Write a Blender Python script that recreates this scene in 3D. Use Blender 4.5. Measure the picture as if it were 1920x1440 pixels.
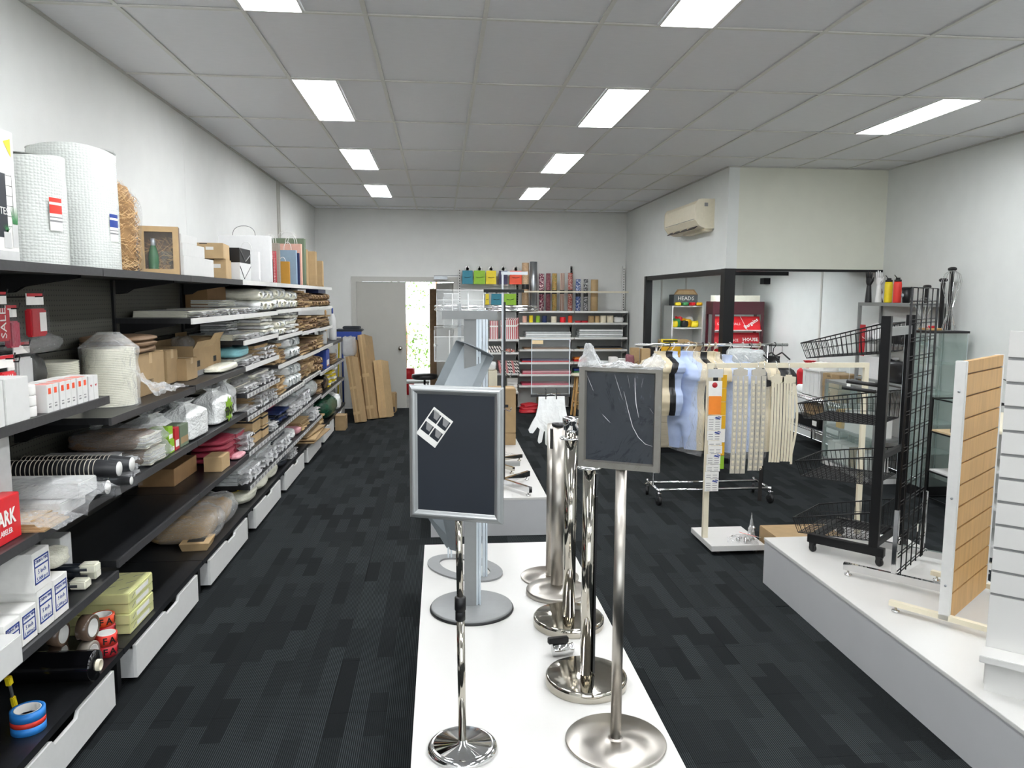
import bpy, bmesh, math, random
from mathutils import Vector, Matrix, noise
for _o in list(bpy.data.objects): bpy.data.objects.remove(_o)
S = bpy.context.scene
COL = S.collection
PI = math.pi
R = math.radians
# ------------------------------------------------ camera
cd = bpy.data.cameras.new('camera'); cam = bpy.data.objects.new('camera', cd); COL.objects.link(cam)
cd.sensor_width = 36; cd.sensor_fit = 'HORIZONTAL'; cd.lens = 1448.0/1920*36; cd.clip_start = 0.05; cd.clip_end = 200
_r = Vector((0.995743, -0.092041, 0.004871)); _u = Vector((0.005477, 0.111841, 0.993711)); _d = Vector((0.092007, 0.989454, -0.111869))
cam.matrix_world = Matrix(((_r[0], _u[0], -_d[0], 0), (_r[1], _u[1], -_d[1], 0), (_r[2], _u[2], -_d[2], 1.84), (0, 0, 0, 1)))
S.camera = cam
# ------------------------------------------------ world, sun, exposure
S.view_settings.view_transform = 'Standard'; S.view_settings.look = 'None'
S.view_settings.gamma = 1.0; S.view_settings.use_curve_mapping = False
S.view_settings.exposure = 0.40
W = bpy.data.worlds.new('world'); S.world = W; W.use_nodes = True
nt = W.node_tree; nt.nodes.clear()
wo = nt.nodes.new('ShaderNodeOutputWorld'); bg = nt.nodes.new('ShaderNodeBackground')
sky = nt.nodes.new('ShaderNodeTexSky'); sky.sky_type = 'HOSEK_WILKIE'; sky.turbidity = 4.0; sky.ground_albedo = 0.5
sky.sun_direction = Vector((0.3, -0.5, 0.8)).normalized()
mx = nt.nodes.new('ShaderNodeMixRGB'); mx.inputs[0].default_value = 0.72; mx.inputs[2].default_value = (0.90, 0.95, 1.0, 1)
nt.links.new(sky.outputs[0], mx.inputs[1]); nt.links.new(mx.outputs[0], bg.inputs[0]); nt.links.new(bg.outputs[0], wo.inputs[0])
bg.inputs[1].default_value = 3.5
sd = bpy.data.lights.new('sun', 'SUN'); sd.energy = 9.0; sd.angle = 0.01; sd.color = (1, .96, .9)
so = bpy.data.objects.new('sun', sd); COL.objects.link(so); so.rotation_euler = (R(25), R(28), 0)
LAMP_W = 21.0       # each ceiling panel
LAMP_E = 26.0

# ------------------------------------------------ materials
MATS = {}
def lin(h):
    h = h.lstrip('#'); c = [int(h[i:i+2], 16)/255 for i in (0, 2, 4)]
    return tuple(x/12.92 if x <= .04045 else ((x+.055)/1.055)**2.4 for x in c) + (1,)
def newmat(name):
    m = bpy.data.materials.new(name); m.use_nodes = True
    n = m.node_tree.nodes; b = n['Principled BSDF']
    MATS[name] = m
    return m, n, m.node_tree.links, b
def pm(name, hexc, rough=.5, metal=0., var=.08, scale=30., bump=0., bscale=None, stretch=None, coat=0., spec=None):
    """plain procedural material: noise-varied colour, roughness and fine relief"""
    if name in MATS: return MATS[name]
    m, n, l, b = newmat(name)
    tc = n.new('ShaderNodeTexCoord'); mp = n.new('ShaderNodeMapping')
    l.new(tc.outputs['Object'], mp.inputs[0])
    if stretch: mp.inputs['Scale'].default_value = stretch
    ns = n.new('ShaderNodeTexNoise'); ns.inputs['Scale'].default_value = scale; ns.inputs['Detail'].default_value = 4
    l.new(mp.outputs[0], ns.inputs[0])
    c = lin(hexc)
    rp = n.new('ShaderNodeValToRGB')
    rp.color_ramp.elements[0].position = .3; rp.color_ramp.elements[1].position = .7
    rp.color_ramp.elements[0].color = tuple(max(0, x*(1-var)) for x in c[:3]) + (1,)
    rp.color_ramp.elements[1].color = tuple(min(1, x*(1+var)) for x in c[:3]) + (1,)
    l.new(ns.outputs[0], rp.inputs[0]); l.new(rp.outputs[0], b.inputs['Base Color'])
    b.inputs['Roughness'].default_value = rough; b.inputs['Metallic'].default_value = metal
    if coat: b.inputs['Coat Weight'].default_value = coat; b.inputs['Coat Roughness'].default_value = .1
    if spec is not None: b.inputs['Specular IOR Level'].default_value = spec
    if bump:
        n2 = n.new('ShaderNodeTexNoise'); n2.inputs['Scale'].default_value = bscale or scale*3; n2.inputs['Detail'].default_value = 3
        l.new(mp.outputs[0], n2.inputs[0])
        bp = n.new('ShaderNodeBump'); bp.inputs['Strength'].default_value = bump; bp.inputs['Distance'].default_value = .01
        l.new(n2.outputs[0], bp.inputs['Height']); l.new(bp.outputs[0], b.inputs['Normal'])
    return m
def film(name, hexc='#f4f6f6', opac=.3, rough=.12, bump=.5, bscale=18., edge=.5):
    """thin clear plastic: mostly see-through, glossy, crinkled"""
    m, n, l, b = newmat(name)
    b.inputs['Base Color'].default_value = lin(hexc); b.inputs['Roughness'].default_value = rough
    b.inputs['Specular IOR Level'].default_value = .9
    tr = n.new('ShaderNodeBsdfTransparent'); mix = n.new('ShaderNodeMixShader')
    lw = n.new('ShaderNodeLayerWeight'); lw.inputs[0].default_value = .35
    ns = n.new('ShaderNodeTexNoise'); ns.inputs['Scale'].default_value = bscale; ns.inputs['Detail'].default_value = 5; ns.inputs['Distortion'].default_value = 1.5
    tc = n.new('ShaderNodeTexCoord'); l.new(tc.outputs['Object'], ns.inputs[0])
    bp = n.new('ShaderNodeBump'); bp.inputs['Strength'].default_value = bump; bp.inputs['Distance'].default_value = .02
    l.new(ns.outputs[0], bp.inputs['Height']); l.new(bp.outputs[0], b.inputs['Normal']); l.new(bp.outputs[0], lw.inputs['Normal'])
    ma = n.new('ShaderNodeMath'); ma.operation = 'MULTIPLY_ADD'; ma.inputs[1].default_value = edge; ma.inputs[2].default_value = opac; ma.use_clamp = True
    l.new(lw.outputs['Facing'], ma.inputs[0]); l.new(ma.outputs[0], mix.inputs[0])
    l.new(tr.outputs[0], mix.inputs[1]); l.new(b.outputs[0], mix.inputs[2])
    l.new(mix.outputs[0], n['Material Output'].inputs[0])
    return m
def stripes(name, c1, c2, axis='Y', scale=30., ratio=.5, rough=.6, rot=None):
    m, n, l, b = newmat(name)
    tc = n.new('ShaderNodeTexCoord'); mp = n.new('ShaderNodeMapping'); l.new(tc.outputs['Object'], mp.inputs[0])
    if rot: mp.inputs['Rotation'].default_value = rot
    wv = n.new('ShaderNodeTexWave'); wv.bands_direction = axis; wv.inputs['Scale'].default_value = scale
    l.new(mp.outputs[0], wv.inputs[0])
    rp = n.new('ShaderNodeValToRGB'); rp.color_ramp.interpolation = 'CONSTANT'
    rp.color_ramp.elements[0].color = lin(c1); rp.color_ramp.elements[1].color = lin(c2); rp.color_ramp.elements[1].position = ratio
    l.new(wv.outputs[0], rp.inputs[0]); l.new(rp.outputs[0], b.inputs['Base Color']); b.inputs['Roughness'].default_value = rough
    return m
def dots(name, base, dot, scale=60., size=.32, rough=.6):
    m, n, l, b = newmat(name)
    tc = n.new('ShaderNodeTexCoord'); vo = n.new('ShaderNodeTexVoronoi'); vo.inputs['Scale'].default_value = scale; vo.inputs['Randomness'].default_value = .12
    l.new(tc.outputs['Object'], vo.inputs['Vector'])
    rp = n.new('ShaderNodeValToRGB'); rp.color_ramp.interpolation = 'CONSTANT'
    rp.color_ramp.elements[0].color = lin(dot); rp.color_ramp.elements[1].color = lin(base); rp.color_ramp.elements[1].position = size
    l.new(vo.outputs['Distance'], rp.inputs[0]); l.new(rp.outputs[0], b.inputs['Base Color']); b.inputs['Roughness'].default_value = rough
    return m
def blobs(name, cols, scale=25., rough=.6, dist=2.):
    """printed swirl pattern of several colours"""
    m, n, l, b = newmat(name)
    tc = n.new('ShaderNodeTexCoord'); ns = n.new('ShaderNodeTexNoise'); ns.inputs['Scale'].default_value = scale; ns.inputs['Distortion'].default_value = dist
    ns.inputs['Detail'].default_value = 1
    l.new(tc.outputs['Object'], ns.inputs[0])
    rp = n.new('ShaderNodeValToRGB'); cr = rp.color_ramp; cr.interpolation = 'CONSTANT'
    cr.elements[0].color = lin(cols[0]); cr.elements[1].color = lin(cols[1]); cr.elements[1].position = .45
    for i, c in enumerate(cols[2:]):
        e = cr.elements.new(.45 + .12*(i+1)/max(1, len(cols)-2)); e.color = lin(c)
    l.new(ns.outputs[0], rp.inputs[0]); l.new(rp.outputs[0], b.inputs['Base Color']); b.inputs['Roughness'].default_value = rough
    return m
def emis(name, hexc, s):
    m, n, l, b = newmat(name)
    b.inputs['Base Color'].default_value = lin(hexc); b.inputs['Emission Color'].default_value = lin(hexc); b.inputs['Emission Strength'].default_value = s
    return m

pm('wall', '#d9dad7', .75, var=.02, scale=6, bump=.05, bscale=120)
pm('wall_cool', '#d6d9d6', .75, var=.02, scale=6, bump=.05, bscale=120)
pm('bulk', '#d4d5c8', .8, var=.02, scale=6, bump=.04, bscale=120)
pm('tile', '#dddee1', .42, var=.02, scale=12, bump=.06, bscale=160, stretch=(1, 4, 1))
pm('tbar', '#d2d2cc', .4, var=.03)
pm('trim', '#b9b8b2', .5, var=.03)
pm('door', '#aeada6', .45, var=.02, scale=5)
pm('white', '#dcdcd9', .45, var=.02)
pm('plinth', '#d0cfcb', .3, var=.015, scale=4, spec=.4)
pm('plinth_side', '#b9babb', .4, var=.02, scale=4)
pm('gloss_white', '#e6e6e5', .15, var=.02)
pm('cream', '#e2dac2', .4, var=.03)
pm('black', '#141416', .4, var=.1)
pm('black_gloss', '#0b0b0d', .12, var=.05)
pm('shelf_black', '#1a1b1d', .38, var=.25, scale=9, stretch=(6, 1, 1), bump=.05)
pm('shelf_edge', '#3d3d3e', .4, var=.15, scale=60)
pm('panel_black', '#2a2a26', .5, var=.08, scale=10)
pm('steel_black', '#0b0c0e', .42, var=.1, spec=.35)
pm('shelf_white', '#dcdcd8', .4, var=.02)
pm('grey_metal', '#8e908e', .4, metal=.2, var=.04)
pm('alu', '#a9adb0', .32, metal=.85, var=.05, scale=8)
pm('alu_light', '#c9d2d8', .35, metal=.5, var=.04)
pm('grey_powder', '#858787', .45, metal=.1, var=.03)
pm('tray_grey', '#868d91', .36, metal=.3, var=.03)
pm('chrome', '#dcdcdc', .07, metal=1, var=.02)
pm('steel_mirror', '#c4bfb4', .08, metal=1, var=.03)
pm('frame_metal', '#a9acac', .42, metal=.7, var=.06, scale=12)
pm('frame_dark', '#8f8b84', .4, metal=.75, var=.05)
pm('poster_black', '#1e242d', .35, var=.12, scale=3)
pm('carton', '#a28863', .75, var=.07, scale=14, bump=.05)
pm('carton_dark', '#8a6a45', .75, var=.07, scale=14, bump=.05)
pm('kraft', '#a58a63', .7, var=.1, scale=25, bump=.15)
pm('kraft_dark', '#7d6349', .7, var=.12, scale=25, bump=.15)
pm('kraft_light', '#bb9f75', .65, var=.06, scale=18, bump=.08)
pm('tapeb', '#b79c74', .3, var=.05)
pm('paper', '#ecebe6', .6, var=.03)
pm('paper_grey', '#c9cac8', .5, var=.04)
pm('cloudy', '#eceeec', .25, var=.05, scale=10, bump=.9, bscale=16)
pm('strip_grey', '#c0bbae', .45, var=.04)
pm('cloudy_grey', '#bfc4c3', .18, var=.12, scale=10, bump=1.0, bscale=14)
pm('milky', '#e8e6d4', .28, var=.06, scale=12, bump=.5, bscale=18)
pm('red', '#b81f2b', .4, var=.06)
pm('red_bright', '#d9202a', .35, var=.05)
pm('label_red', '#e23c30', .5, var=.02)
pm('orange_red', '#f0542c', .4, var=.03)
pm('orange', '#f08a2c', .5, var=.03)
pm('yellow', '#e8cf1e', .45, var=.04)
pm('yellow_tool', '#e0ac18', .45, var=.04)
pm('blue', '#2f86d8', .4, var=.04)
pm('navy', '#1d2d5a', .4, var=.08)
pm('ink_blue', '#23408f', .5, var=.02)
pm('ink_black', '#151515', .5, var=.02)
pm('ink_grey', '#8a8a8a', .5, var=.02)
pm('green', '#3f8a52', .45, var=.1)
pm('green_film', '#1d4a35', .25, var=.25, scale=14, bump=.8, bscale=16)
pm('lime', '#8dbb2e', .5, var=.06)
pm('teal', '#2e7f93', .5, var=.05)
pm('purple', '#3b3658', .5, var=.05)
pm('pink', '#d69aa2', .45, var=.05)
pm('rose', '#b24055', .35, var=.12, scale=20, bump=.4)
pm('sage', '#6b7a63', .6, var=.04)
pm('powder_blue', '#8fa6b8', .55, var=.04)
pm('salmon', '#dfae9c', .55, var=.04)
pm('ochre', '#c08c2f', .6, var=.04)
pm('cyan_film', '#8fd0d8', .25, var=.08, bump=.5)
pm('wood', '#c39a62', .5, var=.12, scale=5, stretch=(6, 6, .7), bump=.05)
pm('wood_pale', '#d6bd93', .5, var=.08, scale=8, stretch=(8, 1, 1))
pm('desk_wood', '#b7ad97', .55, var=.08, scale=6, stretch=(1, 8, 8))
pm('maroon', '#4a1d26', .35, var=.06)
pm('torso_beige', '#d3c6a8', .4, var=.03)
pm('torso_blue', '#b9c9ea', .35, var=.03)
pm('torso_black', '#1c1c1e', .35, var=.05)
pm('rubber', '#161617', .5, var=.1)
pm('pellet', '#94775c', .6, var=.65, scale=60, bump=1.0, bscale=70)
pm('ream', '#d9d99c', .45, var=.06, scale=10, bump=.1)
pm('concrete', '#b5b3ae', .85, var=.1, scale=3)
pm('leaf', '#6f9a3c', .6, var=.4, scale=6)
film('film', opac=.10, edge=.40, bump=.9); film('fringe', '#ffffff', opac=.55, rough=.08, bump=1.0, bscale=26); film('film_soft', opac=.28, rough=.14, bump=.9, bscale=30); film('film_gloss', '#7e868c', opac=.03, rough=.10, bump=.8, bscale=4, edge=.16); film('acrylic_bright', '#f6fafa', opac=.10, rough=.05, bump=.2, bscale=6, edge=.6); film('film_thin', '#9aa0a4', opac=.03, rough=.1, bump=.5, bscale=7, edge=.15)
film('acrylic', '#eef4f4', opac=.035, rough=.04, bump=0, edge=.35)
film('glass_green', '#bcd4cc', opac=.06, rough=.03, bump=0, edge=.4)
film('wrap', '#f2f4f3', opac=.42, rough=.22, bump=.9, bscale=9)
stripes('stripe_red', '#b3323c', '#ece8e2', 'X', 10.5, .5)
stripes('stripe_black', '#2a2528', '#e6ded8', 'DIAGONAL', 11, .45)
dots('dots_red', '#b5303c', '#eee4dc', 75, .3)
dots('dots_black', '#2c2724', '#d9cfc4', 75, .3)
dots('dots_taupe', '#a39a8e', '#857b6f', 75, .3)
blobs('print_pink', ['#e5d6d2', '#8c2d4a', '#3a2030'], 30)
blobs('print_maroon', ['#6a2c3c', '#8d5a60'], 40)
blobs('print_gold', ['#a5793a', '#c9a468', '#5c7a3e'], 40)
blobs('print_rust', ['#d8c9bc', '#9c3f34'], 45)
blobs('print_blue', ['#dfe3ea', '#3a5590'], 30)
blobs('print_mono', ['#e9e9e9', '#20252a'], 60)
blobs('print_tan', ['#b39372', '#c9ab89'], 60)
stripes('print_stripe', '#7a5648', '#d9c3b4', 'X', 14, .45)
m_, n_, l_, b_ = newmat('bubble')      # bubble wrap
tc = n_.new('ShaderNodeTexCoord'); mp_ = n_.new('ShaderNodeMapping'); mp_.inputs['Rotation'].default_value = (0, R(35), 0)
l_.new(tc.outputs['UV'], mp_.inputs[0])
vo = n_.new('ShaderNodeTexVoronoi'); vo.inputs['Scale'].default_value = 1.0; vo.inputs['Randomness'].default_value = .3; vo.voronoi_dimensions = '2D'
l_.new(mp_.outputs[0], vo.inputs['Vector'])
nz = n_.new('ShaderNodeTexNoise'); nz.inputs['Scale'].default_value = 5; nz.inputs['Distortion'].default_value = 1; l_.new(tc.outputs['Object'], nz.inputs[0])
ad = n_.new('ShaderNodeMath'); ad.operation = 'MULTIPLY_ADD'; ad.inputs[1].default_value = 2.2
l_.new(nz.outputs[0], ad.inputs[0]); l_.new(vo.outputs['Distance'], ad.inputs[2])
bp_ = n_.new('ShaderNodeBump'); bp_.invert = True; bp_.inputs['Strength'].default_value = .75; bp_.inputs['Distance'].default_value = .003
l_.new(ad.outputs[0], bp_.inputs['Height']); l_.new(bp_.outputs[0], b_.inputs['Normal'])
b_.inputs['Base Color'].default_value = lin('#cfd3ce'); b_.inputs['Roughness'].default_value = .2
for nm_, rg_ in (('steel_disc', .34), ('steel', .36)):
    m_, n_, l_, b_ = newmat(nm_)
    b_.inputs['Base Color'].default_value = lin('#bdb8b0'); b_.inputs['Metallic'].default_value = 1; b_.inputs['Roughness'].default_value = rg_; b_.inputs['Anisotropic'].default_value = .85
    tg_ = n_.new('ShaderNodeTangent'); tg_.direction_type = 'RADIAL'; tg_.axis = 'Z'; l_.new(tg_.outputs[0], b_.inputs['Tangent'])
MATS['film_gloss'].node_tree.nodes['Principled BSDF'].inputs['Metallic'].default_value = 1.0
MATS['film_gloss'].node_tree.nodes['Principled BSDF'].inputs['Base Color'].default_value = lin('#e8eef2')
# pegboard
m_, n_, l_, b_ = newmat('pegboard')
tc = n_.new('ShaderNodeTexCoord'); vm = n_.new('ShaderNodeVectorMath'); vm.operation = 'SCALE'; vm.inputs['Scale'].default_value = 40
l_.new(tc.outputs['Object'], vm.inputs[0])
fr = n_.new('ShaderNodeVectorMath'); fr.operation = 'FRACTION'; l_.new(vm.outputs[0], fr.inputs[0])
sb = n_.new('ShaderNodeVectorMath'); sb.operation = 'SUBTRACT'; sb.inputs[1].default_value = (.5, .5, .5); l_.new(fr.outputs[0], sb.inputs[0])
ml = n_.new('ShaderNodeVectorMath'); ml.operation = 'MULTIPLY'; ml.inputs[1].default_value = (0, 1, 1); l_.new(sb.outputs[0], ml.inputs[0])
ln = n_.new('ShaderNodeVectorMath'); ln.operation = 'LENGTH'; l_.new(ml.outputs[0], ln.inputs[0])
rp = n_.new('ShaderNodeValToRGB'); rp.color_ramp.interpolation = 'CONSTANT'; rp.color_ramp.elements[0].color = lin('#0a0a08'); rp.color_ramp.elements[1].color = lin('#4c4c44'); rp.color_ramp.elements[1].position = .17
l_.new(ln.outputs['Value'], rp.inputs[0]); l_.new(rp.outputs[0], b_.inputs['Base Color']); b_.inputs['Roughness'].default_value = .5
# carpet: rib lines along the aisle, planks of lighter and darker pile
m_, n_, l_, b_ = newmat('carpet')
gm = n_.new('ShaderNodeNewGeometry'); sx = n_.new('ShaderNodeSeparateXYZ'); l_.new(gm.outputs['Position'], sx.inputs[0])
mp_ = n_.new('ShaderNodeCombineXYZ'); l_.new(sx.outputs['Y'], mp_.inputs[0]); l_.new(sx.outputs['X'], mp_.inputs[1])
br = n_.new('ShaderNodeTexBrick'); br.offset = .37; br.offset_frequency = 2; br.inputs['Scale'].default_value = 1
br.inputs['Brick Width'].default_value = .36; br.inputs['Row Height'].default_value = .0835; br.inputs['Mortar Size'].default_value = 0
br.inputs['Color1'].default_value = (0, 0, 0, 1); br.inputs['Color2'].default_value = (1, 1, 1, 1)
l_.new(mp_.outputs[0], br.inputs['Vector'])
rb = n_.new('ShaderNodeMath'); rb.operation = 'MULTIPLY'; rb.inputs[1].default_value = 2*PI/.0085; l_.new(sx.outputs['X'], rb.inputs[0])
sn = n_.new('ShaderNodeMath'); sn.operation = 'SINE'; l_.new(rb.outputs[0], sn.inputs[0])
gt = n_.new('ShaderNodeMapRange'); gt.inputs['From Min'].default_value = .1; gt.inputs['From Max'].default_value = .9; l_.new(sn.outputs[0], gt.inputs['Value'])
mu = n_.new('ShaderNodeMath'); mu.operation = 'MULTIPLY'; l_.new(gt.outputs[0], mu.inputs[0]); l_.new(br.outputs['Color'], mu.inputs[1])
nz = n_.new('ShaderNodeTexNoise'); nz.inputs['Scale'].default_value = 350; l_.new(gm.outputs['Position'], nz.inputs[0])
a2 = n_.new('ShaderNodeMath'); a2.operation = 'MULTIPLY_ADD'; a2.inputs[1].default_value = .5; l_.new(nz.outputs[0], a2.inputs[0]); l_.new(mu.outputs[0], a2.inputs[2])
rp = n_.new('ShaderNodeValToRGB'); rp.color_ramp.elements[0].color = lin('#090a0b'); rp.color_ramp.elements[1].color = lin('#3c4143'); rp.color_ramp.elements[0].position = .12; rp.color_ramp.elements[1].position = 1
l_.new(a2.outputs[0], rp.inputs[0]); l_.new(rp.outputs[0], b_.inputs['Base Color']); b_.inputs['Roughness'].default_value = .95
b_.inputs['Specular IOR Level'].default_value = .12
emis('led', '#fafcff', LAMP_E)
emis('led_alcove', '#f4fbff', 45.0)

# ------------------------------------------------ mesh builder
class M:
    def __init__(s): s.v = []; s.f = []; s.m = []; s.s = []; s.c = 0; s.T = None; s.uv = None
    def mat(s, i): s.c = i; return s
    def add(s, vs, fs, smooth=False):
        o = len(s.v)
        if s.T is not None: vs = [s.T @ Vector(v) for v in vs]
        s.v += [tuple(v) for v in vs]
        for f in fs: s.f.append(tuple(o+i for i in f)); s.m.append(s.c); s.s.append(smooth)
        return s
    def box(s, x0, x1, y0, y1, z0, z1):
        return s.add([(x0,y0,z0),(x1,y0,z0),(x1,y1,z0),(x0,y1,z0),(x0,y0,z1),(x1,y0,z1),(x1,y1,z1),(x0,y1,z1)],
                     [(0,3,2,1),(4,5,6,7),(0,1,5,4),(1,2,6,5),(2,3,7,6),(3,0,4,7)])
    def cbox(s, x, y, z, sx, sy, sz): return s.box(x-sx/2, x+sx/2, y-sy/2, y+sy/2, z, z+sz)
    def quad(s, a, b, c, d): return s.add([a, b, c, d], [(0, 1, 2, 3)])
    def tube(s, pts, r, n=8, cap=True, closed=False):
        pts = [Vector(p) for p in pts]; k = len(pts)
        rr = r if isinstance(r, (list, tuple)) else [r]*k
        vs = []; fs = []
        up = None
        for i, p in enumerate(pts):
            if closed: t = pts[(i+1) % k] - pts[i-1]
            else: t = (pts[min(i+1, k-1)] - pts[max(i-1, 0)])
            if t.length < 1e-9: t = Vector((0, 0, 1))
            t.normalize()
            if up is None: up = Vector((0, 0, 1)) if abs(t.z) < .9 else Vector((1, 0, 0))
            a = t.cross(up)
            if a.length < 1e-6: a = t.cross(Vector((0, 1, 0)))
            a.normalize(); b = a.cross(t).normalized(); up = b
            for j in range(n):
                w = 2*PI*j/n
                vs.append(p + a*math.cos(w)*rr[i] + b*math.sin(w)*rr[i])
        rng = k if closed else k-1
        for i in range(rng):
            i2 = (i+1) % k
            for j in range(n):
                j2 = (j+1) % n
                fs.append((i*n+j, i2*n+j, i2*n+j2, i*n+j2))
        s.add(vs, fs, n > 5)
        if cap and not closed:
            o = len(s.v)-len(vs)
            s.f.append(tuple(o+j for j in range(n))); s.m.append(s.c); s.s.append(False)
            s.f.append(tuple(o+(k-1)*n+j for j in reversed(range(n)))); s.m.append(s.c); s.s.append(False)
        return s
    def cyl(s, p0, p1, r, n=16): return s.tube([p0, p1], r, n)
    def lathe(s, prof, n=24, c=(0, 0, 0), smooth=True, ax='z'):
        vs = []; fs = []
        for (r, z) in prof:
            for j in range(n):
                w = 2*PI*j/n
                p = (r*math.cos(w), r*math.sin(w), z)
                if ax == 'x': p = (z, r*math.cos(w), r*math.sin(w))
                if ax == 'y': p = (r*math.cos(w), z, -r*math.sin(w))
                vs.append((c[0]+p[0], c[1]+p[1], c[2]+p[2]))
        k = len(prof)
        for i in range(k-1):
            for j in range(n):
                j2 = (j+1) % n
                fs.append((i*n+j, i*n+j2, (i+1)*n+j2, (i+1)*n+j))
        if prof[0][0] > 1e-4: fs.append(tuple(reversed(range(n))))
        if prof[-1][0] > 1e-4: fs.append(tuple((k-1)*n+j for j in range(n)))
        return s.add(vs, fs, smooth)
    def prism(s, poly, z0, z1, axis='z', smooth=False):
        n = len(poly); vs = []
        for z in (z0, z1):
            for (a, b) in poly:
                vs.append({'z': (a, b, z), 'y': (a, z, b), 'x': (z, a, b)}[axis])
        fs = [tuple(range(n)), tuple(n+i for i in reversed(range(n)))]
        for i in range(n): fs.append((i, (i+1) % n, n+(i+1) % n, n+i))
        return s.add(vs, fs, smooth)
    def grid(s, fn, nu, nv, smooth=True, close_u=False):
        vs = [fn(i/(nu), j/(nv)) for j in range(nv+1) for i in range(nu+1)]
        fs = [(j*(nu+1)+i, j*(nu+1)+i+1, (j+1)*(nu+1)+i+1, (j+1)*(nu+1)+i) for j in range(nv) for i in range(nu)]
        return s.add(vs, fs, smooth)
    def mesh(s, name, mats, bevel=0, fix=False):
        me = bpy.data.meshes.new(name)
        me.from_pydata(s.v, [], s.f)
        for mm in (mats if isinstance(mats, (list, tuple)) else [mats]): me.materials.append(MATS[mm])
        for p, mi, sm in zip(me.polygons, s.m, s.s): p.material_index = mi; p.use_smooth = sm
        bm = bmesh.new(); bm.from_mesh(me)
        if bevel:
            bmesh.ops.bevel(bm, geom=[e for e in bm.edges if len(e.link_faces) == 2 and e.calc_face_angle(0) > .6], offset=bevel, segments=2, affect='EDGES', clamp_overlap=True)
        bmesh.ops.recalc_face_normals(bm, faces=bm.faces)
        bm.to_mesh(me); bm.free()
        return me
def place(name, me, parent=None, loc=(0, 0, 0), rot=(0, 0, 0), scale=(1, 1, 1)):
    o = bpy.data.objects.new(name, me); COL.objects.link(o)
    o.location = loc; o.rotation_euler = rot; o.scale = scale
    if parent is not None: o.parent = parent
    return o
def tag(o, label=None, cat=None, group=None, kind=None):
    if label: o['label'] = label
    if cat: o['category'] = cat
    if group: o['group'] = group
    if kind: o['kind'] = kind
    return o
def part(name, mb, mats, parent, bevel=0, loc=(0, 0, 0), rot=(0, 0, 0), label=None):
    o = place(name, mb.mesh(name, mats, bevel), parent, loc, rot)
    if label: o['label'] = label
    return o
def thing(name, label, cat, loc=(0, 0, 0), rz=0., group=None, rot=None):
    o = bpy.data.objects.new(name, None); COL.objects.link(o); o.empty_display_size = .05
    o.location = loc; o.rotation_euler = rot or (0, 0, rz)
    return tag(o, label, cat, group)
def solo(name, mb, mats, label, cat, loc=(0, 0, 0), rz=0., group=None, bevel=0, rot=None):
    o = place(name, mb.mesh(name, mats, bevel), None, loc, rot or (0, 0, rz))
    return tag(o, label, cat, group)
def struct(name, mb, mats, parent=None, bevel=0, loc=(0, 0, 0)):
    o = place(name, mb.mesh(name, mats, bevel), parent, loc)
    if parent is None: o['kind'] = 'structure'
    return o
def copytree(o, parent=None):
    c = o.copy(); COL.objects.link(c)
    if parent is not None: c.parent = parent
    for ch in list(o.children): copytree(ch, c)
    return c
def text(s, size, parent, loc, rot, mat='ink_black', name='lettering', align='CENTER', sx=1.0, bold=0.0):
    cu = bpy.data.curves.new(name, 'FONT'); cu.body = s; cu.size = size; cu.align_x = align; cu.align_y = 'CENTER'; cu.offset = bold
    cu.extrude = .0004; cu.resolution_u = 1
    t = bpy.data.objects.new('tmp_text', cu); COL.objects.link(t)
    dg = bpy.context.evaluated_depsgraph_get(); dg.update()
    me = bpy.data.meshes.new_from_object(t.evaluated_get(dg)); bpy.data.objects.remove(t)
    me.materials.clear(); me.materials.append(MATS[mat])
    o = place(name, me, parent, loc, rot, (sx, 1, 1))
    return o
rnd = random.Random(7)
# faces: rotations that stand flat art up:  'px' reads from +x, 'ny' reads from -y
FX = (R(90), 0, R(90)); FY = (R(90), 0, 0); FT = (0, 0, 0)

# ================================================ SETTING
XL, XR, YB, YF, H = -2.0, 4.9, 12.85, -3.5, 3.25
f = struct('floor', M().box(XL, XR, YF, YB, -.1, -.004), 'carpet')
tm = M().box(.0006, .4994, .0006, .4994, 0, .004).mesh('carpet_tile', 'carpet')
cand = []
for i in range(14):
    for j in range(31):
        x = XL+.5*i; y = -2.7+.5*j; cx, cy = x+.25, y+.25
        if y+.5 > YB or x+.5 > XR: continue
        if cy < 1.9: continue
        if cx < -1.6: continue
        if abs((cx/cy)-.09) > .78: continue
        if cx > 3.3 and cy > 9: continue
        if 2.1 < cx < 3.0 and cy < 4.5: continue
        cand.append((x, y))
for (x, y) in cand: place('carpet_tile', tm, f, (x, y, -.004))
struct('wall_left', M().box(XL-.1, XL, YF, YB, 0, H), 'wall')
wb = M(); wb.box(XL-.1, -1.38, YB, YB+.12, 0, H); wb.box(.26, 3.25, YB, YB+.12, 0, H); wb.box(-1.38, .26, YB, YB+.12, 2.1, H)
struct('wall_back', wb, 'wall')
struct('wall_right', M().box(XR, XR+.1, YF, 12.35, 0, H), 'wall_cool')
w = M(); w.box(3.1, 3.22, 8.25, 11.6, 2.16, H); w.box(3.1, 3.22, 11.6, YB, 0, H)
struct('wall_alcove_side', w, 'wall_cool')
struct('wall_bulkhead', M().box(3.22, XR, 8.25, 8.4, 2.16, H), 'bulk')
struct('wall_alcove_back', M().box(3.22, XR, 12.25, 12.35, 0, 2.6), 'wall_cool')
struct('ceiling_alcove', M().box(3.22, XR, 8.4, 12.25, 2.3, 2.34), 'wall_cool')
t = M()
for x in (3.55, 3.95, 4.6): t.box(x-.012, x+.012, 12.235, 12.25, 0, 2.3)
struct('trim_1', t, 'trim')
struct('trim_2', M().box(XR-.008, XR, 9.6, 9.64, 0, 2.3), 'trim')
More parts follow.
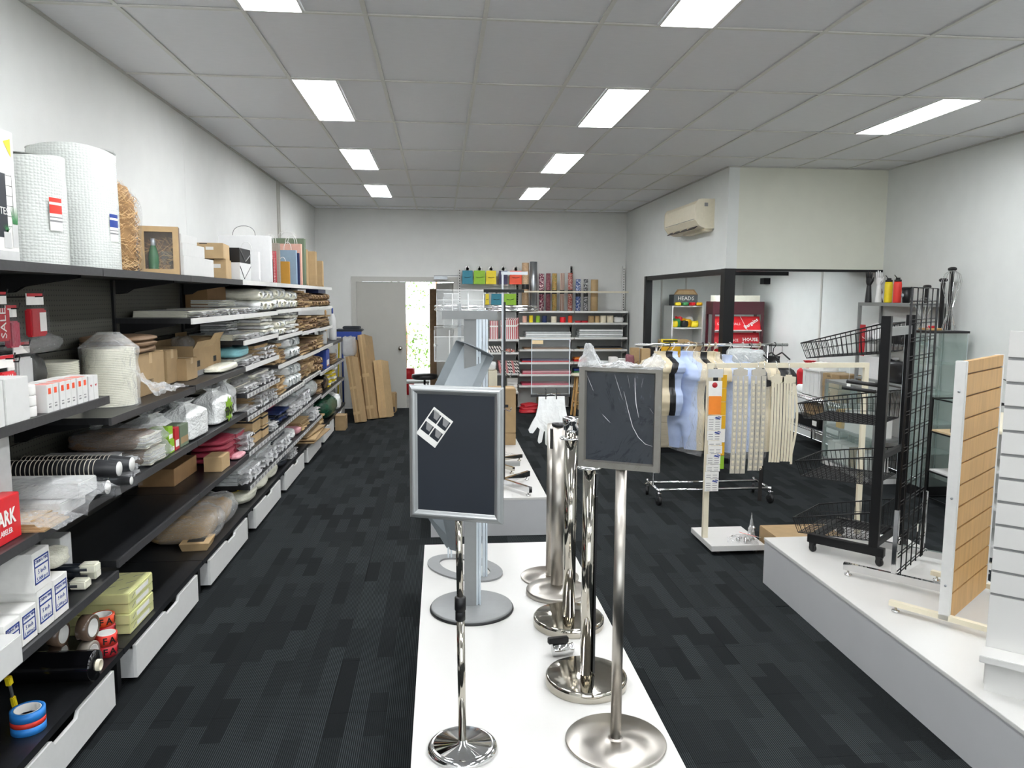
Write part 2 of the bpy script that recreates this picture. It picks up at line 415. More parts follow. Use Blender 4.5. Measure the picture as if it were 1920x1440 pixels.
struct('trim_3', M().box(XL, XL+.02, 9.93, 9.97, 1.98, H).box(XL, XL+.02, 10.03, 10.05, 1.98, H), 'trim')
struct('trim_4', M().box(XL, XL+.0015, 6.44, 6.444, 1.98, H), 'wall')
# steel frame round the alcove opening
st = M(); st.box(3.08, 3.2, 8.22, 8.34, 0, 2.16); st.box(3.09, 3.19, 11.5, 11.6, 0, 2.16)
struct('trim_5', st, 'steel_black')
st = M(); st.box(3.1, 3.2, 8.34, 11.5, 2.10, 2.16); st.box(3.2, 4.9, 8.25, 8.37, 2.135, 2.16); st.box(3.22, 4.9, 9.0, 9.05, 2.16, 2.3); st.box(3.22, 4.9, 10.6, 10.65, 2.16, 2.3)
struct('trim_6', st, 'steel_black')
struct('trim_7', M().box(4.80, 4.9, 11.2, 11.34, 2.05, 2.14), 'steel_black')
# front wall behind the viewer with shop windows
fw = M(); fw.box(XL, XR, YF-.1, YF, 0, .35); fw.box(XL, XR, YF-.1, YF, 2.75, H); fw.box(XL, XL+.15, YF-.1, YF, .35, 2.75); fw.box(XR-.15, XR, YF-.1, YF, .35, 2.75)
struct('wall_front', fw, 'wall')
for i in range(3):
    x0 = XL+.15+i*2.2
    wf = M()
    for a, b, c, e in ((x0, x0+.06, .35, 2.75), (x0+2.14, x0+2.2, .35, 2.75), (x0, x0+2.2, .35, .41), (x0, x0+2.2, 2.69, 2.75)): wf.box(a, b, YF-.08, YF-.02, c, e)
    wn = struct('window_%d' % (i+1), wf, 'alu')
    part('pane', M().box(x0+.06, x0+2.14, YF-.055, YF-.049, .41, 2.69), 'acrylic', wn)
# ---- ceiling
ce = struct('ceiling', M().box(XL, XR, YF, YB, H+.03, H+.1), 'tile')
XC = [-2.0] + [-1.566+.6*j for j in range(11)] + [4.9]
YC = [-3.5] + [4.11+1.2*k for k in range(-6, 8)] + [12.85]
lights = {}
for k in (-5, -3, -1, 1, 3, 5):
    lights[(2, k+7)] = 0; lights[(5, k+7)] = 1
    if k <= 1: lights[(9, k+7)] = 1
tmesh = {}
def tilem(w_, d_):
    kk = (round(w_, 3), round(d_, 3))
    if kk not in tmesh: tmesh[kk] = M().box(.004, w_-.004, .004, d_-.004, 0, .015).mesh('ceiling_tile', 'tile')
    return tmesh[kk]
LG = 'led panel lights set in the tiled ceiling'
lnames = {}
def ceil_light(x, y, lab):
    t = thing('ceiling_light', lab, 'light', (x, y, H-.012), group=LG)
    fr = M()
    for a, b, c, e in ((0, .3, 0, .012), (0, .3, 1.178, 1.19), (0, .012, .012, 1.178), (.288, .3, .012, 1.178)): fr.box(a, b, c, e, 0, .02)
    part('light_frame', fr, 'white', t)
    part('diffuser', M().box(.012, .288, .012, 1.178, .004, .016), 'led', t)
rowname = {2: 'farthest behind the viewer', 4: 'just behind the viewer', 6: 'nearest row, cut by the top edge', 8: 'second row from the viewer', 10: 'third row from the viewer', 12: 'farthest row'}
colname = {2: 'left', 5: 'middle', 9: 'right'}
for i in range(len(XC)-1):
    for j in range(len(YC)-1):
        x0, x1, y0, y1 = XC[i], XC[i+1], YC[j], YC[j+1]
        if x0 >= 3.0 and y0 > 8.2: continue
        if (i, j) in lights:
            rt = lights[(i, j)]
            if rt: place('ceiling_tile', tilem((x1-x0)/2, y1-y0), ce, (x0, y0, H)); lx = x1-.302
            else: place('ceiling_tile', tilem((x1-x0)/2, y1-y0), ce, (x0+(x1-x0)/2, y0, H)); lx = x0+.002
            ceil_light(lx, y0+.005, 'white led ceiling panel, %s column, %s' % (colname[i], rowname.get(j, 'behind the viewer' if j < 4 else 'just behind the viewer')))
        else: place('ceiling_tile', tilem(x1-x0, y1-y0), ce, (x0, y0, H))
for x in XC[1:-1]:
    y1 = 8.25 if x > 3.1 else YB
    place('ceiling_bar', M().box(x-.012, x+.012, YF, y1, H-.008, H-.001).mesh('ceiling_bar', 'tbar'), ce)
for y in YC[1:-1]:
    x1 = 3.1 if y > 8.25 else XR
    place('ceiling_bar', M().box(XL, x1, y-.012, y+.012, H-.009, H-.0015).mesh('ceiling_bar', 'tbar'), ce)
# wall angle
wa = M(); wa.box(XL, XL+.02, YF, YB, H-.012, H-.002); wa.box(XL, 3.1, YB-.02, YB, H-.012, H-.002); wa.box(3.08, 3.1, 8.25, YB, H-.012, H-.002); wa.box(3.1, XR, 8.23, 8.25, H-.012, H-.002); wa.box(XR-.02, XR, YF, 8.25, H-.012, H-.002)
part('wall_angle', wa, 'trim', ce)
# ---- back doorway
df = M(); df.box(-1.44, -1.36, YB-.03, YB+.13, 0, 2.16); df.box(.22, .30, YB-.03, YB+.13, 0, 2.16); df.box(-1.36, .22, YB-.03, YB+.13, 2.08, 2.16)
d1 = struct('door_1', df, 'trim')
lf = part('leaf', M().box(-1.355, -.565, YB, YB+.04, .01, 2.075), 'door', d1)
kn = M(); kn.lathe([(.001, -.075), (.028, -.07), (.034, -.05), (.028, -.03), (.013, -.025), (.013, -.008), (.036, -.006), (.036, 0)], 20, (-.66, YB, .99), ax='y')
part('knob', kn, 'steel_mirror', lf)
d2 = struct('door_2', M().box(0, .79, -.02, .02, .01, 2.07), 'door', loc=(.215, YB+.09, 0)); d2.rotation_euler = (0, 0, R(109.5))
kn = M(); kn.lathe([(.001, -.075), (.028, -.07), (.034, -.05), (.028, -.03), (.013, -.025), (.013, 0)], 16, (.72, .02, .99), ax='y'); kn.lathe([(.013, 0), (.013, .025), (.028, .03), (.034, .05), (.028, .07), (.001, .075)], 16, (.72, .02, .99), ax='y')
part('knob', kn, 'steel_mirror', d2)
cl = M(); cl.box(-.1, .12, YB-.09, YB-.03, 2.12, 2.17); cl.add([(-.1, YB-.07, 2.175), (.3, YB-.32, 2.175), (.3, YB-.3, 2.175), (-.08, YB-.05, 2.175), (-.1, YB-.07, 2.185), (.3, YB-.32, 2.185), (.3, YB-.3, 2.185), (-.08, YB-.05, 2.185)], [(0,1,2,3),(7,6,5,4),(0,4,5,1),(1,5,6,2),(2,6,7,3),(3,7,4,0)])
part('door_closer', cl, 'alu', d1)
# ---- outside
struct('ground', M().box(-8, 10, YB+.13, 26, -.12, -.02), 'concrete')
struct('pavement', M().box(-12, 14, -16, YF-.1, -.12, -.02), 'concrete')
fence = thing('wire_fence', 'sunlit wire mesh fence seen through the open back doorway', 'fence', (0, 19, -.02))
fm = M()
for i in range(40): fm.box(-4+i*.2, -3.992+i*.2, 0, .008, .0, 2.6)
for i in range(14): fm.box(-4, 4, 0, .008, .02+i*.2, .028+i*.2)
part('mesh_panel', fm, 'grey_metal', fence)
for x in (-3, -1, 1, 3): part('post', M().cyl((x, .03, 0), (x, .03, 2.7), .03, 8), 'grey_metal', fence)
solo('boundary_wall', M().box(-6, 6, 22, 22.2, -.02, 1.5), 'white', 'pale sunlit wall behind the wire fence outside', 'wall')
for n_i, (x, y, s, lab) in enumerate(((-.9, 20.2, .8, 'leafy shrub behind the fence outside, lower left'), (-.1, 20.6, 1.2, 'tall leafy tree crown outside the back door, top right'))):
    lb = M(); rr = random.Random(n_i)
    for k in range(500):
        a = rr.uniform(0, 2*PI); q = rr.uniform(0, 1)**.5*s; z = (.6 if n_i == 0 else 2.4)+rr.uniform(-.6, .6)*s*1.2
        p = Vector((q*math.cos(a), q*math.sin(a)*.5, z)); e = Vector((rr.uniform(-1, 1), rr.uniform(-1, 1), rr.uniform(-1, 1))).normalized()*.05; g = e.cross(Vector((rr.uniform(-1, 1), .3, 1))).normalized()*.03
        lb.add([p-e, p+g, p+e, p-g], [(0, 1, 2, 3)])
    sh = thing('shrub', lab, 'plant', (x, y, -.02))
    part('foliage', lb, 'leaf', sh); part('stem', M().tube([(0, 0, 0), (.03, 0, .8), (0, 0, 1.2 if n_i == 0 else 2.4)], .03, 6), 'kraft_dark', sh)
sd_ = thing('outer_door', 'dark timber framed outer door with glass panel, standing open outside', 'door', (-.17, 14.2, -.02), R(8))
od = M(); od.box(-.02, .1, -.02, .02, 0, 2.0); od.box(.36, .48, -.02, .02, 0, 2.0); od.box(.1, .36, -.02, .02, 1.86, 2.0); od.box(.1, .36, -.02, .02, 0, .95)
part('frame', od, 'kraft_dark', sd_)
for (a, b) in ((.98, 1.4), (1.42, 1.84)): part('pane', M().box(.105, .355, -.004, .004, a, b), 'acrylic', sd_)
part('handle', M().tube([(.4, -.03, .9), (.4, -.08, .9), (.4, -.08, 1.5), (.4, -.03, 1.5)], .012, 8), 'chrome', sd_)
# ---- air conditioner
ac = thing('air_conditioner', 'cream wall-mounted split air conditioner high on the right side wall', 'air conditioner', (3.1, 8.66, 2.63))
prof = [(0, 0), (-.10, 0), (-.17, .03), (-.215, .09), (-.22, .16), (-.215, .27), (-.19, .31), (-.15, .32), (0, .32)]
part('casing', M().prism(prof, 0, 1.22, 'y'), 'cream', ac, bevel=.006)
g = M(); g.box(-.2, -.1, .1, 1.14, .004, .02)
g2 = M(); g2.T = Matrix.Translation((-.165, 0, .026)) @ Matrix.Rotation(R(-35), 4, 'Y'); g2.box(-.05, .05, .1, 1.14, -.004, .004)
part('air_outlet', g2, 'black', ac)
for y in (.35, .62, .9): part('louvre', M().box(-.2, -.13, y, y+.01, .006, .03), 'cream', ac)
part('front_seam', M().box(-.224, -.219, .05, 1.17, .1, .104), 'ink_grey', ac)
part('badge', M().box(-.12, -.08, -.003, 0, .24, .28), 'ink_grey', ac)
part('side_cover', M().prism([(0, -.03), (-.09, -.03), (-.09, 0), (0, 0)], .05, .85, 'y'), 'cream', ac)
# alcove batten lamp
bl = thing('batten_light', 'slim white batten lamp under the alcove ceiling', 'light', (3.80, 9.2, 2.27))
part('housing', M().box(0, .12, 0, 2.0, .0, .03), 'white', bl); part('diffuser', M().box(.01, .11, .02, 1.98, -.015, .0), 'led_alcove', bl)
struct('shade_canopy', M().box(-3, 3, YB+.14, 16.8, 2.6, 2.7), 'concrete')  # unseen roof slab, added to keep the open door leaf in shade
struct('shade_wall_left', M().box(-1.75, -1.65, YB+.14, 16.8, -.02, 2.6), 'concrete')  # unseen wall, added to block skylight from the open leaf
struct('shade_wall_right', M().box(1.3, 1.4, YB+.14, 16.8, -.02, 2.6), 'concrete')  # unseen counterpart on the right, also added to cut skylight

# ================================================ FIXTURES IN THE FOREGROUND
def plinth(lab, x0, x1, y0, y1, h=.3):
    t = thing('display_plinth', lab, 'plinth', (x0, y0, 0), group='white display plinths')
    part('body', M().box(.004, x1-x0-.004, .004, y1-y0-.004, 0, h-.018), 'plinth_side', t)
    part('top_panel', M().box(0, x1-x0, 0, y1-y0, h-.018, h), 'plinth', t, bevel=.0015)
    return t
plinth('long white display plinth carrying the steel posts and sign stands, nearest', -.105, .80, 2.25, 4.71)
plinth('white display plinth behind the post plinth, with garment racks on it', -.085, .82, 5.8, 8.3)
plinth('white display plinth on the right under the wire baskets and slatwall panels', 2.08, 3.0, 2.2, 4.69)
def disc_base(t, r, z0, mat, prof=None, name='base'):
    p = prof or [(.001, 0), (r-.004, 0), (r, .004), (r, .02), (r-.006, .028), (.02, .034)]
    b = part(name, M().lathe(p, 56), mat, t); return b
# --- sign A
t = thing('sign_stand', 'silver sign stand with dark poster frame, telescopic chrome pole and domed base', 'sign stand', (.068, 2.495, .3))
disc_base(t, .122, 0, 'chrome', [(.001, 0), (.119, 0), (.122, .005), (.120, .012), (.113, .019), (.103, .0225), (.098, .0215), (.0975, .0225), (.018, .0255), (.016, .035), (.001, .035)])
part('pole', M().tube([(0, 0, .03), (-.006, 0, .50)], .0135, 20), 'steel_mirror', t)
part('inner_pole', M().tube([(-.006, 0, .5), (-.012, 0, .86)], .0115, 20), 'steel_mirror', t)
part('collar', M().lathe([(.014, -.05), (.017, -.048), (.017, -.02), (.015, -.016), (.019, -.012), (.019, .03), (.014, .034)], 20, (-.0065, 0, .51)), 'black', t)
fr = thing('sign_frame', None, None, (-.018, -.004, 1.03), R(-20)); fr.parent = t
for k_ in ('label', 'category'):
    if k_ in fr: del fr[k_]
def mitre_frame(parent, Wd, Hh, b, d, mat, rounded=True):
    """four mitred rails, each a part"""
    x, z = Wd/2, Hh/2
    n = 5
    for name, A, B in (('top_rail', (-x, z), (x, z)), ('bottom_rail', (x, -z), (-x, -z)), ('left_rail', (-x, -z), (-x, z)), ('right_rail', (x, z), (x, -z))):
        a = Vector((A[0], 0, A[1])); c = Vector((B[0], 0, B[1])); dr = (c-a).normalized(); inw = Vector((0, -1, 0)).cross(dr)
        mid = (a+c)/2
        if inw.dot(-mid) < 0: inw = -inw
        sec = [(0, 0), (0, -d*.4)] + [(b*(.12+.76*q/n), -d*(.55+.45*math.sin(PI*q/n))) for q in range(n+1)] + [(b, -d*.4), (b, 0)] if rounded else [(0, 0), (.0, -d), (b*.8, -d), (b, -d*.55), (b, 0)]
        vs = []; k = len(sec)
        for (w_, y_) in sec: vs.append(a + dr*w_ + inw*w_ + Vector((0, y_, 0)))
        for (w_, y_) in sec: vs.append(c - dr*w_ + inw*w_ + Vector((0, y_, 0)))
        mb = M(); mb.add(vs, [(i, (i+1) % k, k+(i+1) % k, k+i) for i in range(k)] + [tuple(range(k)), tuple(k+i for i in reversed(range(k)))], False)
        part(name, mb, mat, parent)
mitre_frame(fr, .322, .446, .030, .018, 'frame_metal')
part('poster_panel', M().box(-.14, .14, -.008, .004, -.205, .205), 'poster_black', fr)
cd_ = M(); cd_.T = Matrix.Translation((-.072, -.0085, .085)) @ Matrix.Rotation(R(35), 4, 'Y')
cd_.box(-.040, .040, -.001, 0, -.055, .055)
cd_.mat(1)
for (a, b) in ((-.036, .012), (.002, .012), (-.036, -.034), (.002, -.034)): cd_.box(a, a+.034, -.0016, -.001, b, b+.034)
cd_.mat(2)
for (a, b) in ((-.036, .012), (.002, .012), (-.036, -.034), (.002, -.034)): cd_.add([(a+.004, -.002, b+.034), (a+.030, -.002, b+.034), (a+.030, -.002, b+.012), (a+.016, -.002, b+.012)], [(0, 1, 2, 3)])
cd_.mat(3)
for i in range(4): cd_.box(-.034, -.01-.003*(i % 2), -.0018, -.001, .049-i*.0022, .0498-i*.0022)
part('instruction_card', cd_, ['paper', 'poster_black', 'ink_grey', 'ink_grey'], fr, label='white instruction card with four small pictures, tilted')
fl = M(); fl.grid(lambda u, v: (-.161+.322*u, -.0175-.0012*noise.noise(Vector((u*9, v*9, 3))), -.223+.446*v), 20, 26)
# --- sign B
t = thing('sign_stand', 'steel sign stand with bag-wrapped dark poster frame and flat brushed disc base', 'sign stand', (.60, 2.49, .3))
disc_base(t, .175, 0, 'steel_disc', [(.001, 0), (.172, 0), (.175, .003), (.175, .008), (.172, .011), (.03, .016), (.022, .017), (.022, .02), (.001, .02)])
part('pole', M().cyl((0, 0, .012), (0, .0, .985), .0185, 28), 'steel', t)
fb = bpy.data.objects.new('sign_frame', None); COL.objects.link(fb); fb.parent = t; fb.location = (-.008, .0, 1.145); fb.rotation_euler = (0, 0, R(-27))
mitre_frame(fb, .275, .345, .024, .018, 'frame_dark', False)
part('poster_panel', M().box(-.117, .117, -.006, .004, -.152, .152), 'poster_black', fb)
def bunch(u, v):
    x = -.142+.284*u; a = v*PI
    h = .020+.016*noise.noise(Vector((u*5, 2, 5)))+(.058*math.exp(-((u-.12)/.075)**2))+.016*math.exp(-((u-.88)/.1)**2)-.008*math.exp(-((u-.45)/.15)**2)
    return (x + .010*noise.noise(Vector((u*16, v*5, 1))), -.026+.055*v + .010*noise.noise(Vector((u*14, v*8, 4))), .166 + h*math.sin(a) + .010*noise.noise(Vector((u*22, v*9, 9)))*math.sin(a))
part('plastic_bag', M().grid(bunch, 70, 18), 'film_soft', fb, label='crumpled clear plastic bag bunched over the frame')
def crease(pts, w):
    q = [((a-1155)/133*.262, -.0285, (776-b)/176*.335) for a, b in pts]
    part('crease_glint', M().tube(q, [w*.3]+[w]*(len(q)-2)+[w*.3], 5), 'fringe', fb)  # whitish tubes along the folds, modelled in place of highlights on the film
for pts_, w_ in (([(1182, 704), (1183, 725), (1185, 748), (1190, 772)], .0013), ([(1164, 728), (1172, 760), (1180, 788), (1190, 806), (1202, 817), (1214, 820)], .0010), ([(1148, 700), (1154, 718), (1162, 742)], .0007), ([(1100, 702), (1106, 716), (1112, 730)], .0007), ([(1196, 704), (1193, 720)], .0006), ([(1128, 770), (1136, 778), (1142, 784)], .0008), ([(1170, 700), (1174, 722)], .0006), ([(1208, 755), (1214, 764)], .0007)): crease(pts_, w_)
part('plastic_sheet', M().grid(lambda u, v: (-.140+.28*u, -.0225-.005*abs(noise.noise(Vector((u*5+v*1.6, v*1.6, 3))))-.003*abs(noise.noise(Vector((u*14-v*3, v*3, 8)))), -.172+.345*v), 34, 44), 'film_gloss', fb, label='creased clear plastic film over the poster')
# --- stanchions
def ring_top(t, z, r):
    mb = M(); mb.lathe([(r*.55, z-.004), (r, z-.004), (r+.003, z), (r, z+.004), (r*.55, z+.004)], 32)
    part('ring_collar', mb, 'chrome', t)
def stanchion(lab, x, y, rb, rp, h, kind, base):
    t = thing('stanchion', lab, 'stanchion', (x, y, .3), group='stainless queue posts on the centre plinth')
    if base == 'mirror': disc_base(t, rb, 0, 'steel_mirror', [(.001, 0), (rb-.002, 0), (rb, .004), (rb, .036), (rb-.005, .042), (rb-.009, .043), (.001, .043)])
    elif base == 'cone': disc_base(t, rb, 0, 'steel_disc', [(.001, 0), (rb-.002, 0), (rb, .004), (rb, .024), (rb-.004, .028), (.06, .045), (.036, .052), (.001, .052)])
    else: disc_base(t, rb, 0, 'steel_disc', [(.001, 0), (rb, 0), (rb, .008), (rb-.003, .010), (.03, .016), (.001, .016)])
    part('post', M().cyl((0, 0, .015), (0, 0, h), rp, 28), 'steel_mirror' if base == 'mirror' else 'steel', t)
    return t
s1 = stanchion('nearest stainless rope post with flat ring top and mirror disc base', .574, 2.905, .163, .0245, .885, 1, 'mirror')
ring_top(s1, .885, .045)
hk = M(); hk.box(.024, .034, -.012, .012, .77, .86); part('hook_plate', hk, 'chrome', s1)
part('belt_end', M().box(.024, .032, -.014, .014, .05, .77), 'black', s1, label='black belt hanging down the post')
s2 = stanchion('stainless rope post with ring and mirror cap on top, second from the front', .598, 3.475, .167, .030, .905, 1, 'mirror')
ring_top(s2, .895, .052)
part('cap', M().lathe([(.022, .905), (.022, .925), (.036, .935), (.041, .985), (.039, .993), (.001, .996)], 28), 'chrome', s2)
rp_ = M(); rp_.tube([(.05, 0, .885), (.062, 0, .88), (.075, .0, .862), (.085, .0, .845)], .006, 8); rp_.lathe([(.001, -.02), (.012, -.018), (.014, 0), (.012, .018), (.001, .02)], 12, (.09, 0, .83)); rp_.tube([(.06, -.0, .86), (.06, 0, .80)], .004, 8)
part('rope_hook', rp_, 'chrome', s2)
rr_ = [(.045+.012*math.sin(i*.5), .02, .80-.05*i) for i in range(15)]
part('rope', M().tube([(.07, .0, .80)] + [(.075+.02*math.sin(i/14*PI), -.02, .78-.05*i) for i in range(15)], .017, 10), 'black', s2, label='black rope hanging beside the post')
s3 = stanchion('stainless belt post with black tape cassette at top, brushed conical base', .60, 3.86, .16, .033, .885, 2, 'cone')
part('cap', M().lathe([(.033, .885), (.036, .888), (.036, .90), (.001, .903)], 28), 'black', s3)
part('belt_cassette', M().box(-.043, -.029, -.012, .012, .77, .872), 'black', s3)
s4 = stanchion('thin-based stainless post behind the belt post, farthest of the row', .595, 4.09, .16, .022, .86, 3, 'thin')
# fallen chrome cap lying on plinth
t = solo('pole_cap', M().lathe([(.001, -.045), (.024, -.045), (.026, -.042), (.026, .02), (.021, .024), (.021, .04), (.025, .045), (.001, .046)], 24, (0, 0, .027), ax='x'), 'chrome', 'chrome pole end lying between the two mirror disc bases', 'post part', (.52, 3.16, .3), R(8))
solo('belt_clip', M().box(-.045, .045, -.012, .012, 0, .026), 'black', 'small black belt clip lying on the chrome pole end', 'clip', (.5, 3.165, .3535), R(8), bevel=.003)
# --- acrylic A4 holder with gloves
t = thing('sign_holder', 'clear acrylic sheet holder standing above the gloves with small cream label', 'sign holder', (.605, 4.20, .3))
part('base', M().box(-.05, .05, -.04, .04, 0, .006), 'steel', t); part('stem', M().cyl((0, .02, .006), (0, .02, 1.0), .004, 10), 'chrome', t)
part('sheet', M().box(-.107, .105, -.002, .002, 1.0, 1.31), 'acrylic', t)
ed = M()
for a, b, c, e in ((-.108, -.105, 1.0, 1.31), (.103, .106, 1.0, 1.31), (-.108, .106, 1.308, 1.311)): ed.box(a, b, -.0035, .0035, c, e)
part('sheet_edge', ed, 'alu_light', t)
part('bottom_channel', M().box(-.11, .108, -.007, .007, .992, 1.008), 'black', t)
part('card', M().box(-.105, -.045, -.005, -.0035, 1.285, 1.305), 'wood_pale', t)
hk = thing('hanging_gloves', 'pair of white disposable gloves hanging from two clips', 'gloves', (.600, 4.14, 1.30))
def glove(mb, sx, off, yy, rz=0.):
    out = [(-.045, 0), (.045, 0), (.047, -.05), (.055, -.10), (.062, -.15), (.05, -.19), (.038, -.235), (.028, -.245), (.02, -.235), (.022, -.18), (.014, -.185), (.012, -.262), (.002, -.275), (-.010, -.262), (-.012, -.19), (-.018, -.19), (-.028, -.25), (-.042, -.258), (-.048, -.245), (-.038, -.18), (-.05, -.165), (-.072, -.20), (-.088, -.198), (-.094, -.182), (-.078, -.145), (-.058, -.105), (-.047, -.05)]
    pts = [(off+sx*a, yy-.004*noise.noise(Vector((a*30, b*30, 1))), b) for a, b in out]; n = len(pts)
    back = [(p[0], p[1]+.012, p[2]) for p in pts]
    fr_ = [tuple(range(n)), tuple(n+i for i in reversed(range(n)))] + [(i, (i+1) % n, n+(i+1) % n, n+i) for i in range(n)]
    mb.add(pts+back, fr_)
g1 = M(); glove(g1, 1.12, -.018, 0); part('glove', g1, 'cloudy', hk)
g1 = M(); glove(g1, -1.05, .03, .016); part('glove', g1, 'cloudy', hk)
for x in (-.03, .028):
    part('clip', M().tube([(x, -.006, -.012), (x, -.006, .02), (x+.004, .01, .036), (x, .022, .045)], .003, 6), 'black', hk)
part('hanger', M().tube([(-.03, .01, .008), (0, .012, .016), (.028, .01, .008)], .002, 6), 'chrome', hk)
# --- round base display tower
t = thing('display_tower', 'grey display tower on round dark-rimmed base with tilted brochure tray', 'display stand', (.148, 3.69, .3))
disc_base(t, .205, 0, 'grey_powder', [(.001, .008), (.198, .008), (.203, .012), (.201, .020), (.196, .022), (.001, .024)])
part('base_rim', M().lathe([(.15, 0), (.206, 0), (.208, .004), (.206, .012), (.2, .013)], 56), 'black', t)
pl = M(); pl.box(-.036, .022, -.018, .02, .022, 1.47)
part('post', pl, 'grey_powder', t)
pr = M(); pr.box(.022, .03, -.016, .018, .022, 1.47); pr.box(.036, .044, -.016, .018, .022, 1.47); pr.box(.03, .036, -.004, .010, .022, 1.47)
part('edge_profile', pr, 'alu_light', t)
part('top_bar', M().box(-.14, .12, -.03, -.01, 1.435, 1.475), 'grey_powder', t)
def tray(parent, loc, rot, L=.36, Wd=.20, holes=True):
    o = bpy.data.objects.new('brochure_tray', None); COL.objects.link(o); o.parent = parent; o.location = loc; o.rotation_euler = rot
    w = Wd/2
    part('back_plate', M().prism([(-w, 0), (-w*.62, .022), (w*.62, .022), (w, 0), (w, -.003), (w*.62, .019), (-w*.62, .019), (-w, -.003)], 0, L, 'z'), 'tray_grey', o)
    arc = [(-w, -.003)] + [(w*math.cos(PI-q*PI/10), -.0-.045*math.sin(q*PI/10)) for q in range(11)] + [(w, -.003), (w*.62, .019), (-w*.62, .019)]
    part('end_plate', M().prism([(a, b) for a, b in arc], L-.003, L, 'z'), 'tray_grey', o)
    part('end_plate', M().prism([(a, b) for a, b in arc], 0, .003, 'z'), 'tray_grey', o)
    if holes:
        for z in (.06, .08): part('screw', M().lathe([(.001, -.003), (.0035, -.002), (.0035, 0)], 10, (.0, .019, z), ax='y'), 'chrome', o)
    return o
tray(t, (-.155, -.12, .95), (R(-22), R(22), R(-14)), .40, .20)
# --- oval ring base display
t = thing('display_tower', 'aluminium display on flat oval ring base with folded lower tray, behind the round-based tower', 'display stand', (.13, 4.27, .3))
def oval(a, b, n=48):
    return [(a*math.cos(2*PI*i/n), b*math.sin(2*PI*i/n)) for i in range(n)]
ob = M(); A_ = oval(.26, .17); B_ = oval(.185, .10); n = len(A_)
ob.T = Matrix.Rotation(R(-50), 4, 'Z')
ob.add([(a, b, 0) for a, b in A_]+[(a, b, 0) for a, b in B_]+[(a, b, .01) for a, b in A_]+[(a, b, .01) for a, b in B_],
       [(i, (i+1) % n, n+(i+1) % n, n+i) for i in range(n)]+[(2*n+i, 3*n+i, 3*n+(i+1) % n, 2*n+(i+1) % n) for i in range(n)]+[(i, 2*n+i, 2*n+(i+1) % n, (i+1) % n) for i in range(n)]+[(n+i, n+(i+1) % n, 3*n+(i+1) % n, 3*n+i) for i in range(n)])
part('ring_base', ob, 'grey_powder', t)
pp = M()
for (a, b) in ((-.002, .014), (.018, .034), (.036, .046)): pp.box(.075+a, .075+b, -.17, -.135, .01, 1.47)
part('post', pp, 'alu_light', t)
part('short_post', M().box(-.095, -.085, .16, .18, .01, .55).box(-.078, -.068, .16, .18, .01, .55), 'alu_light', t)
lt = M(); lt.add([(-.245, -.02, .36), (-.06, -.05, .335), (-.06, -.04, .17), (-.09, -.02, .13)], [(0, 1, 2, 3)]); lt.add([(-.12, -.055, .36), (-.055, -.10, .33), (-.06, -.06, .13), (-.095, -.03, .135)], [(0, 1, 2, 3)])
me_ = M(); me_.T = Matrix.Translation((0, .0, 0))
for q in (0, .004): me_.add([(-.245, .02+q, .36), (-.06, -.02+q, .34), (-.06, -.03+q, .16), (-.10, 0+q, .12)], [(0, 1, 2, 3)])
me_.add([(-.13, -.02, .34), (-.045, -.085, .33), (-.045, -.06, .12), (-.085, -.02, .12), (-.13, -.016, .34), (-.045, -.081, .33), (-.045, -.056, .12), (-.085, -.016, .12)], [(0,1,2,3),(4,7,6,5),(0,4,5,1),(1,5,6,2),(2,6,7,3),(3,7,4,0)])
part('lower_tray', me_, 'tray_grey', t)
def pocket(parent, x, y, z, w=.085, h=.17, d=.035, name='acrylic_pocket'):
    mb = M(); e = .0025
    mb.box(x, x+w, y+d, y+d+e, z, z+h); mb.box(x, x+w, y-.0, y+e, z, z+h*.72); mb.box(x, x+e, y+e, y+d, z, z+h*.9); mb.box(x+w-e, x+w, y+e, y+d, z, z+h*.9); mb.box(x+e, x+w-e, y+e, y+d, z, z+e)
    part(name, mb, 'acrylic_bright', parent)
    ed = M(); ed.box(x, x+w, y-.001, y, z+h*.72-.003, z+h*.72); ed.box(x, x+w, y+d-.001, y+d+.003, z+h-.003, z+h); ed.box(x-.001, x+.001, y-.001, y+d, z, z+h*.9); ed.box(x+w-.001, x+w+.001, y-.001, y+d, z, z+h*.9)
    part('pocket_edge_glint', ed, 'gloss_white', parent)  # opaque white strips stand for highlights on the clear acrylic edges
ah = thing('brochure_holder', 'clear acrylic brochure holder with several pockets above the grey towers', 'brochure holder', (0, 4.42, .3))
part('spine', M().box(.10, .12, .06, .08, .0, 1.5), 'alu', ah)
for (x, y, z) in ((-.02, 0, 1.38), (.07, 0, 1.38), (.16, 0, 1.38), (.02, .06, 1.36), (-.035, .01, 1.17), (.05, .01, 1.17)): pocket(ah, x, y, z, .088, .2, .04)
# --- back plinth racks
t = thing('arm_rack', 'slotted chrome and black arm rack with low crossed feet, on rear plinth', 'garment rack', (.50, 6.13, .3))
part('column', M().box(-.016, -.002, -.014, .014, .04, 1.74), 'alu', t)
part('slotted_strip', M().box(-.002, .016, -.013, .013, .04, 1.50), 'black', t)
part('cross_arm', M().box(-.16, .16, -.03, -.014, 1.575, 1.60), 'steel_black', t)
for a in (-58, 48, 135, 225):
    L_ = .36; mb = M(); mb.T = Matrix.Rotation(R(a), 4, 'Z'); mb.box(.02, L_, -.015, .015, .03, .075)
    ft = part('foot_bar', mb, 'chrome', t)
    fm_ = M(); fm_.T = Matrix.Rotation(R(a), 4, 'Z'); fm_.lathe([(.018, 0), (.02, .004), (.02, .01), (.006, .014), (.006, .03)], 14, (L_-.03, 0, 0)); part('leveller', fm_, 'chrome', ft)
part('top_arm', M().box(-.02, .19, -.012, .012, 1.715, 1.74), 'alu', t)
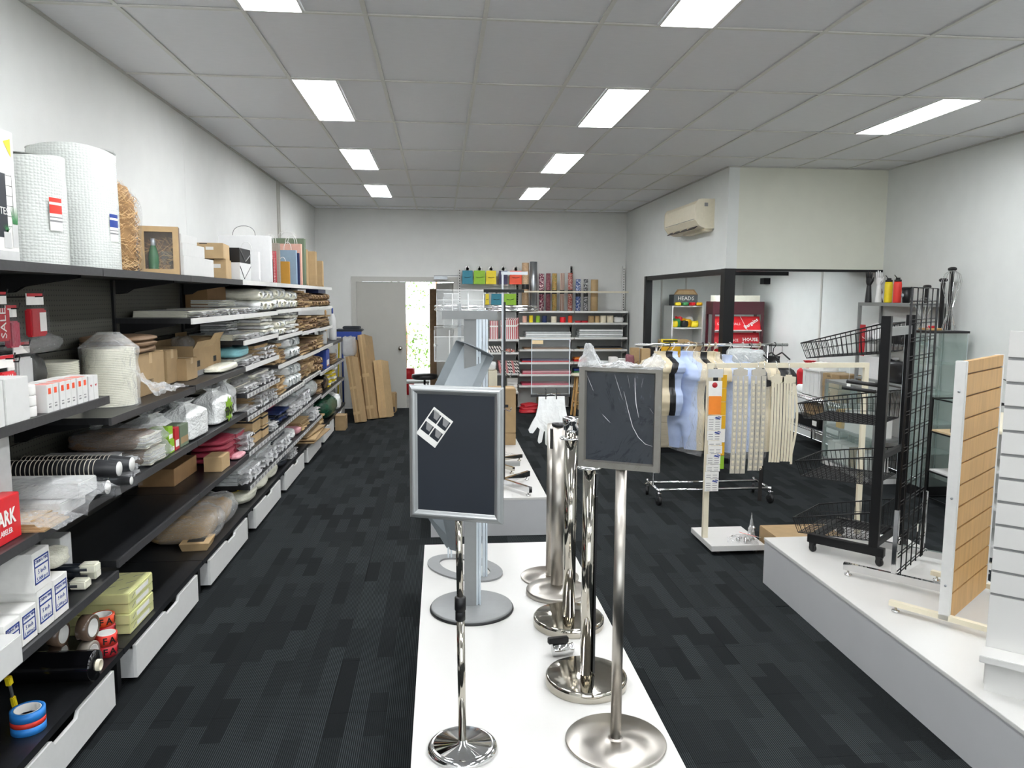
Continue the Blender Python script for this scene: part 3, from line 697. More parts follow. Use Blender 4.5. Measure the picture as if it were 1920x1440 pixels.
for i, z in enumerate((1.12, .93, .66)): part('hook_arm', M().tube([(-.02+.04*(i % 2), -.02, z), (.0+.04, -.16, z-.01), (.05, -.18, z+.02)], .004, 6), 'chrome', t)
t = thing('round_rack', 'chrome round garment rack ring standing on the rear plinth', 'garment rack', (.415, 6.95, .3))
for z in (1.425, 1.455):
    part('ring', M().tube([(.455*math.cos(2*PI*i/56), .455*math.sin(2*PI*i/56), z) for i in range(56)], .011, 10, closed=True), 'chrome', t)
part('column', M().cyl((0, 0, .05), (0, 0, 1.44), .018, 16), 'chrome', t)
for a in (35, 155, 275):
    part('spoke', M().tube([(0, 0, 1.40), (.45*math.cos(R(a)), .45*math.sin(R(a)), 1.425)], .007, 8), 'chrome', t)
for a in (32, 122, 212, 302):
    mb = M(); mb.T = Matrix.Rotation(R(a), 4, 'Z'); mb.box(.01, .41, -.013, .013, .028, .06); mb.lathe([(.018, 0), (.02, .005), (.006, .012), (.006, .028)], 14, (.38, 0, 0))
    part('foot_bar', mb, 'steel_mirror', t)
solo('wire_hanger', M().tube([(0, 0, .004), (.11, -.09, .004), (.125, -.06, .004), (.02, .1, .004)], .002, 6, closed=True), 'chrome', 'thin wire hanger lying flat on the rear plinth beside the carton', 'hanger', (.62, 7.45, .3))
solo('metal_bracket', M().prism([(-.12, -.05), (.1, -.03), (.11, .04), (-.12, .05)], 0, .03).prism([(-.11, -.04), (.09, -.02), (.10, .03), (-.11, .04)], .03, .034), 'grey_metal', 'flat grey metal shelf bracket lying on rear plinth', 'bracket', (.62, 6.95, .3))
def carton(name, lab, x, y, z, w, d, h, rz=0, mat='carton', cat='box', group=None, tape=True, parentless=True):
    t = thing(name, lab, cat, (x, y, z), rz, group)
    part('body', M().box(-w/2, w/2, -d/2, d/2, 0, h), mat, t, bevel=min(.004, h*.05))
    fl = M(); fl.box(-w/2+.002, w/2-.002, -d/2+.002, -.0015, h, h+.0025); fl.box(-w/2+.002, w/2-.002, .0015, d/2-.002, h, h+.0025)
    part('top_flap', fl, mat, t)
    if tape: part('tape', M().box(-w/2-.0006, w/2+.0006, -.022, .022, h+.0026, h+.0032).box(w/2, w/2+.0008, -.022, .022, h*.75, h+.0032).box(-w/2-.0008, -w/2, -.022, .022, h*.75, h+.0032), 'tapeb', t)
    return t
c1 = carton('cardboard_box', 'tall brown carton standing upright at the end of the rear plinth, top one', .60, 8.08, .428, .36, .3, .46)
part('handle_cut', M().box(.06, .10, -.152, -.15, .27, .30), 'black', c1)
carton('cardboard_box', 'low brown carton under the tall carton on the rear plinth', .60, 8.08, .3, .36, .3, .125)
# ================================================ RIGHT PLINTH
GA = R(42.7)
# basket rack
t = thing('basket_stand', 'black wire basket stand on castors with four tilted baskets', 'basket stand', (2.50, 4.14, .3), GA)
# local: x along the baskets' width (to the right rear), y towards the window-left
Lw = .48
for x in (0, Lw):
    part('upright', M().box(x-.018, x+.018, -.026, .026, .075, 1.445), 'steel_black', t, bevel=.002)
    part('base_rail', M().box(x-.02, x+.02, -.06, .38, .06, .11), 'steel_black', t, bevel=.002)
    for y in (-.035, .35):
        cs = bpy.data.objects.new('caster', None); COL.objects.link(cs); cs.parent = t; cs.location = (x, y, 0); cs.rotation_euler = (0, 0, R(25 if x else -20))
        part('wheel', M().lathe([(.001, -.009), (.018, -.009), (.024, -.006), (.024, .006), (.018, .009), (.001, .009)], 20, (0, 0, .024), ax='x'), 'rubber', cs)
        part('fork', M().box(-.014, -.010, -.012, .016, .02, .052).box(.010, .014, -.012, .016, .02, .052).box(-.014, .014, -.016, .018, .05, .062), 'black', cs)
part('cross_bar', M().box(.018, Lw-.018, .34, .375, .07, .105), 'steel_black', t)
part('cross_bar', M().box(.018, Lw-.018, -.015, .015, .62, .65), 'steel_black', t); part('cross_bar', M().box(.018, Lw-.018, -.012, .012, .1, .13), 'steel_black', t)
part('top_bar', M().box(.018, Lw-.018, -.012, .012, 1.33, 1.38), 'grey_metal', t)
def basket(parent, z_back, z_front, D=.44, hb=.17, hf=.09):
    b = bpy.data.objects.new('wire_basket', None); COL.objects.link(b); b.parent = parent
    x0, x1 = .022, Lw-.022
    def P(x, v, top):   # v 0 rear .. 1 front
        s = .0 if top else .02
        zt = z_back+(z_front-z_back)*v
        hh = hb+(hf-hb)*v
        return (x, .03+D*v*(1 if top else .93), zt if top else zt-hh)
    rim = M(); rim.tube([P(x0, 0, 1), P(x0, 1, 1), P(x1, 1, 1), P(x1, 0, 1)], .0044, 6, closed=True)
    rim.tube([P(x0+.015, 0, 0), P(x0+.015, 1, 0), P(x1-.015, 1, 0), P(x1-.015, 0, 0)], .0028, 6, closed=True)
    part('rim', rim, 'steel_black', b)
    wr = M()
    for i in range(17):
        v = i/16
        wr.tube([P(x0, v, 1), P(x0+.015, v, 0), P(x1-.015, v, 0), P(x1, v, 1)], .0022, 4, False)
    for i in range(17):
        x = x0+(x1-x0)*i/16; xb = x0+.015+(x1-x0-.03)*i/16
        wr.tube([P(x, 0, 1), P(xb, 0, 0), P(xb, 1, 0), P(x, 1, 1)], .0022, 4, False)
    for hgt in (.5,):
        for x_ in (x0+.007, x1-.007): wr.tube([Vector(P(x_, 0, 1)).lerp(Vector(P(x_, 0, 0)), hgt), Vector(P(x_, 1, 1)).lerp(Vector(P(x_, 1, 0)), hgt)], .0016, 4, False)
    w_ = part('wires', wr, 'steel_black', b); w_['kind'] = 'stuff'
for zb, zf in ((1.40, 1.27), (.985, .90), (.63, .54), (.30, .18)): basket(t, zb, zf, .46)
for x in (.07, .14):
    part('arm', M().cyl((x-.14, .02, 1.02+.03*(x > .1)), (x-.14, .20, 1.03+.03*(x > .1)), .011, 10), 'rubber', t)
# grid wall
t = thing('grid_panel', 'black wire grid panel standing upright on chrome T legs', 'display panel', (2.436, 3.826, .3), GA)
fw_ = .53
fr_ = M()
for x in (0, .02, fw_-.02, fw_): fr_.tube([(x, 0, .03), (x, 0, 1.6)], .0038, 6)
part('side_rod', fr_, 'steel_black', t)['kind'] = 'stuff'
vr = M()
for i in range(1, 5): vr.tube([(.02+(fw_-.04)*i/5, 0, .03), (.02+(fw_-.04)*i/5, 0, 1.6)], .0038, 6)
hr = M(); z = .04
while z < 1.6:
    for q in (0, .019): hr.tube([(0, .004, z+q), (fw_, .004, z+q)], .0032, 6)
    z += .098
hr.tube([(0, .004, 1.6), (fw_, .004, 1.6)], .0035, 6)
part('vertical_wires', vr, 'steel_black', t)['kind'] = 'stuff'; part('horizontal_wires', hr, 'steel_black', t)['kind'] = 'stuff'
for x in (-.012, fw_+.012):
    lg = M(); lg.box(x-.012, x+.012, -.36, .26, .03, .07)
    l_o = part('leg', lg, 'chrome', t)
    for y in (-.33, .235): part('leveller', M().lathe([(.02, 0), (.022, .004), (.02, .01), (.006, .013), (.006, .03)], 16, (x, y, 0)), 'chrome', l_o)
    part('leg_post', M().box(x-.012, x+.012, -.012, .012, .07, .42), 'chrome', t, bevel=.002)
solo('price_tag', M().prism([(-.012, 0), (.012, 0), (.012, .035), (.006, .045), (-.006, .045), (-.012, .035)], 0, .001, 'y'), 'paper', 'small blank white tag hanging low on the black wire grid panel', 'tag', (2.71, 4.06, .52), GA)
# second black angle post set between baskets and grid
# wood slat panel
def slatpanel(lab, x, y, rz, W_, z0, z1, th, mat, post, grooves, pitch, slots=False):
    t = thing('slat_display', lab, 'display panel', (x, y, .3), rz)
    pw = .03 if post else 0
    if post:
        for xx in (0, W_-pw):
            part('side_post', M().box(xx, xx+pw, -.0, th+.02, 0.03, z1), 'white', t, bevel=.002)
        bolt = M()
    n = grooves; zz = [z0]
    zs = [z1-.06-pitch*i for i in range(n)]
    zs = [q for q in zs if q > z0+.03]
    edges = [z1]+zs+[z0]
    for i in range(len(edges)-1):
        a, b = edges[i+1]+(.004 if i < len(edges)-2 else 0), edges[i]-(.004 if i else 0)
        part('slat', M().box(pw, W_-pw, 0, th, a, b), mat, t, bevel=.0008)
    part('groove_back', M().box(pw+.001, W_-pw-.001, .009, th-.009, z0+.002, z1-.002), 'kraft_dark' if mat == 'wood' else 'ink_grey', t)
    return t
t = slatpanel('oak-look slatwall panel in white frame on floor feet, right plinth', 2.375, 3.285, R(39), .64, .03, 1.26, .026, 'wood', True, 11, .104)
for xx in (.015, .625):
    mb = M(); mb.box(xx-.015, xx+.015, -.24, .27, .03, .055); lo = part('leg', mb, 'cream', t)
    for y in (-.21, .24): part('leveller', M().lathe([(.018, 0), (.02, .004), (.018, .012), (.006, .014), (.006, .03)], 16, (xx, y, 0)), 'chrome', lo)
for zz in (.2, .62, 1.12):
    part('bolt', M().lathe([(.001, -.004), (.006, -.003), (.006, 0)], 12, (-.0, .022, zz), ax='x'), 'alu', t)
# white slatwall unit
t = thing('slat_stand', 'white slatwall display unit with small bottom shelf, cut by right edge', 'display stand', (2.165, 2.765, .3), R(-42))
edges = [1.42]+[1.315-.0935*i for i in range(11)]+[.13]
for i in range(len(edges)-1):
    a = edges[i+1]+(.006 if i < 11 else 0); b = edges[i]-(.006 if i else 0)
    part('slat', M().box(0, .62, 0, .018, a, b), 'plinth', t, bevel=.001)
part('groove_back', M().box(.002, .618, .010, .03, .13, 1.418), 'ink_grey', t)
part('side_panel', M().box(-.0, .006, .018, .05, .0, 1.42), 'plinth', t)
part('base_panel', M().box(.008, .61, -.05, .05, 0, .13), 'plinth', t)
part('shelf', M().box(-.01, .63, -.11, .0, .135, .163), 'plinth', t, bevel=.002)
# ================================================ CREAM T RAIL + floor clutter
t = thing('display_rail', 'cream square-tube display rail on a flat white floor board', 'garment rack', (1.95, 5.43, 0))
part('post', M().box(-.02, .02, -.015, .015, .07, 1.37), 'cream', t, bevel=.001); part('post', M().box(1.17, 1.205, -.015, .015, .07, 1.37), 'cream', t, bevel=.001)
part('rail', M().box(.02, 1.17, -.014, .014, 1.335, 1.37), 'cream', t, bevel=.001)
part('base_board', M().box(-.02, .38, -.21, .25, .03, .07), 'plinth', t, bevel=.002); part('base_board', M().box(.98, 1.34, -.21, .25, .03, .07), 'plinth', t, bevel=.002)
for (a, b) in ((.05, -.15), (.33, -.15), (.05, .2), (.33, .2), (1.05, -.15), (1.28, .2)): part('leveller', M().lathe([(.014, 0), (.016, .004), (.005, .01), (.005, .03)], 12, (a, b, 0)), 'black', t)
c = carton('flat_carton', 'long flat brown carton on floor behind the right plinth', 2.62, 5.12, 0, .5, .62, .15)
text('M 84  02', .03, c, (.02, .1, .1535), (0, 0, 0), 'ink_black'); text('STAND KIT', .02, c, (.03, .06, .1535), (0, 0, 0), 'ink_grey')
sb_ = M(); rr = random.Random(3)
for k in range(9): sb_.lathe([(.001, 0), (.014, 0), (.016, .006), (.006, .016), (.006, .022), (.001, .022)], 10, (rr.uniform(-.07, .07), rr.uniform(-.05, .05), .005+.01*(k % 2)))
t = thing('bag_of_fittings', 'clear bag of chrome fittings with orange-topped white card, on the floor board', 'bag', (2.20, 5.32, .07), R(-20))
part('fittings', sb_, 'chrome', t)['kind'] = 'stuff'
part('bag', M().grid(lambda u, v: (-.11+.22*u, -.07+.14*v, .002+.05*math.sin(PI*u)*math.sin(PI*v)+.008*noise.noise(Vector((u*8, v*8, 2)))), 18, 14), 'film', t)
cm = M(); cm.T = Matrix.Translation((.05, -.02, .055)) @ Matrix.Rotation(R(-35), 4, 'Z') @ Matrix.Rotation(R(-18), 4, 'X'); cm.box(-.07, .07, -.03, .03, 0, .002); cm.mat(1); cm.box(-.07, .07, -.042, -.03, 0, .0025)
part('header_card', cm, ['paper', 'label_red'], t)
t = thing('bag_of_fittings', 'upright clear bag of metal clips leaning on the flat carton', 'bag', (2.305, 5.42, .07), R(70))
sb_ = M()
for k in range(8): sb_.lathe([(.001, 0), (.012, 0), (.014, .005), (.006, .014), (.001, .02)], 10, (rr.uniform(-.05, .05), rr.uniform(-.015, .015), .01+.02*(k % 4)))
part('clips', sb_, 'chrome', t)['kind'] = 'stuff'
part('bag', M().grid(lambda u, v: ((-.07+.14*u)*(1-.3*v), .03*math.sin(PI*u)*(1-v)+.006*noise.noise(Vector((u*8, v*8, 5))), .17*v), 14, 14).grid(lambda u, v: ((-.07+.14*u)*(1-.3*v), -.03*math.sin(PI*u)*(1-v), .17*v), 14, 14), 'film', t)

# ================================================ LEFT WALL SHELVING
BAY = [1.12, 2.32, 3.52, 4.71, 5.91, 7.12, 8.34, 9.52, 10.65, 11.85]
LV = [[1.40, .985, .605], [1.40, .985, .605], [1.30, .975, .65], [1.705, 1.31, .975, .65],
      [1.705, 1.505, 1.31, 1.105, .93, .66, .40], [1.715, 1.475, 1.215, .93, .66, .40],
      [1.715, 1.46, 1.205, .945, .66, .40], [1.71, 1.45, 1.21, .91, .625], [1.21, .91, .625]]
BN = ['behind the viewer', 'nearest', 'second', 'third', 'fourth', 'fifth', 'sixth', 'seventh', 'eighth and farthest']
XF, XB = -1.45, -1.9
def bracket_mesh():
    mb = M(); mb.prism([(-1.87, 0), (-1.55, 0), (-1.55, -.012), (-1.78, -.05), (-1.82, -.075), (-1.87, -.08)], -.0015, .0015, 'y'); return mb.mesh('bracket', 'steel_black')
bm_ = bracket_mesh()
for b in range(9):
    y0, y1 = BAY[b], BAY[b+1]; Lb = y1-y0
    lab = 'black metal wall shelving bay with peg back, %s bay from the viewer' % BN[b] if b else 'black metal wall shelving bay standing just behind the viewer'
    t = thing('gondola_shelving', lab, 'shelving', (0, y0, 0), group='black shelving bays along the left wall')
    zt = 2.0 if b < 8 else 1.3
    part('back_panel', M().box(-1.915, -1.90, .012, Lb-.012, .1, .78 if b < 8 else 1.28), 'panel_black', t)
    if b < 8:
        for q in range(3): part('peg_panel', M().box(-1.915, -1.90, .012, Lb-.012, .785+.39*q, .785+.39*(q+1)-.006), 'pegboard' if b < 4 else 'panel_black', t)
    for yy in ([0, Lb] if b == 8 else [0]):
        up = part('upright', M().box(-1.97, -1.885, yy-.012, yy+.012, .02, zt), 'steel_black', t)
        part('foot', M().box(-1.885, -1.475, yy-.02, yy+.02, .03, .20), 'steel_black', t)
    lv = ([1.955] if b < 8 else []) + LV[b]
    for z in lv:
        rail = b >= 4 and z < 1.2 and z > .39
        light = (b == 3 and 1.5 < z < 1.8) or (b >= 4 and z > 1.25) or (b in (5, 6, 7) and z > .9)  # edges that catch a strong reflection get it as a pale colour
        sh = part('shelf', M().box(XB, XF-.012, .003, Lb-.003, z-.03, z), 'shelf_black', t)
        ed = M(); ed.box(XF-.012, XF, .003, Lb-.003, z-.034, z+.001)
        part('shelf_edge', ed, 'shelf_white' if light else 'shelf_edge', sh)
        if rail:
            part('price_strip', M().box(XF+.001, XF+.003, .01, Lb-.01, z-.034, z-.002), 'paper_grey', sh)
            lb = M(); k = 0; yy = .06
            while yy < Lb-.1: lb.box(XF+.003, XF+.0036, yy, yy+.05, z-.03, z-.006); yy += .11
            part('price_labels', lb, 'ink_grey', sh)['kind'] = 'stuff'
        if b < 6:
            for yy in (.018, Lb-.018): place('bracket', bm_, t, (0, yy, z-.03))
    part('base_deck', M().box(XB, XF, .003, Lb-.003, .205, .235), 'shelf_black', t)
    if b < 8 or True:
        out = .0 if b not in (6, 7) else .0
        dr = bpy.data.objects.new('kick_drawer', None); COL.objects.link(dr); dr.parent = t; dr.location = (0, 0, 0)
        d0, d1 = .13, Lb-.12
        fpan = [(d0, .03), (d1, .03), (d1, .19), (d0+.62, .19), (d0+.60, .165), (d0+.42, .165), (d0+.40, .19), (d0, .19)]
        part('drawer_front', M().prism(fpan, XF-.012, XF+.004, 'x'), 'white', dr)
        part('drawer_side', M().box(XB+.1, XF-.012, d0, d0+.01, .03, .17), 'paper_grey', dr); part('drawer_side', M().box(XB+.1, XF-.012, d1-.01, d1, .03, .17), 'paper_grey', dr)
# ---------------- content generators
PROTO = {}
def proto(kind, mats, v=0):
    key = (kind, tuple(mats) if isinstance(mats, list) else mats, v)
    if key in PROTO: return PROTO[key]
    r_ = random.Random(hash(kind) % 1000 if False else sum(map(ord, kind))+v*31)
    mb = M()
    if kind == 'pillow':       # unit lump -.5...5, z 0..1
        def fn(u, w):
            a = 2*PI*u; ph = PI*w
            cx, cy = math.cos(a), math.sin(a)
            cx = math.copysign(abs(cx)**.5, cx); cy = math.copysign(abs(cy)**.5, cy)
            rr_ = (max(0, math.sin(ph))**.32)*.5
            z = .5-.5*math.copysign(abs(math.cos(ph))**.8, math.cos(ph))
            p = Vector((cx*rr_, cy*rr_, z)); n_ = noise.noise(p*2.6+Vector((v*3, 1, 2)))*.13+abs(noise.noise(p*7+Vector((v, 5, 2))))*.09-.03+noise.noise(p*16)*.03
            p.x *= 1+n_*.8; p.y *= 1+n_*.8; p.z = max(0, p.z*(1+n_*1.3)); return p
        mb.grid(fn, 34, 16)
    elif kind == 'sack':       # filled carrier bag: boxy body, gathered and knotted top
        def fn(u, w):
            a = 2*PI*u; cx, cy = math.cos(a), math.sin(a)
            cx = math.copysign(abs(cx)**.42, cx); cy = math.copysign(abs(cy)**.42, cy)
            s_ = min(1, (w/.05)**.5) if w < .05 else 1
            if w > .66: q = (w-.66)/.22; s_ = 1-.74*min(1, q)**1.3
            if w > .90: s_ = .26+(w-.90)*2.6
            fold = (.02+.10*max(0, w-.5))*math.sin(a*7+v*2+3*noise.noise(Vector((cx, cy, w*2))))*s_
            n_ = 1+.10*noise.noise(Vector((cx*1.5, cy*1.5, w*3+v)))+.05*abs(noise.noise(Vector((cx*5, cy*5, w*9+v))))
            return (cx*.47*s_*n_+fold*.5, cy*.47*s_*n_+fold*.5, w+.02*noise.noise(Vector((cx*4, cy*4, v)))*(w > .3))
        mb.grid(fn, 44, 28)
    elif kind == 'layers':     # stack of folded bags: slabs with staggered crumpled front edges
        n = 7
        for i in range(n):
            z0 = i/n; z1 = (i+.86)/n; x1 = .5-r_.uniform(0, .10); y0 = -.5+r_.uniform(0, .05); y1 = .5-r_.uniform(0, .05); k = 7
            top = []; 
            pts0 = []; pts1 = []
            for q in range(k+1):
                yy = y0+(y1-y0)*q/k; dx = r_.uniform(-.05, .03); dz = r_.uniform(-.4, .4)/n*.5
                pts0.append((x1+dx, yy, z0+dz+.02)); pts1.append((x1+dx+r_.uniform(-.02, .02), yy, z1+dz))
            vs = [(-.5, y0+(y1-y0)*q/k, z0) for q in range(k+1)]+[(-.5, y0+(y1-y0)*q/k, z1) for q in range(k+1)]+pts0+pts1
            K = k+1; fs = []
            for q in range(k):
                fs += [(q, q+1, 2*K+q+1, 2*K+q), (K+q, 3*K+q, 3*K+q+1, K+q+1), (2*K+q, 2*K+q+1, 3*K+q+1, 3*K+q), (q, K+q, K+q+1, q+1)]
            fs += [(0, 2*K, 3*K, K), (k, K+k, 3*K+k, 2*K+k)]
            mb.mat(i % 2); mb.add(vs, fs)
    elif kind == 'wads':       # bundle ends: many rounded pleated bundles side by side
        n = 4
        for j in range(n):
            for i in range(2):
                yc = -.5+(j+.5)/n+r_.uniform(-.02, .02); zc = (i+.5)/2
                def fn(u, w, yc=yc, zc=zc, sd=j*7+i):
                    a = 2*PI*u; x = -.5+w
                    rr_ = 1+.25*noise.noise(Vector((math.cos(a)*2.2, math.sin(a)*2.2, sd+w*3)))+.12*math.sin(a*5+sd)*w
                    if w > .93: rr_ *= .55
                    return (x+.05*noise.noise(Vector((math.cos(a)*3, math.sin(a)*3, sd))), yc+.5/n*rr_*math.cos(a), max(0, zc+.26*rr_*math.sin(a)))
                mb.mat((i+j) % 2); mb.grid(fn, 14, 8)
                mb.add([(.44, yc+.28/n*math.cos(2*PI*q/14), zc+.14*math.sin(2*PI*q/14)) for q in range(14)], [tuple(range(14))])
    elif kind == 'film_pack':  # flat pack of clear/cream bags with ragged shiny front fringe
        def body(u, w): return (-.5+.82*u, -.5+w, (.85+.08*noise.noise(Vector((u*3, w*3, v))))*(1-.12*abs(2*w-1)**3))
        for i in range(4):
            mb.mat(0); mb.box(-.5, .3+.03*r_.random(), -.48+.02*r_.random(), .48-.02*r_.random(), i*.22, i*.22+.2)
        mb.mat(1)
        for i in range(3):
            mb.grid(lambda u, w, i=i: (.28+.24*u+.05*noise.noise(Vector((w*9, i, 1))), -.49+.98*w, .12+.28*i+.16*noise.noise(Vector((u*3, w*11, i*3+v)))+.1*u*math.sin(w*23+i)), 4, 22)
        mb.grid(lambda u, w: (-.5+.85*u, -.5+w, .90+.06*noise.noise(Vector((u*5, w*5, v+2)))), 8, 8)
    me = mb.mesh(kind+'_pack', mats); PROTO[key] = me
    return me
ORD = {0: 'top', 1: 'second', 2: 'third', 3: 'fourth', 4: 'fifth', 5: 'sixth', 6: 'seventh', 7: 'lowest'}
def shelf_rank(b, z):
    lv = ([1.955] if b < 8 else [])+LV[b]+[.235]
    i = min(range(len(lv)), key=lambda k: abs(lv[k]-z))
    return 'lowest' if i == len(lv)-1 else ORD[i]
GN = 'packs on the left wall shelving'
def pk(b, z, kind, mats, y0, y1, h, lab, x0=-1.86, x1=-1.47, v=0, name=None, cat='pack', dz=.0, group=None):
    """one pack on shelf level z of bay b, spanning y0..y1 as fractions of the bay"""
    ya = BAY[b]+y0*(BAY[b+1]-BAY[b]); yb = BAY[b]+y1*(BAY[b+1]-BAY[b])
    o = place(name or {'pillow': 'soft_pack', 'layers': 'paper_bag_bundle', 'wads': 'paper_bag_bundle', 'film_pack': 'bag_pack'}[kind], proto(kind, mats, v), None, ((x0+x1)/2, (ya+yb)/2, z+.001+dz), (0, 0, 0), (x1-x0, yb-ya, h))
    tag(o, '%s, %s shelf of %s bay' % (lab, shelf_rank(b, z), BN[b].replace(' and farthest', '')), cat, group)
    return o
KR = ['kraft', 'kraft_dark']; KL = ['kraft_light', 'kraft']; WH = ['cloudy', 'milky']; GR = ['cloudy_grey', 'cloudy']
FC = ['milky', 'fringe']; FP = ['kraft_light', 'fringe']; FG = ['cloudy_grey', 'fringe']; FW = ['paper', 'fringe']
def box3(name, lab, cat, x0, x1, y0, y1, z0, h, mat, group=None, bev=.002):
    return solo(name, M().box(x0, x1, y0, y1, 0, h), mat, lab, cat, (0, 0, z0+.0005), 0, group, bev)

# ================================================ TOP SHELF GOODS
ZT = 1.9565
t = thing('printed_display_box', 'white printed box with plants and black sign picture, at left end of top shelf', 'box', (-1.56, 2.50, ZT))
part('body', M().box(0, .06, 0, .455, 0, .45), 'paper', t, bevel=.002)
art = M(); e = .0606
def rx(mb, y0, y1, z0, z1, d=0): mb.quad((e+d, y0, z0), (e+d, y1, z0), (e+d, y1, z1), (e+d, y0, z1))
rx(art, 0, .39, .08, .30); art.mat(1)
for q in range(6): rx(art, .39, .43, .12+.035*q, .1215+.035*q, .0002)
rx(art, .428, .430, .12, .30, .0002); art.mat(2); rx(art, .415, .45, .05, .13, .0006); rx(art, .36, .405, .045, .10, .0006)
art.mat(3)
for q in range(7):
    a = -.5+q*.17; art.add([(e+.001, .432+.004*q-.012, .13), (e+.001, .432+.05*math.sin(a), .13+.07*math.cos(a)), (e+.001, .438+.004*q-.012, .13)], [(0, 1, 2)])
for q in range(6): a = -.8+q*.32; art.add([(e+.001, .378, .10), (e+.001, .382+.035*math.sin(a), .10+.03*math.cos(a)), (e+.001, .386, .10)], [(0, 1, 2)])
art.mat(4); art.add([(e+.0004, .39, .41), (e+.0004, .435, .425), (e+.0004, .435, .36)], [(0, 1, 2)])
art.mat(5); rx(art, .0, .45, .0, .035)
part('printed_picture', art, ['poster_black', 'ink_black', 'paper_grey', 'green', 'yellow', 'paper_grey'], t)
text('NOTES', .035, t, (.0616, .34, .17), FX, 'paper')
def bubble_roll(lab, x, y, r, h, sd, mat_lab, tag_col, ty):
    t = thing('bubble_wrap_roll', lab, 'roll', (x, y, ZT))
    mb = M()
    def fn(u, w):
        a = 2*PI*u; rr_ = r*(1+.025*noise.noise(Vector((math.cos(a)*1.5, math.sin(a)*1.5, w*2+sd)))+.012*noise.noise(Vector((math.cos(a)*5, math.sin(a)*5, w*4+sd))))
        return (rr_*math.cos(a), rr_*math.sin(a), h*w+(.012*math.sin(a*2+sd) if w > .99 else 0))
    mb.grid(fn, 64, 14)
    rings = [(r*.995, h), (r*.9, h-.004), (r*.8, h+.002), (r*.6, h-.006), (r*.3, h-.003), (.04, h-.004), (.001, h-.05)]
    mb.lathe(rings, 40)
    me = mb.mesh('wrap', ['bubble'])
    uv = me.uv_layers.new(name='UVMap')
    for p in me.polygons:
        for li in p.loop_indices:
            v = me.vertices[me.loops[li].vertex_index].co; a = math.atan2(v.y, v.x)
            if a < -2.8: a += 2*PI
            uv.data[li].uv = (a*r*88, v.z*88)
    place('bubble_sheet', me, t)
    lb = M(); ca = math.atan2(-.25, 1)+ty; q = 8
    def arc(mb, z0, z1, off):
        for i in range(q):
            a0 = ca-.17+.34*i/q; a1 = ca-.17+.34*(i+1)/q; ro = r*1.022+off
            mb.quad((ro*math.cos(a0), ro*math.sin(a0), z0), (ro*math.cos(a1), ro*math.sin(a1), z0), (ro*math.cos(a1), ro*math.sin(a1), z1), (ro*math.cos(a0), ro*math.sin(a0), z1))
    arc(lb, .13, .255, .0); lb.mat(1); arc(lb, .195, .255, .0006)
    lb.mat(2); arc(lb, .228, .238, .0012); lb.mat(3); arc(lb, .163, .170, .0006); arc(lb, .178, .183, .0006)
    part('label', lb, ['paper', tag_col, 'paper', 'ink_grey'], t, label=mat_lab)
bubble_roll('bubble wrap roll with red label, standing on the top shelf beside printed box', -1.665, 3.24, .19, .41, 1, 'white and red label', 'label_red', -.0)
bubble_roll('taller bubble wrap roll with blue label, standing beside the straw bag', -1.69, 3.83, .185, .54, 4, 'white and blue label', 'ink_blue', .08)
t = thing('straw_bag', 'tall clear bag of shredded tan paper straw tied with green string', 'bag', (-1.70, 4.235, ZT))
st = M(); rr = random.Random(11)
for i in range(1800):
    a = rr.uniform(0, 2*PI); z = rr.uniform(.01, .46); R0 = (.135 if z < .38 else .135-(z-.38)*.9)*rr.uniform(.8, 1)
    p = Vector((R0*math.cos(a), R0*math.sin(a)-.45*max(0, z-.34), z)); d = Vector((-math.sin(a), math.cos(a), rr.uniform(-1.3, 1.3))).normalized()*rr.uniform(.02, .045); n_ = Vector((math.cos(a), math.sin(a), 0))
    w_ = Vector((0, 0, .0016)); c_ = n_*rr.uniform(.002, .014)
    st.mat(i % 3); st.add([p-d-w_, p-d+w_, p+c_-w_, p+c_+w_, p+d-w_, p+d+w_], [(0, 1, 3, 2), (2, 3, 5, 4)])
st.mat(2); st.lathe([(.001, 0), (.11, 0), (.118, .1), (.118, .36), (.09, .44), (.001, .47)], 20)
pm('straw_a', '#e8c48c', .5, var=.1); pm('straw_b', '#cda066', .5, var=.1); pm('straw_c', '#a98250', .6, var=.15)
part('shredded_paper', st, ['straw_a', 'straw_b', 'straw_c'], t)['kind'] = 'stuff'
def bagf(u, w):
    a = 2*PI*u; z = .0+.60*w
    r_ = .148 if w < .62 else .148-(w-.62)*.5
    if w > .83: r_ = .025+(w-.83)*.33
    r_ *= 1+.06*noise.noise(Vector((math.cos(a)*2, math.sin(a)*2, w*5)))
    return (r_*math.cos(a), r_*math.sin(a)-.45*max(0, z-.34), z)
part('plastic_bag', M().grid(bagf, 40, 30), 'film_thin', t)
part('green_string', M().tube([(.03, -.07, .50), (.03, -.12, .53), (.02, -.18, .525), (.02, -.15, .505), (.02, -.21, .55), (.03, -.13, .54)], .003, 6), 'lime', t)
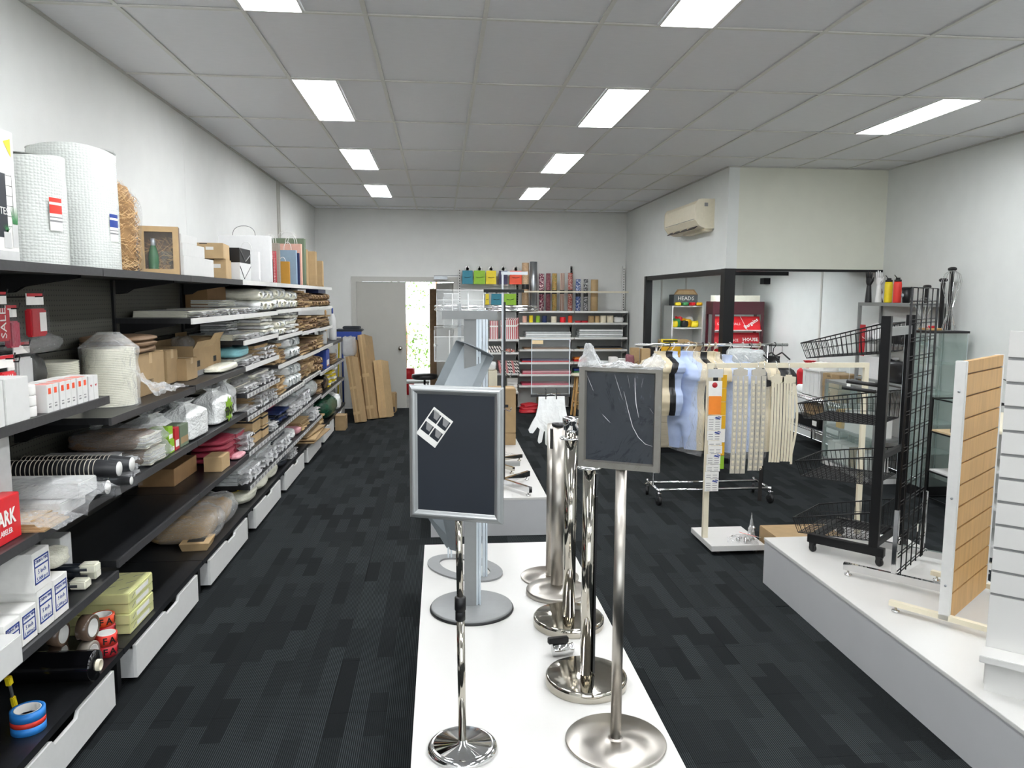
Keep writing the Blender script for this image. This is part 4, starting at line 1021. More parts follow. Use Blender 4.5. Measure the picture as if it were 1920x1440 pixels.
# gift box with bottle
t = thing('gift_box', 'kraft gift box with clear window showing green bottle and glasses', 'box', (-1.66, 4.50, ZT), R(14))
Wg, Hg = .205, .265
fb_ = M()
for a, b, c, e_ in ((0, Wg, 0, .03), (0, Wg, Hg-.03, Hg), (0, .03, .03, Hg-.03), (Wg-.03, Wg, .03, Hg-.03)): fb_.box(a, b, -.001, .004, c, e_)
part('front_frame', fb_, 'kraft_light', t); part('case', M().box(0, Wg, .094, .1, 0, Hg).box(0, .003, .004, .094, 0, Hg).box(Wg-.003, Wg, .004, .094, 0, Hg).box(0, Wg, .004, .094, 0, .003).box(0, Wg, .004, .094, Hg-.003, Hg), 'kraft_dark', t)
part('window', M().box(.03, Wg-.03, .001, .002, .03, Hg-.03), 'acrylic', t)
pm('bottle_green', '#2c6b3f', .1, var=.05)
part('bottle', M().lathe([(.001, .005), (.026, .005), (.028, .02), (.028, .1), (.02, .14), (.011, .165), (.011, .195), (.001, .197)], 24, (.07, .045, .0)), 'bottle_green', t)
part('bottle_foil', M().lathe([(.0125, .15), (.0125, .2), (.001, .202)], 16, (.07, .045, 0)), 'alu_light', t)
for x in (.125, .155): part('flute_glass', M().lathe([(.018, .005), (.003, .01), (.003, .05), (.014, .09), (.015, .13)], 16, (x, .05, 0)), 'glass_green', t)
sm_ = M()
for i in range(160):
    p = Vector((rr.uniform(.035, Wg-.035), rr.uniform(.03, .085), rr.uniform(.01, .2))); d = Vector((rr.uniform(-1, 1), 0, rr.uniform(-1, 1))).normalized()*.02
    sm_.add([p-d, p+d, p+d+Vector((0, 0, .002)), p-d+Vector((0, 0, .002))], [(0, 1, 2, 3)])
part('straw_filling', sm_, 'straw_b', t)['kind'] = 'stuff'
G = 'plain white boxes stacked in steps on the top shelf'
box3('white_box', 'largest plain white box, bottom of the stepped stack of three', 'box', -1.86, -1.47, 4.66, 5.25, ZT, .112, 'white', G)
box3('white_box', 'middle plain white box of the stepped stack on top shelf', 'box', -1.84, -1.475, 4.66, 5.08, ZT+.113, .072, 'white', G)
box3('white_box', 'smallest plain white box on top of the stepped stack', 'box', -1.82, -1.48, 4.66, 4.95, ZT+.186, .05, 'white', G)
for i, (x0, x1, y0, d_, z, h, lab) in enumerate(((-1.66, -1.49, 5.55, .26, ZT, .135, 'lower brown box with white label beside the black gift box'), (-1.72, -1.495, 5.50, .3, ZT+.136, .105, 'upper brown box with white label, stacked beside white step boxes'))):
    t = thing('brown_box', lab, 'box', ((x0+x1)/2, y0+d_/2, z), R(7))
    part('body', M().box(-(x1-x0)/2, (x1-x0)/2, -d_/2, d_/2, 0, h), 'kraft_light', t, bevel=.002)
    part('label', M().box(.0, .05, -d_/2-.001, -d_/2, h*.55, h*.75), 'paper', t); part('hand_slot', M().box(-.04, .01, -d_/2-.001, -d_/2, h-.008, h-.002), 'black', t)
t = thing('ribbon_box', 'black gift box with crossed ribbon, on the white ribbon box', 'box', (-1.62, 5.92, ZT+.13))
part('body', M().box(0, .15, 0, .33, 0, .105), 'black', t, bevel=.002); part('ribbon', M().tube([(.152, .0, .10), (.152, .16, .01), (.152, .33, .07)], .0025, 6), 'ink_grey', t)
t = thing('ribbon_box', 'white gift box with black crossed ribbon, under the black one', 'box', (-1.62, 5.92, ZT))
part('body', M().box(0, .15, 0, .33, 0, .128), 'gloss_white', t, bevel=.002); part('ribbon', M().tube([(.152, .0, .10), (.152, .12, .01), (.152, .33, .11)], .0025, 6), 'ink_black', t)
def giftbag(lab, x0, x1, y, h, mat, handle=None, hc=None, d=.07, rz=0, film_=False, crease=True):
    w = x1-x0
    t = thing('paper_bag', lab, 'bag', ((x0+x1)/2, y, ZT), rz, None)
    mb = M(); mb.prism([(-w/2, 0), (w/2, 0), (w/2, h), (-w/2, h)], 0, .003, 'y'); mb.prism([(-w/2, 0), (w/2, 0), (w/2, h), (-w/2, h)], d-.003, d, 'y')
    mb.add([(w/2, .003, 0), (w/2, d-.003, 0), (w/2, .003, h), (w/2, d-.003, h), (w/2-.02, d/2, .05), (w/2-.02, d/2, h)], [(0, 4, 5, 2), (4, 1, 3, 5)])
    mb.add([(-w/2, .003, 0), (-w/2, d-.003, 0), (-w/2, .003, h), (-w/2, d-.003, h), (-w/2+.02, d/2, .05), (-w/2+.02, d/2, h)], [(0, 2, 5, 4), (4, 5, 3, 1)])
    mb.box(-w/2+.001, w/2-.001, .003, d-.003, 0, .003)
    part('body', mb, mat, t)
    if crease: part('fold_band', M().box(-w/2, w/2, -.0008, 0, h-.045, h), mat, t)
    if handle:
        hw = w*.22; hp = [(hw*math.cos(PI-PI*i/14), .004, h-.01+(.09 if w > .12 else .05)*math.sin(PI*i/14)**.7) for i in range(15)]
        part('handle', M().tube(hp, .003, 6), handle, t)
        if hc: part('handle', M().tube([(p[0]+.012, d-.004, p[2]) for p in hp], .003, 6), handle, t)
    return t
giftbag('large white glossy carrier bag with eyelet rope handle, film wrapped, top shelf', -1.86, -1.435, 6.80, .39, 'gloss_white', 'ink_grey', False, .08)
giftbag('smaller white glossy bag in front of the large white bag', -1.66, -1.47, 6.52, .24, 'gloss_white', 'white', False, .06)
part('film_wrap', M().grid(lambda u, v: (-.2+.42*u, -.02-.02*noise.noise(Vector((u*4, v*4, 2))), .005+.38*v), 20, 20), 'film_thin', bpy.data.objects['paper_bag'])
giftbag('black dotted small gift bag with cream dots, beside white bag', -1.52, -1.455, 6.96, .20, 'dots_black', None, False, .04)
giftbag('red dotted gift bag behind the black dotted one', -1.56, -1.455, 7.10, .28, 'dots_red', 'white', False, .05)
giftbag('taupe dotted tall gift bag behind the red dotted one', -1.62, -1.455, 7.26, .36, 'dots_taupe', 'white', True, .06)
giftbag('small ochre yellow paper bag on the top shelf edge', -1.575, -1.455, 7.72, .215, 'ochre', 'white', False, .05)
giftbag('pale blue paper bag behind the ochre bag', -1.62, -1.455, 8.10, .345, 'powder_blue', 'white', False, .06)
giftbag('navy edged thin paper bag behind pale blue bag', -1.60, -1.45, 8.25, .325, 'navy', None, False, .03)
giftbag('salmon pink paper bag behind the blue bag', -1.68, -1.46, 8.42, .43, 'salmon', 'white', True, .07)
giftbag('large sage green paper bag behind the salmon bag', -1.84, -1.46, 8.62, .50, 'sage', 'white', True, .10)
giftbag('wide kraft paper bag with twisted handles near the shelf end', -1.80, -1.56, 9.35, .43, 'kraft_light', 'kraft_dark', True, .12)
giftbag('medium kraft paper bag behind the wide kraft bag', -1.70, -1.50, 9.62, .42, 'kraft_light', None, False, .12)
giftbag('last kraft paper bag at the far end of the top shelf', -1.74, -1.50, 10.15, .33, 'kraft_light', 'kraft_dark', False, .12)
# ================================================ NEAREST BAYS
# hanging sale packets
def packet(lab, y0, y1, z0, z1, col, x=-1.60, extra=None):
    t = thing('hanging_packet', lab, 'packet', (x, (y0+y1)/2, z1), 0, 'packets on peg hooks in the nearest bay')
    w = y1-y0; h = z1-z0
    part('header_card', M().box(-.002, .002, -w*.45, w*.45, -.045, 0), 'paper', t)
    part('header_stripe', M().box(.002, .003, -w*.45, w*.45, -.012, 0), 'red', t)
    part('goods', M().box(-.014, .014, -w*.42, w*.42, -h+.01, -.06), col, t, bevel=.006)
    if extra == 'white': part('insert', M().box(.0145, .0155, -.0, w*.36, -h+.03, -.075), 'paper', t)
    if extra: 
        if extra != 'white': text(extra, w*.45, t, (.0155, 0, -h*.6), (R(90), R(-90), R(90)), 'paper')
    part('film_bag', M().grid(lambda u, v: (.018+.004*noise.noise(Vector((u*6, v*6, y0))), -w/2+w*u, -h+(h-.045)*v), 8, 10), 'film_thin', t)
    part('peg_hook', M().tube([(-.295, 0, -.02), (.03, 0, -.012), (.036, 0, .01)], .003, 6), 'black', t)
packet('red folded sale banner in clear packet with white insert, farther hook', 3.170, 3.310, 1.665, 1.845, 'red', -1.60, 'white')
packet('red sale flag packet on the nearer upper hook, cut by left edge', 2.920, 3.040, 1.66, 1.85, 'red', -1.60, 'SALE')
packet('second red folded packet between the two upper packets', 3.060, 3.140, 1.63, 1.80, 'rose', -1.62)
packet('lower red sale packet hanging above white boxes at left edge', 2.910, 3.020, 1.42, 1.62, 'red_bright', -1.58, 'SALE')
packet('narrow pink packet hanging beside the lower red packet', 3.050, 3.100, 1.45, 1.60, 'rose', -1.62)
packet('grey cloth packet with brown header card, hanging below red banner', 3.130, 3.260, 1.42, 1.655, 'paper_grey', -1.64)
box3('white_box', 'plain white box on shelf at the left edge, nearest', 'box', -1.62, -1.452, 2.36, 2.70, 1.401, .155, 'white', 'plain white boxes on the nearest shelf')
box3('white_box', 'plain white box next to the stacked white reels', 'box', -1.60, -1.452, 2.71, 2.86, 1.401, .155, 'white', 'plain white boxes on the nearest shelf')
for k in range(3):
    solo('label_reel', M().lathe([(.014, 0), (.038, 0), (.039, .003), (.039, .034), (.038, .037), (.014, .037), (.014, 0)], 28), 'paper', '%s of three white label reels stacked by the white box' % ('bottom', 'middle', 'top')[k], 'reel', (-1.50, 2.915, 1.4015+.0385*k), 0, 'stacked white label reels')
yy = 3.0
nth = ['first', 'second', 'third', 'fourth', 'fifth', 'sixth', 'seventh', 'eighth', 'ninth']
for k in range(9):
    w = .043; gap = .002 if k in (0, 2, 3, 5, 7) else .012
    t = thing('ink_box', 'small white box %s, %s from the left in the row' % ('with orange-red tab' if k < 7 else 'with plain front', nth[k]), 'box', (-1.575, yy, 1.4005), 0, 'small white boxes with orange tabs')
    part('body', M().box(0, .115, 0, w, 0, .105-.003*(k > 6)), 'white', t, bevel=.001)
    if k < 7:
        part('tab', M().box(.115, .1157, w*.25, w*.7, .07, .092).box(.06, .112, w*.25, w*.7, .105, .1056), 'orange_red', t)
        part('print', M().box(.115, .1156, w*.25, w*.65, .018, .024).box(.115, .1156, w*.25, w*.65, .03, .034), 'ink_grey', t)
    else: part('mark', M().prism([(w*.3, .065), (w*.7, .065), (w*.5, .055)], .115, .1157, 'x'), 'red', t)
    yy += w+gap
# plates under film
def plate_stack(lab, x, y, z, r, n, h):
    t = thing('plate_stack', lab, 'plates', (x, y, z))
    prof = []
    for i in range(n): prof += [(r*.93, h*i/n), (r, h*(i+.55)/n), (r, h*(i+.75)/n)]
    part('plates', M().lathe([(.001, 0)]+prof+[(r*.8, h-.004), (.001, h-.008)], 36), 'milky', t)['kind'] = 'stuff'
    return t
t = plate_stack('tall stack of cream round plates wrapped in clear plastic', -1.62, 3.95, 1.3005, .118, 34, .285)
part('plastic_bag', M().grid(lambda u, w: ((.13+.012*noise.noise(Vector((math.cos(2*PI*u)*3, math.sin(2*PI*u)*3, w*6))))*(1 if w < .8 else 1-(w-.8)*3.2)*math.cos(2*PI*u), (.13+.012*noise.noise(Vector((math.cos(2*PI*u)*3, math.sin(2*PI*u)*3, w*6+5))))*(1 if w < .8 else 1-(w-.8)*3.2)*math.sin(2*PI*u), .36*w), 36, 20), 'film', t)
plate_stack('second stack of cream plates behind the wrapped one', -1.77, 3.70, 1.3005, .11, 30, .24)
solo('plastic_drape', M().grid(lambda u, v: (-1.60+.16*u+.02*noise.noise(Vector((u*5, v*9, 2))), 4.05+.52*v, 1.306+(.20*(1-u)*(1-v)**2+.03+.035*noise.noise(Vector((u*6, v*8, 7))))*(1-.2*u)), 22, 40), 'film', 'loose clear plastic sheet trailing from the plate stack', 'plastic', (0, 0, 0))
o = place('bagged_container', proto('pillow', 'panel_black', 3), None, (-1.76, 3.30, 1.402), (0, 0, 0), (.24, .26, .20)); tag(o, 'dark bagged container behind the small white boxes', 'container')
o = place('plastic_wrap', proto('pillow', 'film', 1), None, (-1.72, 3.36, 1.60), (0, 0, 0), (.22, .34, .08)); tag(o, 'crumpled clear plastic over the dark container', 'plastic')
# B2/B3 upper goods
carton('cardboard_box', 'tall brown carton with black print beside the plate stack', -1.72, 4.39, 1.301, .27, .42, .225)
text('BOWLS', .035, bpy.data.objects['cardboard_box.002'] if 'cardboard_box.002' in bpy.data.objects else t, (.136, -.03, .07), FX, 'ink_black')
for k in range(3): o = place('wrapped_brown_pack', proto('pillow', 'kraft_dark', k), None, (-1.72, 4.33, 1.53+.03*k), (0, 0, 0), (.30, .44, .036)); tag(o, '%s wrapped brown napkin pack on the tall carton' % ('lowest', 'middle', 'top')[k], 'pack', 'wrapped packs on the tall carton')
carton('cardboard_box', 'narrow brown carton behind the tall printed carton', -1.74, 4.84, 1.312, .24, .2, .20)
carton('cardboard_box', 'small square brown carton in front of the open carton', -1.65, 5.03, 1.312, .17, .22, .135)
for (y0, y1, z1, x1, lab) in ((5.18, 5.62, .20, -1.60, 'open brown carton with raised flaps, third bay'), (5.63, 5.88, .235, -1.62, 'second open brown carton beside the first')):
    t = thing('open_carton', lab, 'box', (-1.86, y0, 1.3115)); D_ = x1+1.86; L_ = y1-y0
    mb = M(); mb.box(0, D_, 0, .005, 0, z1); mb.box(0, D_, L_-.005, L_, 0, z1); mb.box(0, .005, .005, L_-.005, 0, z1+.03); mb.box(D_-.005, D_, .005, L_-.005, 0, z1-.02); mb.box(.005, D_-.005, .005, L_-.005, 0, .005)
    part('body', mb, 'carton', t); part('base_band', M().box(D_, D_+.001, 0, L_, 0, .035), 'ink_grey', t)
    part('print', M().box(D_, D_+.001, .05, .13, .06, .10), 'ink_black', t)
    part('flap', M().add([(D_, .0, z1-.02), (D_, L_, z1-.02), (D_+.03, L_, z1+.03), (D_+.03, 0, z1+.03)], [(0, 1, 2, 3)]), 'kraft_light', t)
o = place('crumpled_film', proto('pillow', 'film', 2), None, (-1.75, 5.45, 1.46), (0, 0, 0), (.12, .2, .1)); tag(o, 'pale blue crumpled film sticking out of the open carton', 'plastic')
pk(3, 1.31, 'pillow', 'milky', .55, .98, .045, 'flat cream pulse-like packet lying by the cartons', -1.62, -1.48)
pk(3, 1.31, 'pillow', 'film', 1.0, 1.12, .03, 'clear foil-edged packet beyond the cream packet', -1.6, -1.5)
# cups
pm('cup_black', '#1b1b1d', .35, var=.05); pm('cup_rim', '#cfc8b6', .5, var=.03)
def cup_roll(lab, y, z, x0, x1, r, n):
    t = thing('cup_sleeve', lab, 'cups', (x0, y, z), 0, 'sleeves of black ribbed cups'); L_ = x1-x0-.09
    body = M(); prof = [(.001, 0)]
    for i in range(n): prof += [(r*.9, L_*i/n), (r*.97, L_*(i+.75)/n)]
    prof += [(r*.95, L_), (r*.72, L_+.085), (r*.70, L_+.087)]
    body.lathe(prof, 28, (0, 0, r), ax='x'); part('cups', body, 'cup_black', t)['kind'] = 'stuff'
    rm = M()
    for i in range(n): rm.lathe([(r*.95, L_*(i+.72)/n-.0022), (r, L_*(i+.72)/n), (r*.95, L_*(i+.72)/n+.0022)], 28, (0, 0, r), ax='x')
    part('cup_rims', rm, 'cup_rim', t)['kind'] = 'stuff'
    part('cup_base', M().lathe([(.001, L_+.089), (r*.70, L_+.089), (r*.72, L_+.075), (r*.73, L_+.074)], 28, (0, 0, r), ax='x'), 'paper', t)
    part('sleeve_film', M().grid(lambda u, w: (L_*.55+(L_*.45+.13)*w, r*(1.05-.35*max(0, w-.75)*4*(.6))*(1+.06*noise.noise(Vector((math.cos(2*PI*u)*3, math.sin(2*PI*u)*3, w*5))))*math.cos(2*PI*u), r+r*(1.05-.35*max(0, w-.75)*2.4)*(1+.06*noise.noise(Vector((math.cos(2*PI*u)*3, math.sin(2*PI*u)*3, w*5))))*math.sin(2*PI*u)), 24, 14), 'film_thin', t)
cup_roll('black cup sleeve lying lowest and nearest on the shelf', 3.36, .986, -1.88, -1.41, .042, 20)
cup_roll('black cup sleeve resting second, in the upper middle of the pile', 3.46, 1.04, -1.88, -1.40, .045, 21)
cup_roll('black cup sleeve at the back of the pile beside white cups', 3.60, 1.03, -1.88, -1.40, .045, 21)
cup_roll('black cup sleeve on the shelf hidden under the back sleeve', 3.585, .976, -1.88, -1.40, .026, 21)
o = place('white_cup_sleeve', proto('film_pack', FW, 0), None, (-1.66, 3.76, .98), (0, 0, 0), (.40, .13, .12)); tag(o, 'white cup sleeve in clear film behind the black cup sleeves', 'cups')
for k, (y, z, h) in enumerate(((4.10, .977, .10), (4.05, 1.07, .085))):
    t = thing('pellet_bag', '%s bag of brown speckled seed in clear plastic' % ('lower', 'upper')[k], 'bag', (-1.66, y, z), 0, 'speckled seed bags')
    place('contents', proto('pillow', 'pellet', k), t, (0, 0, 0), (0, 0, 0), (.36, .34, h)); place('bag_end', proto('layers', ['milky', 'cloudy'], 4), t, (.15, .0, .008), (0, 0, 0), (.10, .24, h*.7)); place('plastic_bag', proto('pillow', 'film', 4), t, (.03, .0, .0), (0, 0, 0), (.42, .36, h*1.06))
for k, (y0, y1, z, h, m_, lab) in enumerate(((4.33, 4.40, .976, .07, 'lime', 'small lime green box, lower, beside seed bags'), (4.31, 4.38, 1.047, .075, 'lime', 'small lime green box, upper, beside seed bags'), (4.41, 4.48, .976, .125, 'red', 'small dark pink box between the green boxes'), (4.50, 4.64, .976, .125, 'sage', 'small sage and brown box at row end'))):
    t = thing('tea_box', lab, 'box', (-1.58, y0, z), 0, None); part('body', M().box(0, .10, 0, y1-y0, 0, h), m_, t, bevel=.001)
    part('printed_band', M().box(.10, .1008, .008, y1-y0-.008, h*.15, h*.45), 'carton' if m_ == 'sage' else 'paper', t)
def carrier(lab, y0, y1, h, x0, x1, v, txt=None, dz=0, mats='cloudy', z=.976, col='ink_black'):
    o = place('filled_bag', proto('sack', [mats, mats], v), None, ((x0+x1)/2, (y0+y1)/2, z), (0, 0, 0), (x1-x0, y1-y0, h)); tag(o, lab, 'bag', 'filled white plastic bags')
    return o
carrier('wide white plastic bag of blocks standing behind the small boxes', 4.34, 4.86, .20, -1.80, -1.56, 1)
carrier('large frosted plastic bag at shelf front right of the brown box', 4.62, 5.02, .235, -1.66, -1.455, 2)
carrier('milky plastic bag farther back beside the black lettered bag', 4.10, 4.30, .19, -1.88, -1.74, 4)
b_ = carrier('white plastic bag printed with lime splash and black letters', 5.20, 5.62, .245, -1.66, -1.46, 3)
sp = M(); sp.prism([(.10*math.cos(a*PI/9)*(1 if a % 2 else .68), .09*math.sin(a*PI/9)*(1 if a % 2 else .68)) for a in range(18)], 0, .002, 'x')
sps = place('splash_print', sp.mesh('splash_print', 'lime'), b_, (.50, .10, .36), (0, 0, 0), (1/.2, 1/.42, 1/.245))
tx = text('FBOX', .085, b_, (.535, .10, .30), FX, 'ink_black', bold=.003); tx.scale = (1/.42, 1/.245, 1)
b2 = carrier('white plastic bag with black brush lettering behind the splash bag', 5.0, 5.3, .26, -1.86, -1.66, 6)
tx = text('sushi', .12, b2, (.53, -.0, .60), FX, 'ink_black'); tx.scale = (1/.3, 1/.26, 1)
b3 = carrier('last white plastic bag with black lettering at the bay end', 5.64, 5.86, .27, -1.66, -1.50, 7)
tx = text('NT', .10, b3, (.54, 0, .4), FX, 'ink_black'); tx.scale = (1/.22, 1/.27, 1)
# B1 .985
t = thing('labeler_box', 'red box with white lettering at the left edge of the shelf', 'box', (-1.72, 2.44, .986))
part('body', M().box(0, .225, 0, .395, 0, .16), 'red_bright', t, bevel=.002)
text('MARK', .075, t, (.2262, .285, .085), FX, 'paper', sx=.75, bold=.002); text('HAND LABELER', .028, t, (.2262, .26, .038), FX, 'paper', sx=.8)
t = thing('clear_box_pack', 'film wrapped pack of white boxes behind the brown bags', 'pack', (-1.86, 3.02, .986))
part('upper_box', M().box(.05, .44, .10, .26, .055, .115), 'paper_grey', t, bevel=.004); part('lower_box', M().box(.0, .40, .03, .24, 0, .054), 'paper_grey', t, bevel=.004)
part('film', M().grid(lambda u, v: (-.0+.52*u, -.02+.32*v, .02+.105*math.sin(PI*min(1, max(0, u*.9+.05)))**.3*math.sin(PI*v)**.3+.012*noise.noise(Vector((u*9, v*6, 2)))), 30, 18), 'film', t)
t = thing('kraft_bag_pack', 'flat pack of brown paper bags in clear plastic by the red box', 'pack', (-1.80, 2.86, .986))
for k in range(4): part('paper_bag', M().box(.0, .37-.02*k, .0+.01*k, .19, .008*k, .008*k+.007), 'kraft', t)
part('film', M().grid(lambda u, v: (.20+.22*u, -.01+.21*v, .04+.012*noise.noise(Vector((u*9, v*9, 1)))-.03*u*u), 14, 10), 'film', t)
box3('tall_box', 'pale grey tall box standing behind the red box', 'box', -1.85, -1.55, 2.50, 2.90, .9865, .36, 'paper_grey')
# B1 .605 : string boxes
def string_box(lab, y0, y1, z, h, sz):
    t = thing('string_pin_box', lab, 'box', (-1.80, y0, z), 0, 'cream string pin boxes with blue labels'); w = y1-y0
    part('body', M().box(0, .33, 0, w, 0, h), 'paper', t, bevel=.0015)
    lb = M()
    def fr_(y_, z_, yy_, zz_, th=.006):
        for a, b, c, d in ((y_, yy_, z_, z_+th), (y_, yy_, zz_-th, zz_), (y_, y_+th, z_, zz_), (yy_-th, yy_, z_, zz_)): lb.box(.33, .3306, a, b, c, d)
    fr_(.008, h*.18, w-.008, h*.85); lb.box(.33, .3306, .008, w-.008, h*.60, h*.64)
    part('blue_label', lb, 'ink_blue', t)
    text('STRING PINS', w*.145, t, (.3308, w/2, h*.745), FX, 'ink_blue'); text(sz, w*.2, t, (.3308, w/2, h*.47), FX, 'ink_blue'); text('5,000 pcs', w*.17, t, (.3308, w/2, h*.29), FX, 'ink_blue')
string_box('string pin box on top of the pile, third column', 2.845, 2.965, .763, .145, '5 inch')
string_box('string pin box under the top one, third column', 2.862, 2.972, .606, .155, '5 inch')
string_box('string pin box at the right end of the pile', 2.978, 3.088, .606, .155, '9 inch')
string_box('string pin box second from the left, lower row', 2.745, 2.848, .606, .125, '5 inch')
string_box('string pin box lowest at left edge beside the second', 2.64, 2.742, .606, .12, '5 inch')
box3('white_carton', 'plain white carton poking out at the bottom left edge', 'box', -1.80, -1.41, 2.34, 2.63, .606, .10, 'white')
o = place('twine_bag', proto('pillow', 'milky', 6), None, (-1.60, 3.14, .765), (0, 0, 0), (.22, .12, .07)); tag(o, 'clear bag of cream loops lying on the string pin box', 'bag'); o.location.z = .7625
for k, (x, y, z) in enumerate(((-1.52, 3.30, .607), (-1.50, 3.35, .66), (-1.53, 3.42, .607))):
    t = thing('brush_pack', '%s pack of clear-tipped black pens on nearest bay shelf' % ('nearest', 'upper', 'farthest')[k], 'pack', (x-.2, y, z), 0, 'packs of clear-tipped pens')
    part('barrels', M().cyl((.02, -.016, .02), (.2, -.016, .02), .014, 10).cyl((.02, .016, .02), (.2, .016, .02), .014, 10), 'poster_black', t)['kind'] = 'stuff'
    part('caps', M().box(.165, .235, -.028, .028, .004, .042), 'milky', t, bevel=.006)
box3('white_pack', 'small white packs leaning behind the pen packs', 'pack', -1.70, -1.62, 3.36, 3.46, .607, .20, 'paper_grey')
# base level B1, B2
for k, (m_, lab) in enumerate((('blue', 'lowest blue tape roll of the stack on the base shelf'), ('label_red', 'thin red tape roll between the blue rolls'), ('blue', 'top blue tape roll of the stack on the base shelf'))):
    z = (.236, .266, .286)[k]; h = (.029, .019, .032)[k]
    t = thing('tape_roll', lab, 'tape', (-1.53, 2.86, z)); r0, r1 = .042, .058
    part('tape', M().lathe([(r0+.003, 0), (r1, 0), (r1, h), (r0+.003, h), (r0+.003, 0)], 40), m_, t)
    part('core', M().lathe([(r0, 0), (r0+.003, 0), (r0+.003, h), (r0, h), (r0, 0)], 40), 'paper', t)
t = thing('cutter', 'yellow and grey cutter knife standing behind the blue tape', 'tool', (-1.66, 3.02, .236), R(0), None, (R(4), R(-6), 0))
part('handle', M().box(-.008, .008, -.01, .01, .0, .05), 'yellow', t, bevel=.003); part('blade', M().box(-.003, .003, -.006, .006, .05, .10), 'alu', t); part('grip', M().box(-.01, .01, -.012, .012, .1, .135), 'yellow', t, bevel=.003); part('clip', M().box(-.02, -.006, -.008, .008, .13, .16), 'yellow_tool', t)
t = thing('film_roll', 'large black stretch film roll with cream core, lying on the base shelf', 'roll', (-1.89, 3.22, .2385))
part('film', M().lathe([(.022, 0), (.062, 0), (.063, .01), (.063, .44), (.061, .453), (.022, .455)], 40, (0, 0, .066), ax='x'), 'black_gloss', t)
part('core', M().lathe([(.018, -.0), (.024, -.0), (.024, .47), (.018, .47), (.018, 0)], 28, (0, 0, .066), ax='x'), 'cream', t)
pm('tape_brown', '#6d5a4c', .15, var=.1); pm('tape_clear', '#a79f93', .15, var=.1)
def tape_disc(lab, x, y, z, m_, r=.052, w=.048, ax='x', txt=None):
    t = thing('packing_tape', lab, 'tape', (x, y, z), R(rnd.uniform(-8, 8)) if ax == 'x' else 0, 'packing tape rolls on the base shelf'); r0 = .036
    if ax == 'x':
        part('tape', M().lathe([(r0+.003, 0), (r, 0), (r, w), (r0+.003, w), (r0+.003, 0)], 36, (0, 0, r), ax='x'), m_, t)
        part('core', M().lathe([(r0, 0), (r0+.003, 0), (r0+.003, w+.001), (r0, w+.001), (r0, 0)], 36, (0, 0, r), ax='x'), 'paper', t)
    else:
        part('tape', M().lathe([(r0+.003, 0), (r, 0), (r, w), (r0+.003, w), (r0+.003, 0)], 36), m_, t)
        part('core', M().lathe([(r0, 0), (r0+.003, 0), (r0+.003, w+.001), (r0, w+.001), (r0, 0)], 36), 'paper', t)
        for q in range(5):
            a = R(-75+q*38); text('FRAGILE'[(q*2) % 7], .042, t, ((r+.0008)*math.cos(a), (r+.0008)*math.sin(a), w/2), (R(90), 0, a+PI/2), 'ink_black', bold=.001)
tape_disc('brown packing tape roll on its edge, upper left of the tape pile', -1.66, 3.33, .345, 'tape_brown')
tape_disc('brown packing tape roll on its edge, upper right of the tape pile', -1.56, 3.38, .345, 'tape_brown', .056)
tape_disc('clear packing tape roll in the lower row under the brown ones', -1.68, 3.36, .236, 'tape_brown', .054)
tape_disc('clear packing tape roll in the lower row near the red tapes', -1.56, 3.37, .236, 'tape_clear', .054)
tape_disc('orange-red printed tape roll on top of the red tape pile', -1.55, 3.56, .340, 'orange_red', .05, .045, 'z')
tape_disc('red printed tape roll in the front pile, upper', -1.47, 3.56, .285, 'label_red', .045, .046, 'z') if False else None
tape_disc('red printed tape roll in the rear pile, middle', -1.55, 3.56, .288, 'red', .05, .05, 'z')
tape_disc('red printed tape roll in the rear pile, lowest', -1.55, 3.56, .236, 'red', .05, .05, 'z')
tape_disc('red printed tape roll on the shelf edge, upper', -1.500, 3.47, .287, 'label_red', .045, .048, 'z')
tape_disc('red printed tape roll on the shelf edge, lower', -1.500, 3.47, .236, 'red', .045, .048, 'z')
for k in range(4):
    t = thing('paper_ream', '%s of four yellow wrapped paper reams' % ('lowest', 'second lowest', 'second highest', 'top')[k], 'paper ream', (-1.905+.005*(k % 2)+.03, 3.66+.012*((k+1) % 2), .236+.051*k), 0, 'yellow wrapped paper reams stacked')
    part('wrapper', M().box(0, .40, 0, .30, 0, .05), 'ream', t, bevel=.004)
    pr = M()
    for i in range(5):
        for j in range(3):
            if k == 3: x = .05+.07*i; y = .05+.09*j+.02*(i % 2); pr.add([(x, y, .0505), (x+.035, y+.035, .0505), (x+.037, y+.045, .0505), (x+.002, y+.010, .0505)], [(0, 1, 2, 3)])
    for j in range(3): y = .03+.09*j; pr.add([(.4005, y, .015), (.4005, y+.04, .03), (.4005, y+.04, .035), (.4005, y, .02)], [(0, 1, 2, 3)])
    part('print', pr, 'ink_grey', t)['kind'] = 'stuff'
    part('label', M().box(.40, .4008, .08, .24, .012, .034), 'paper', t)
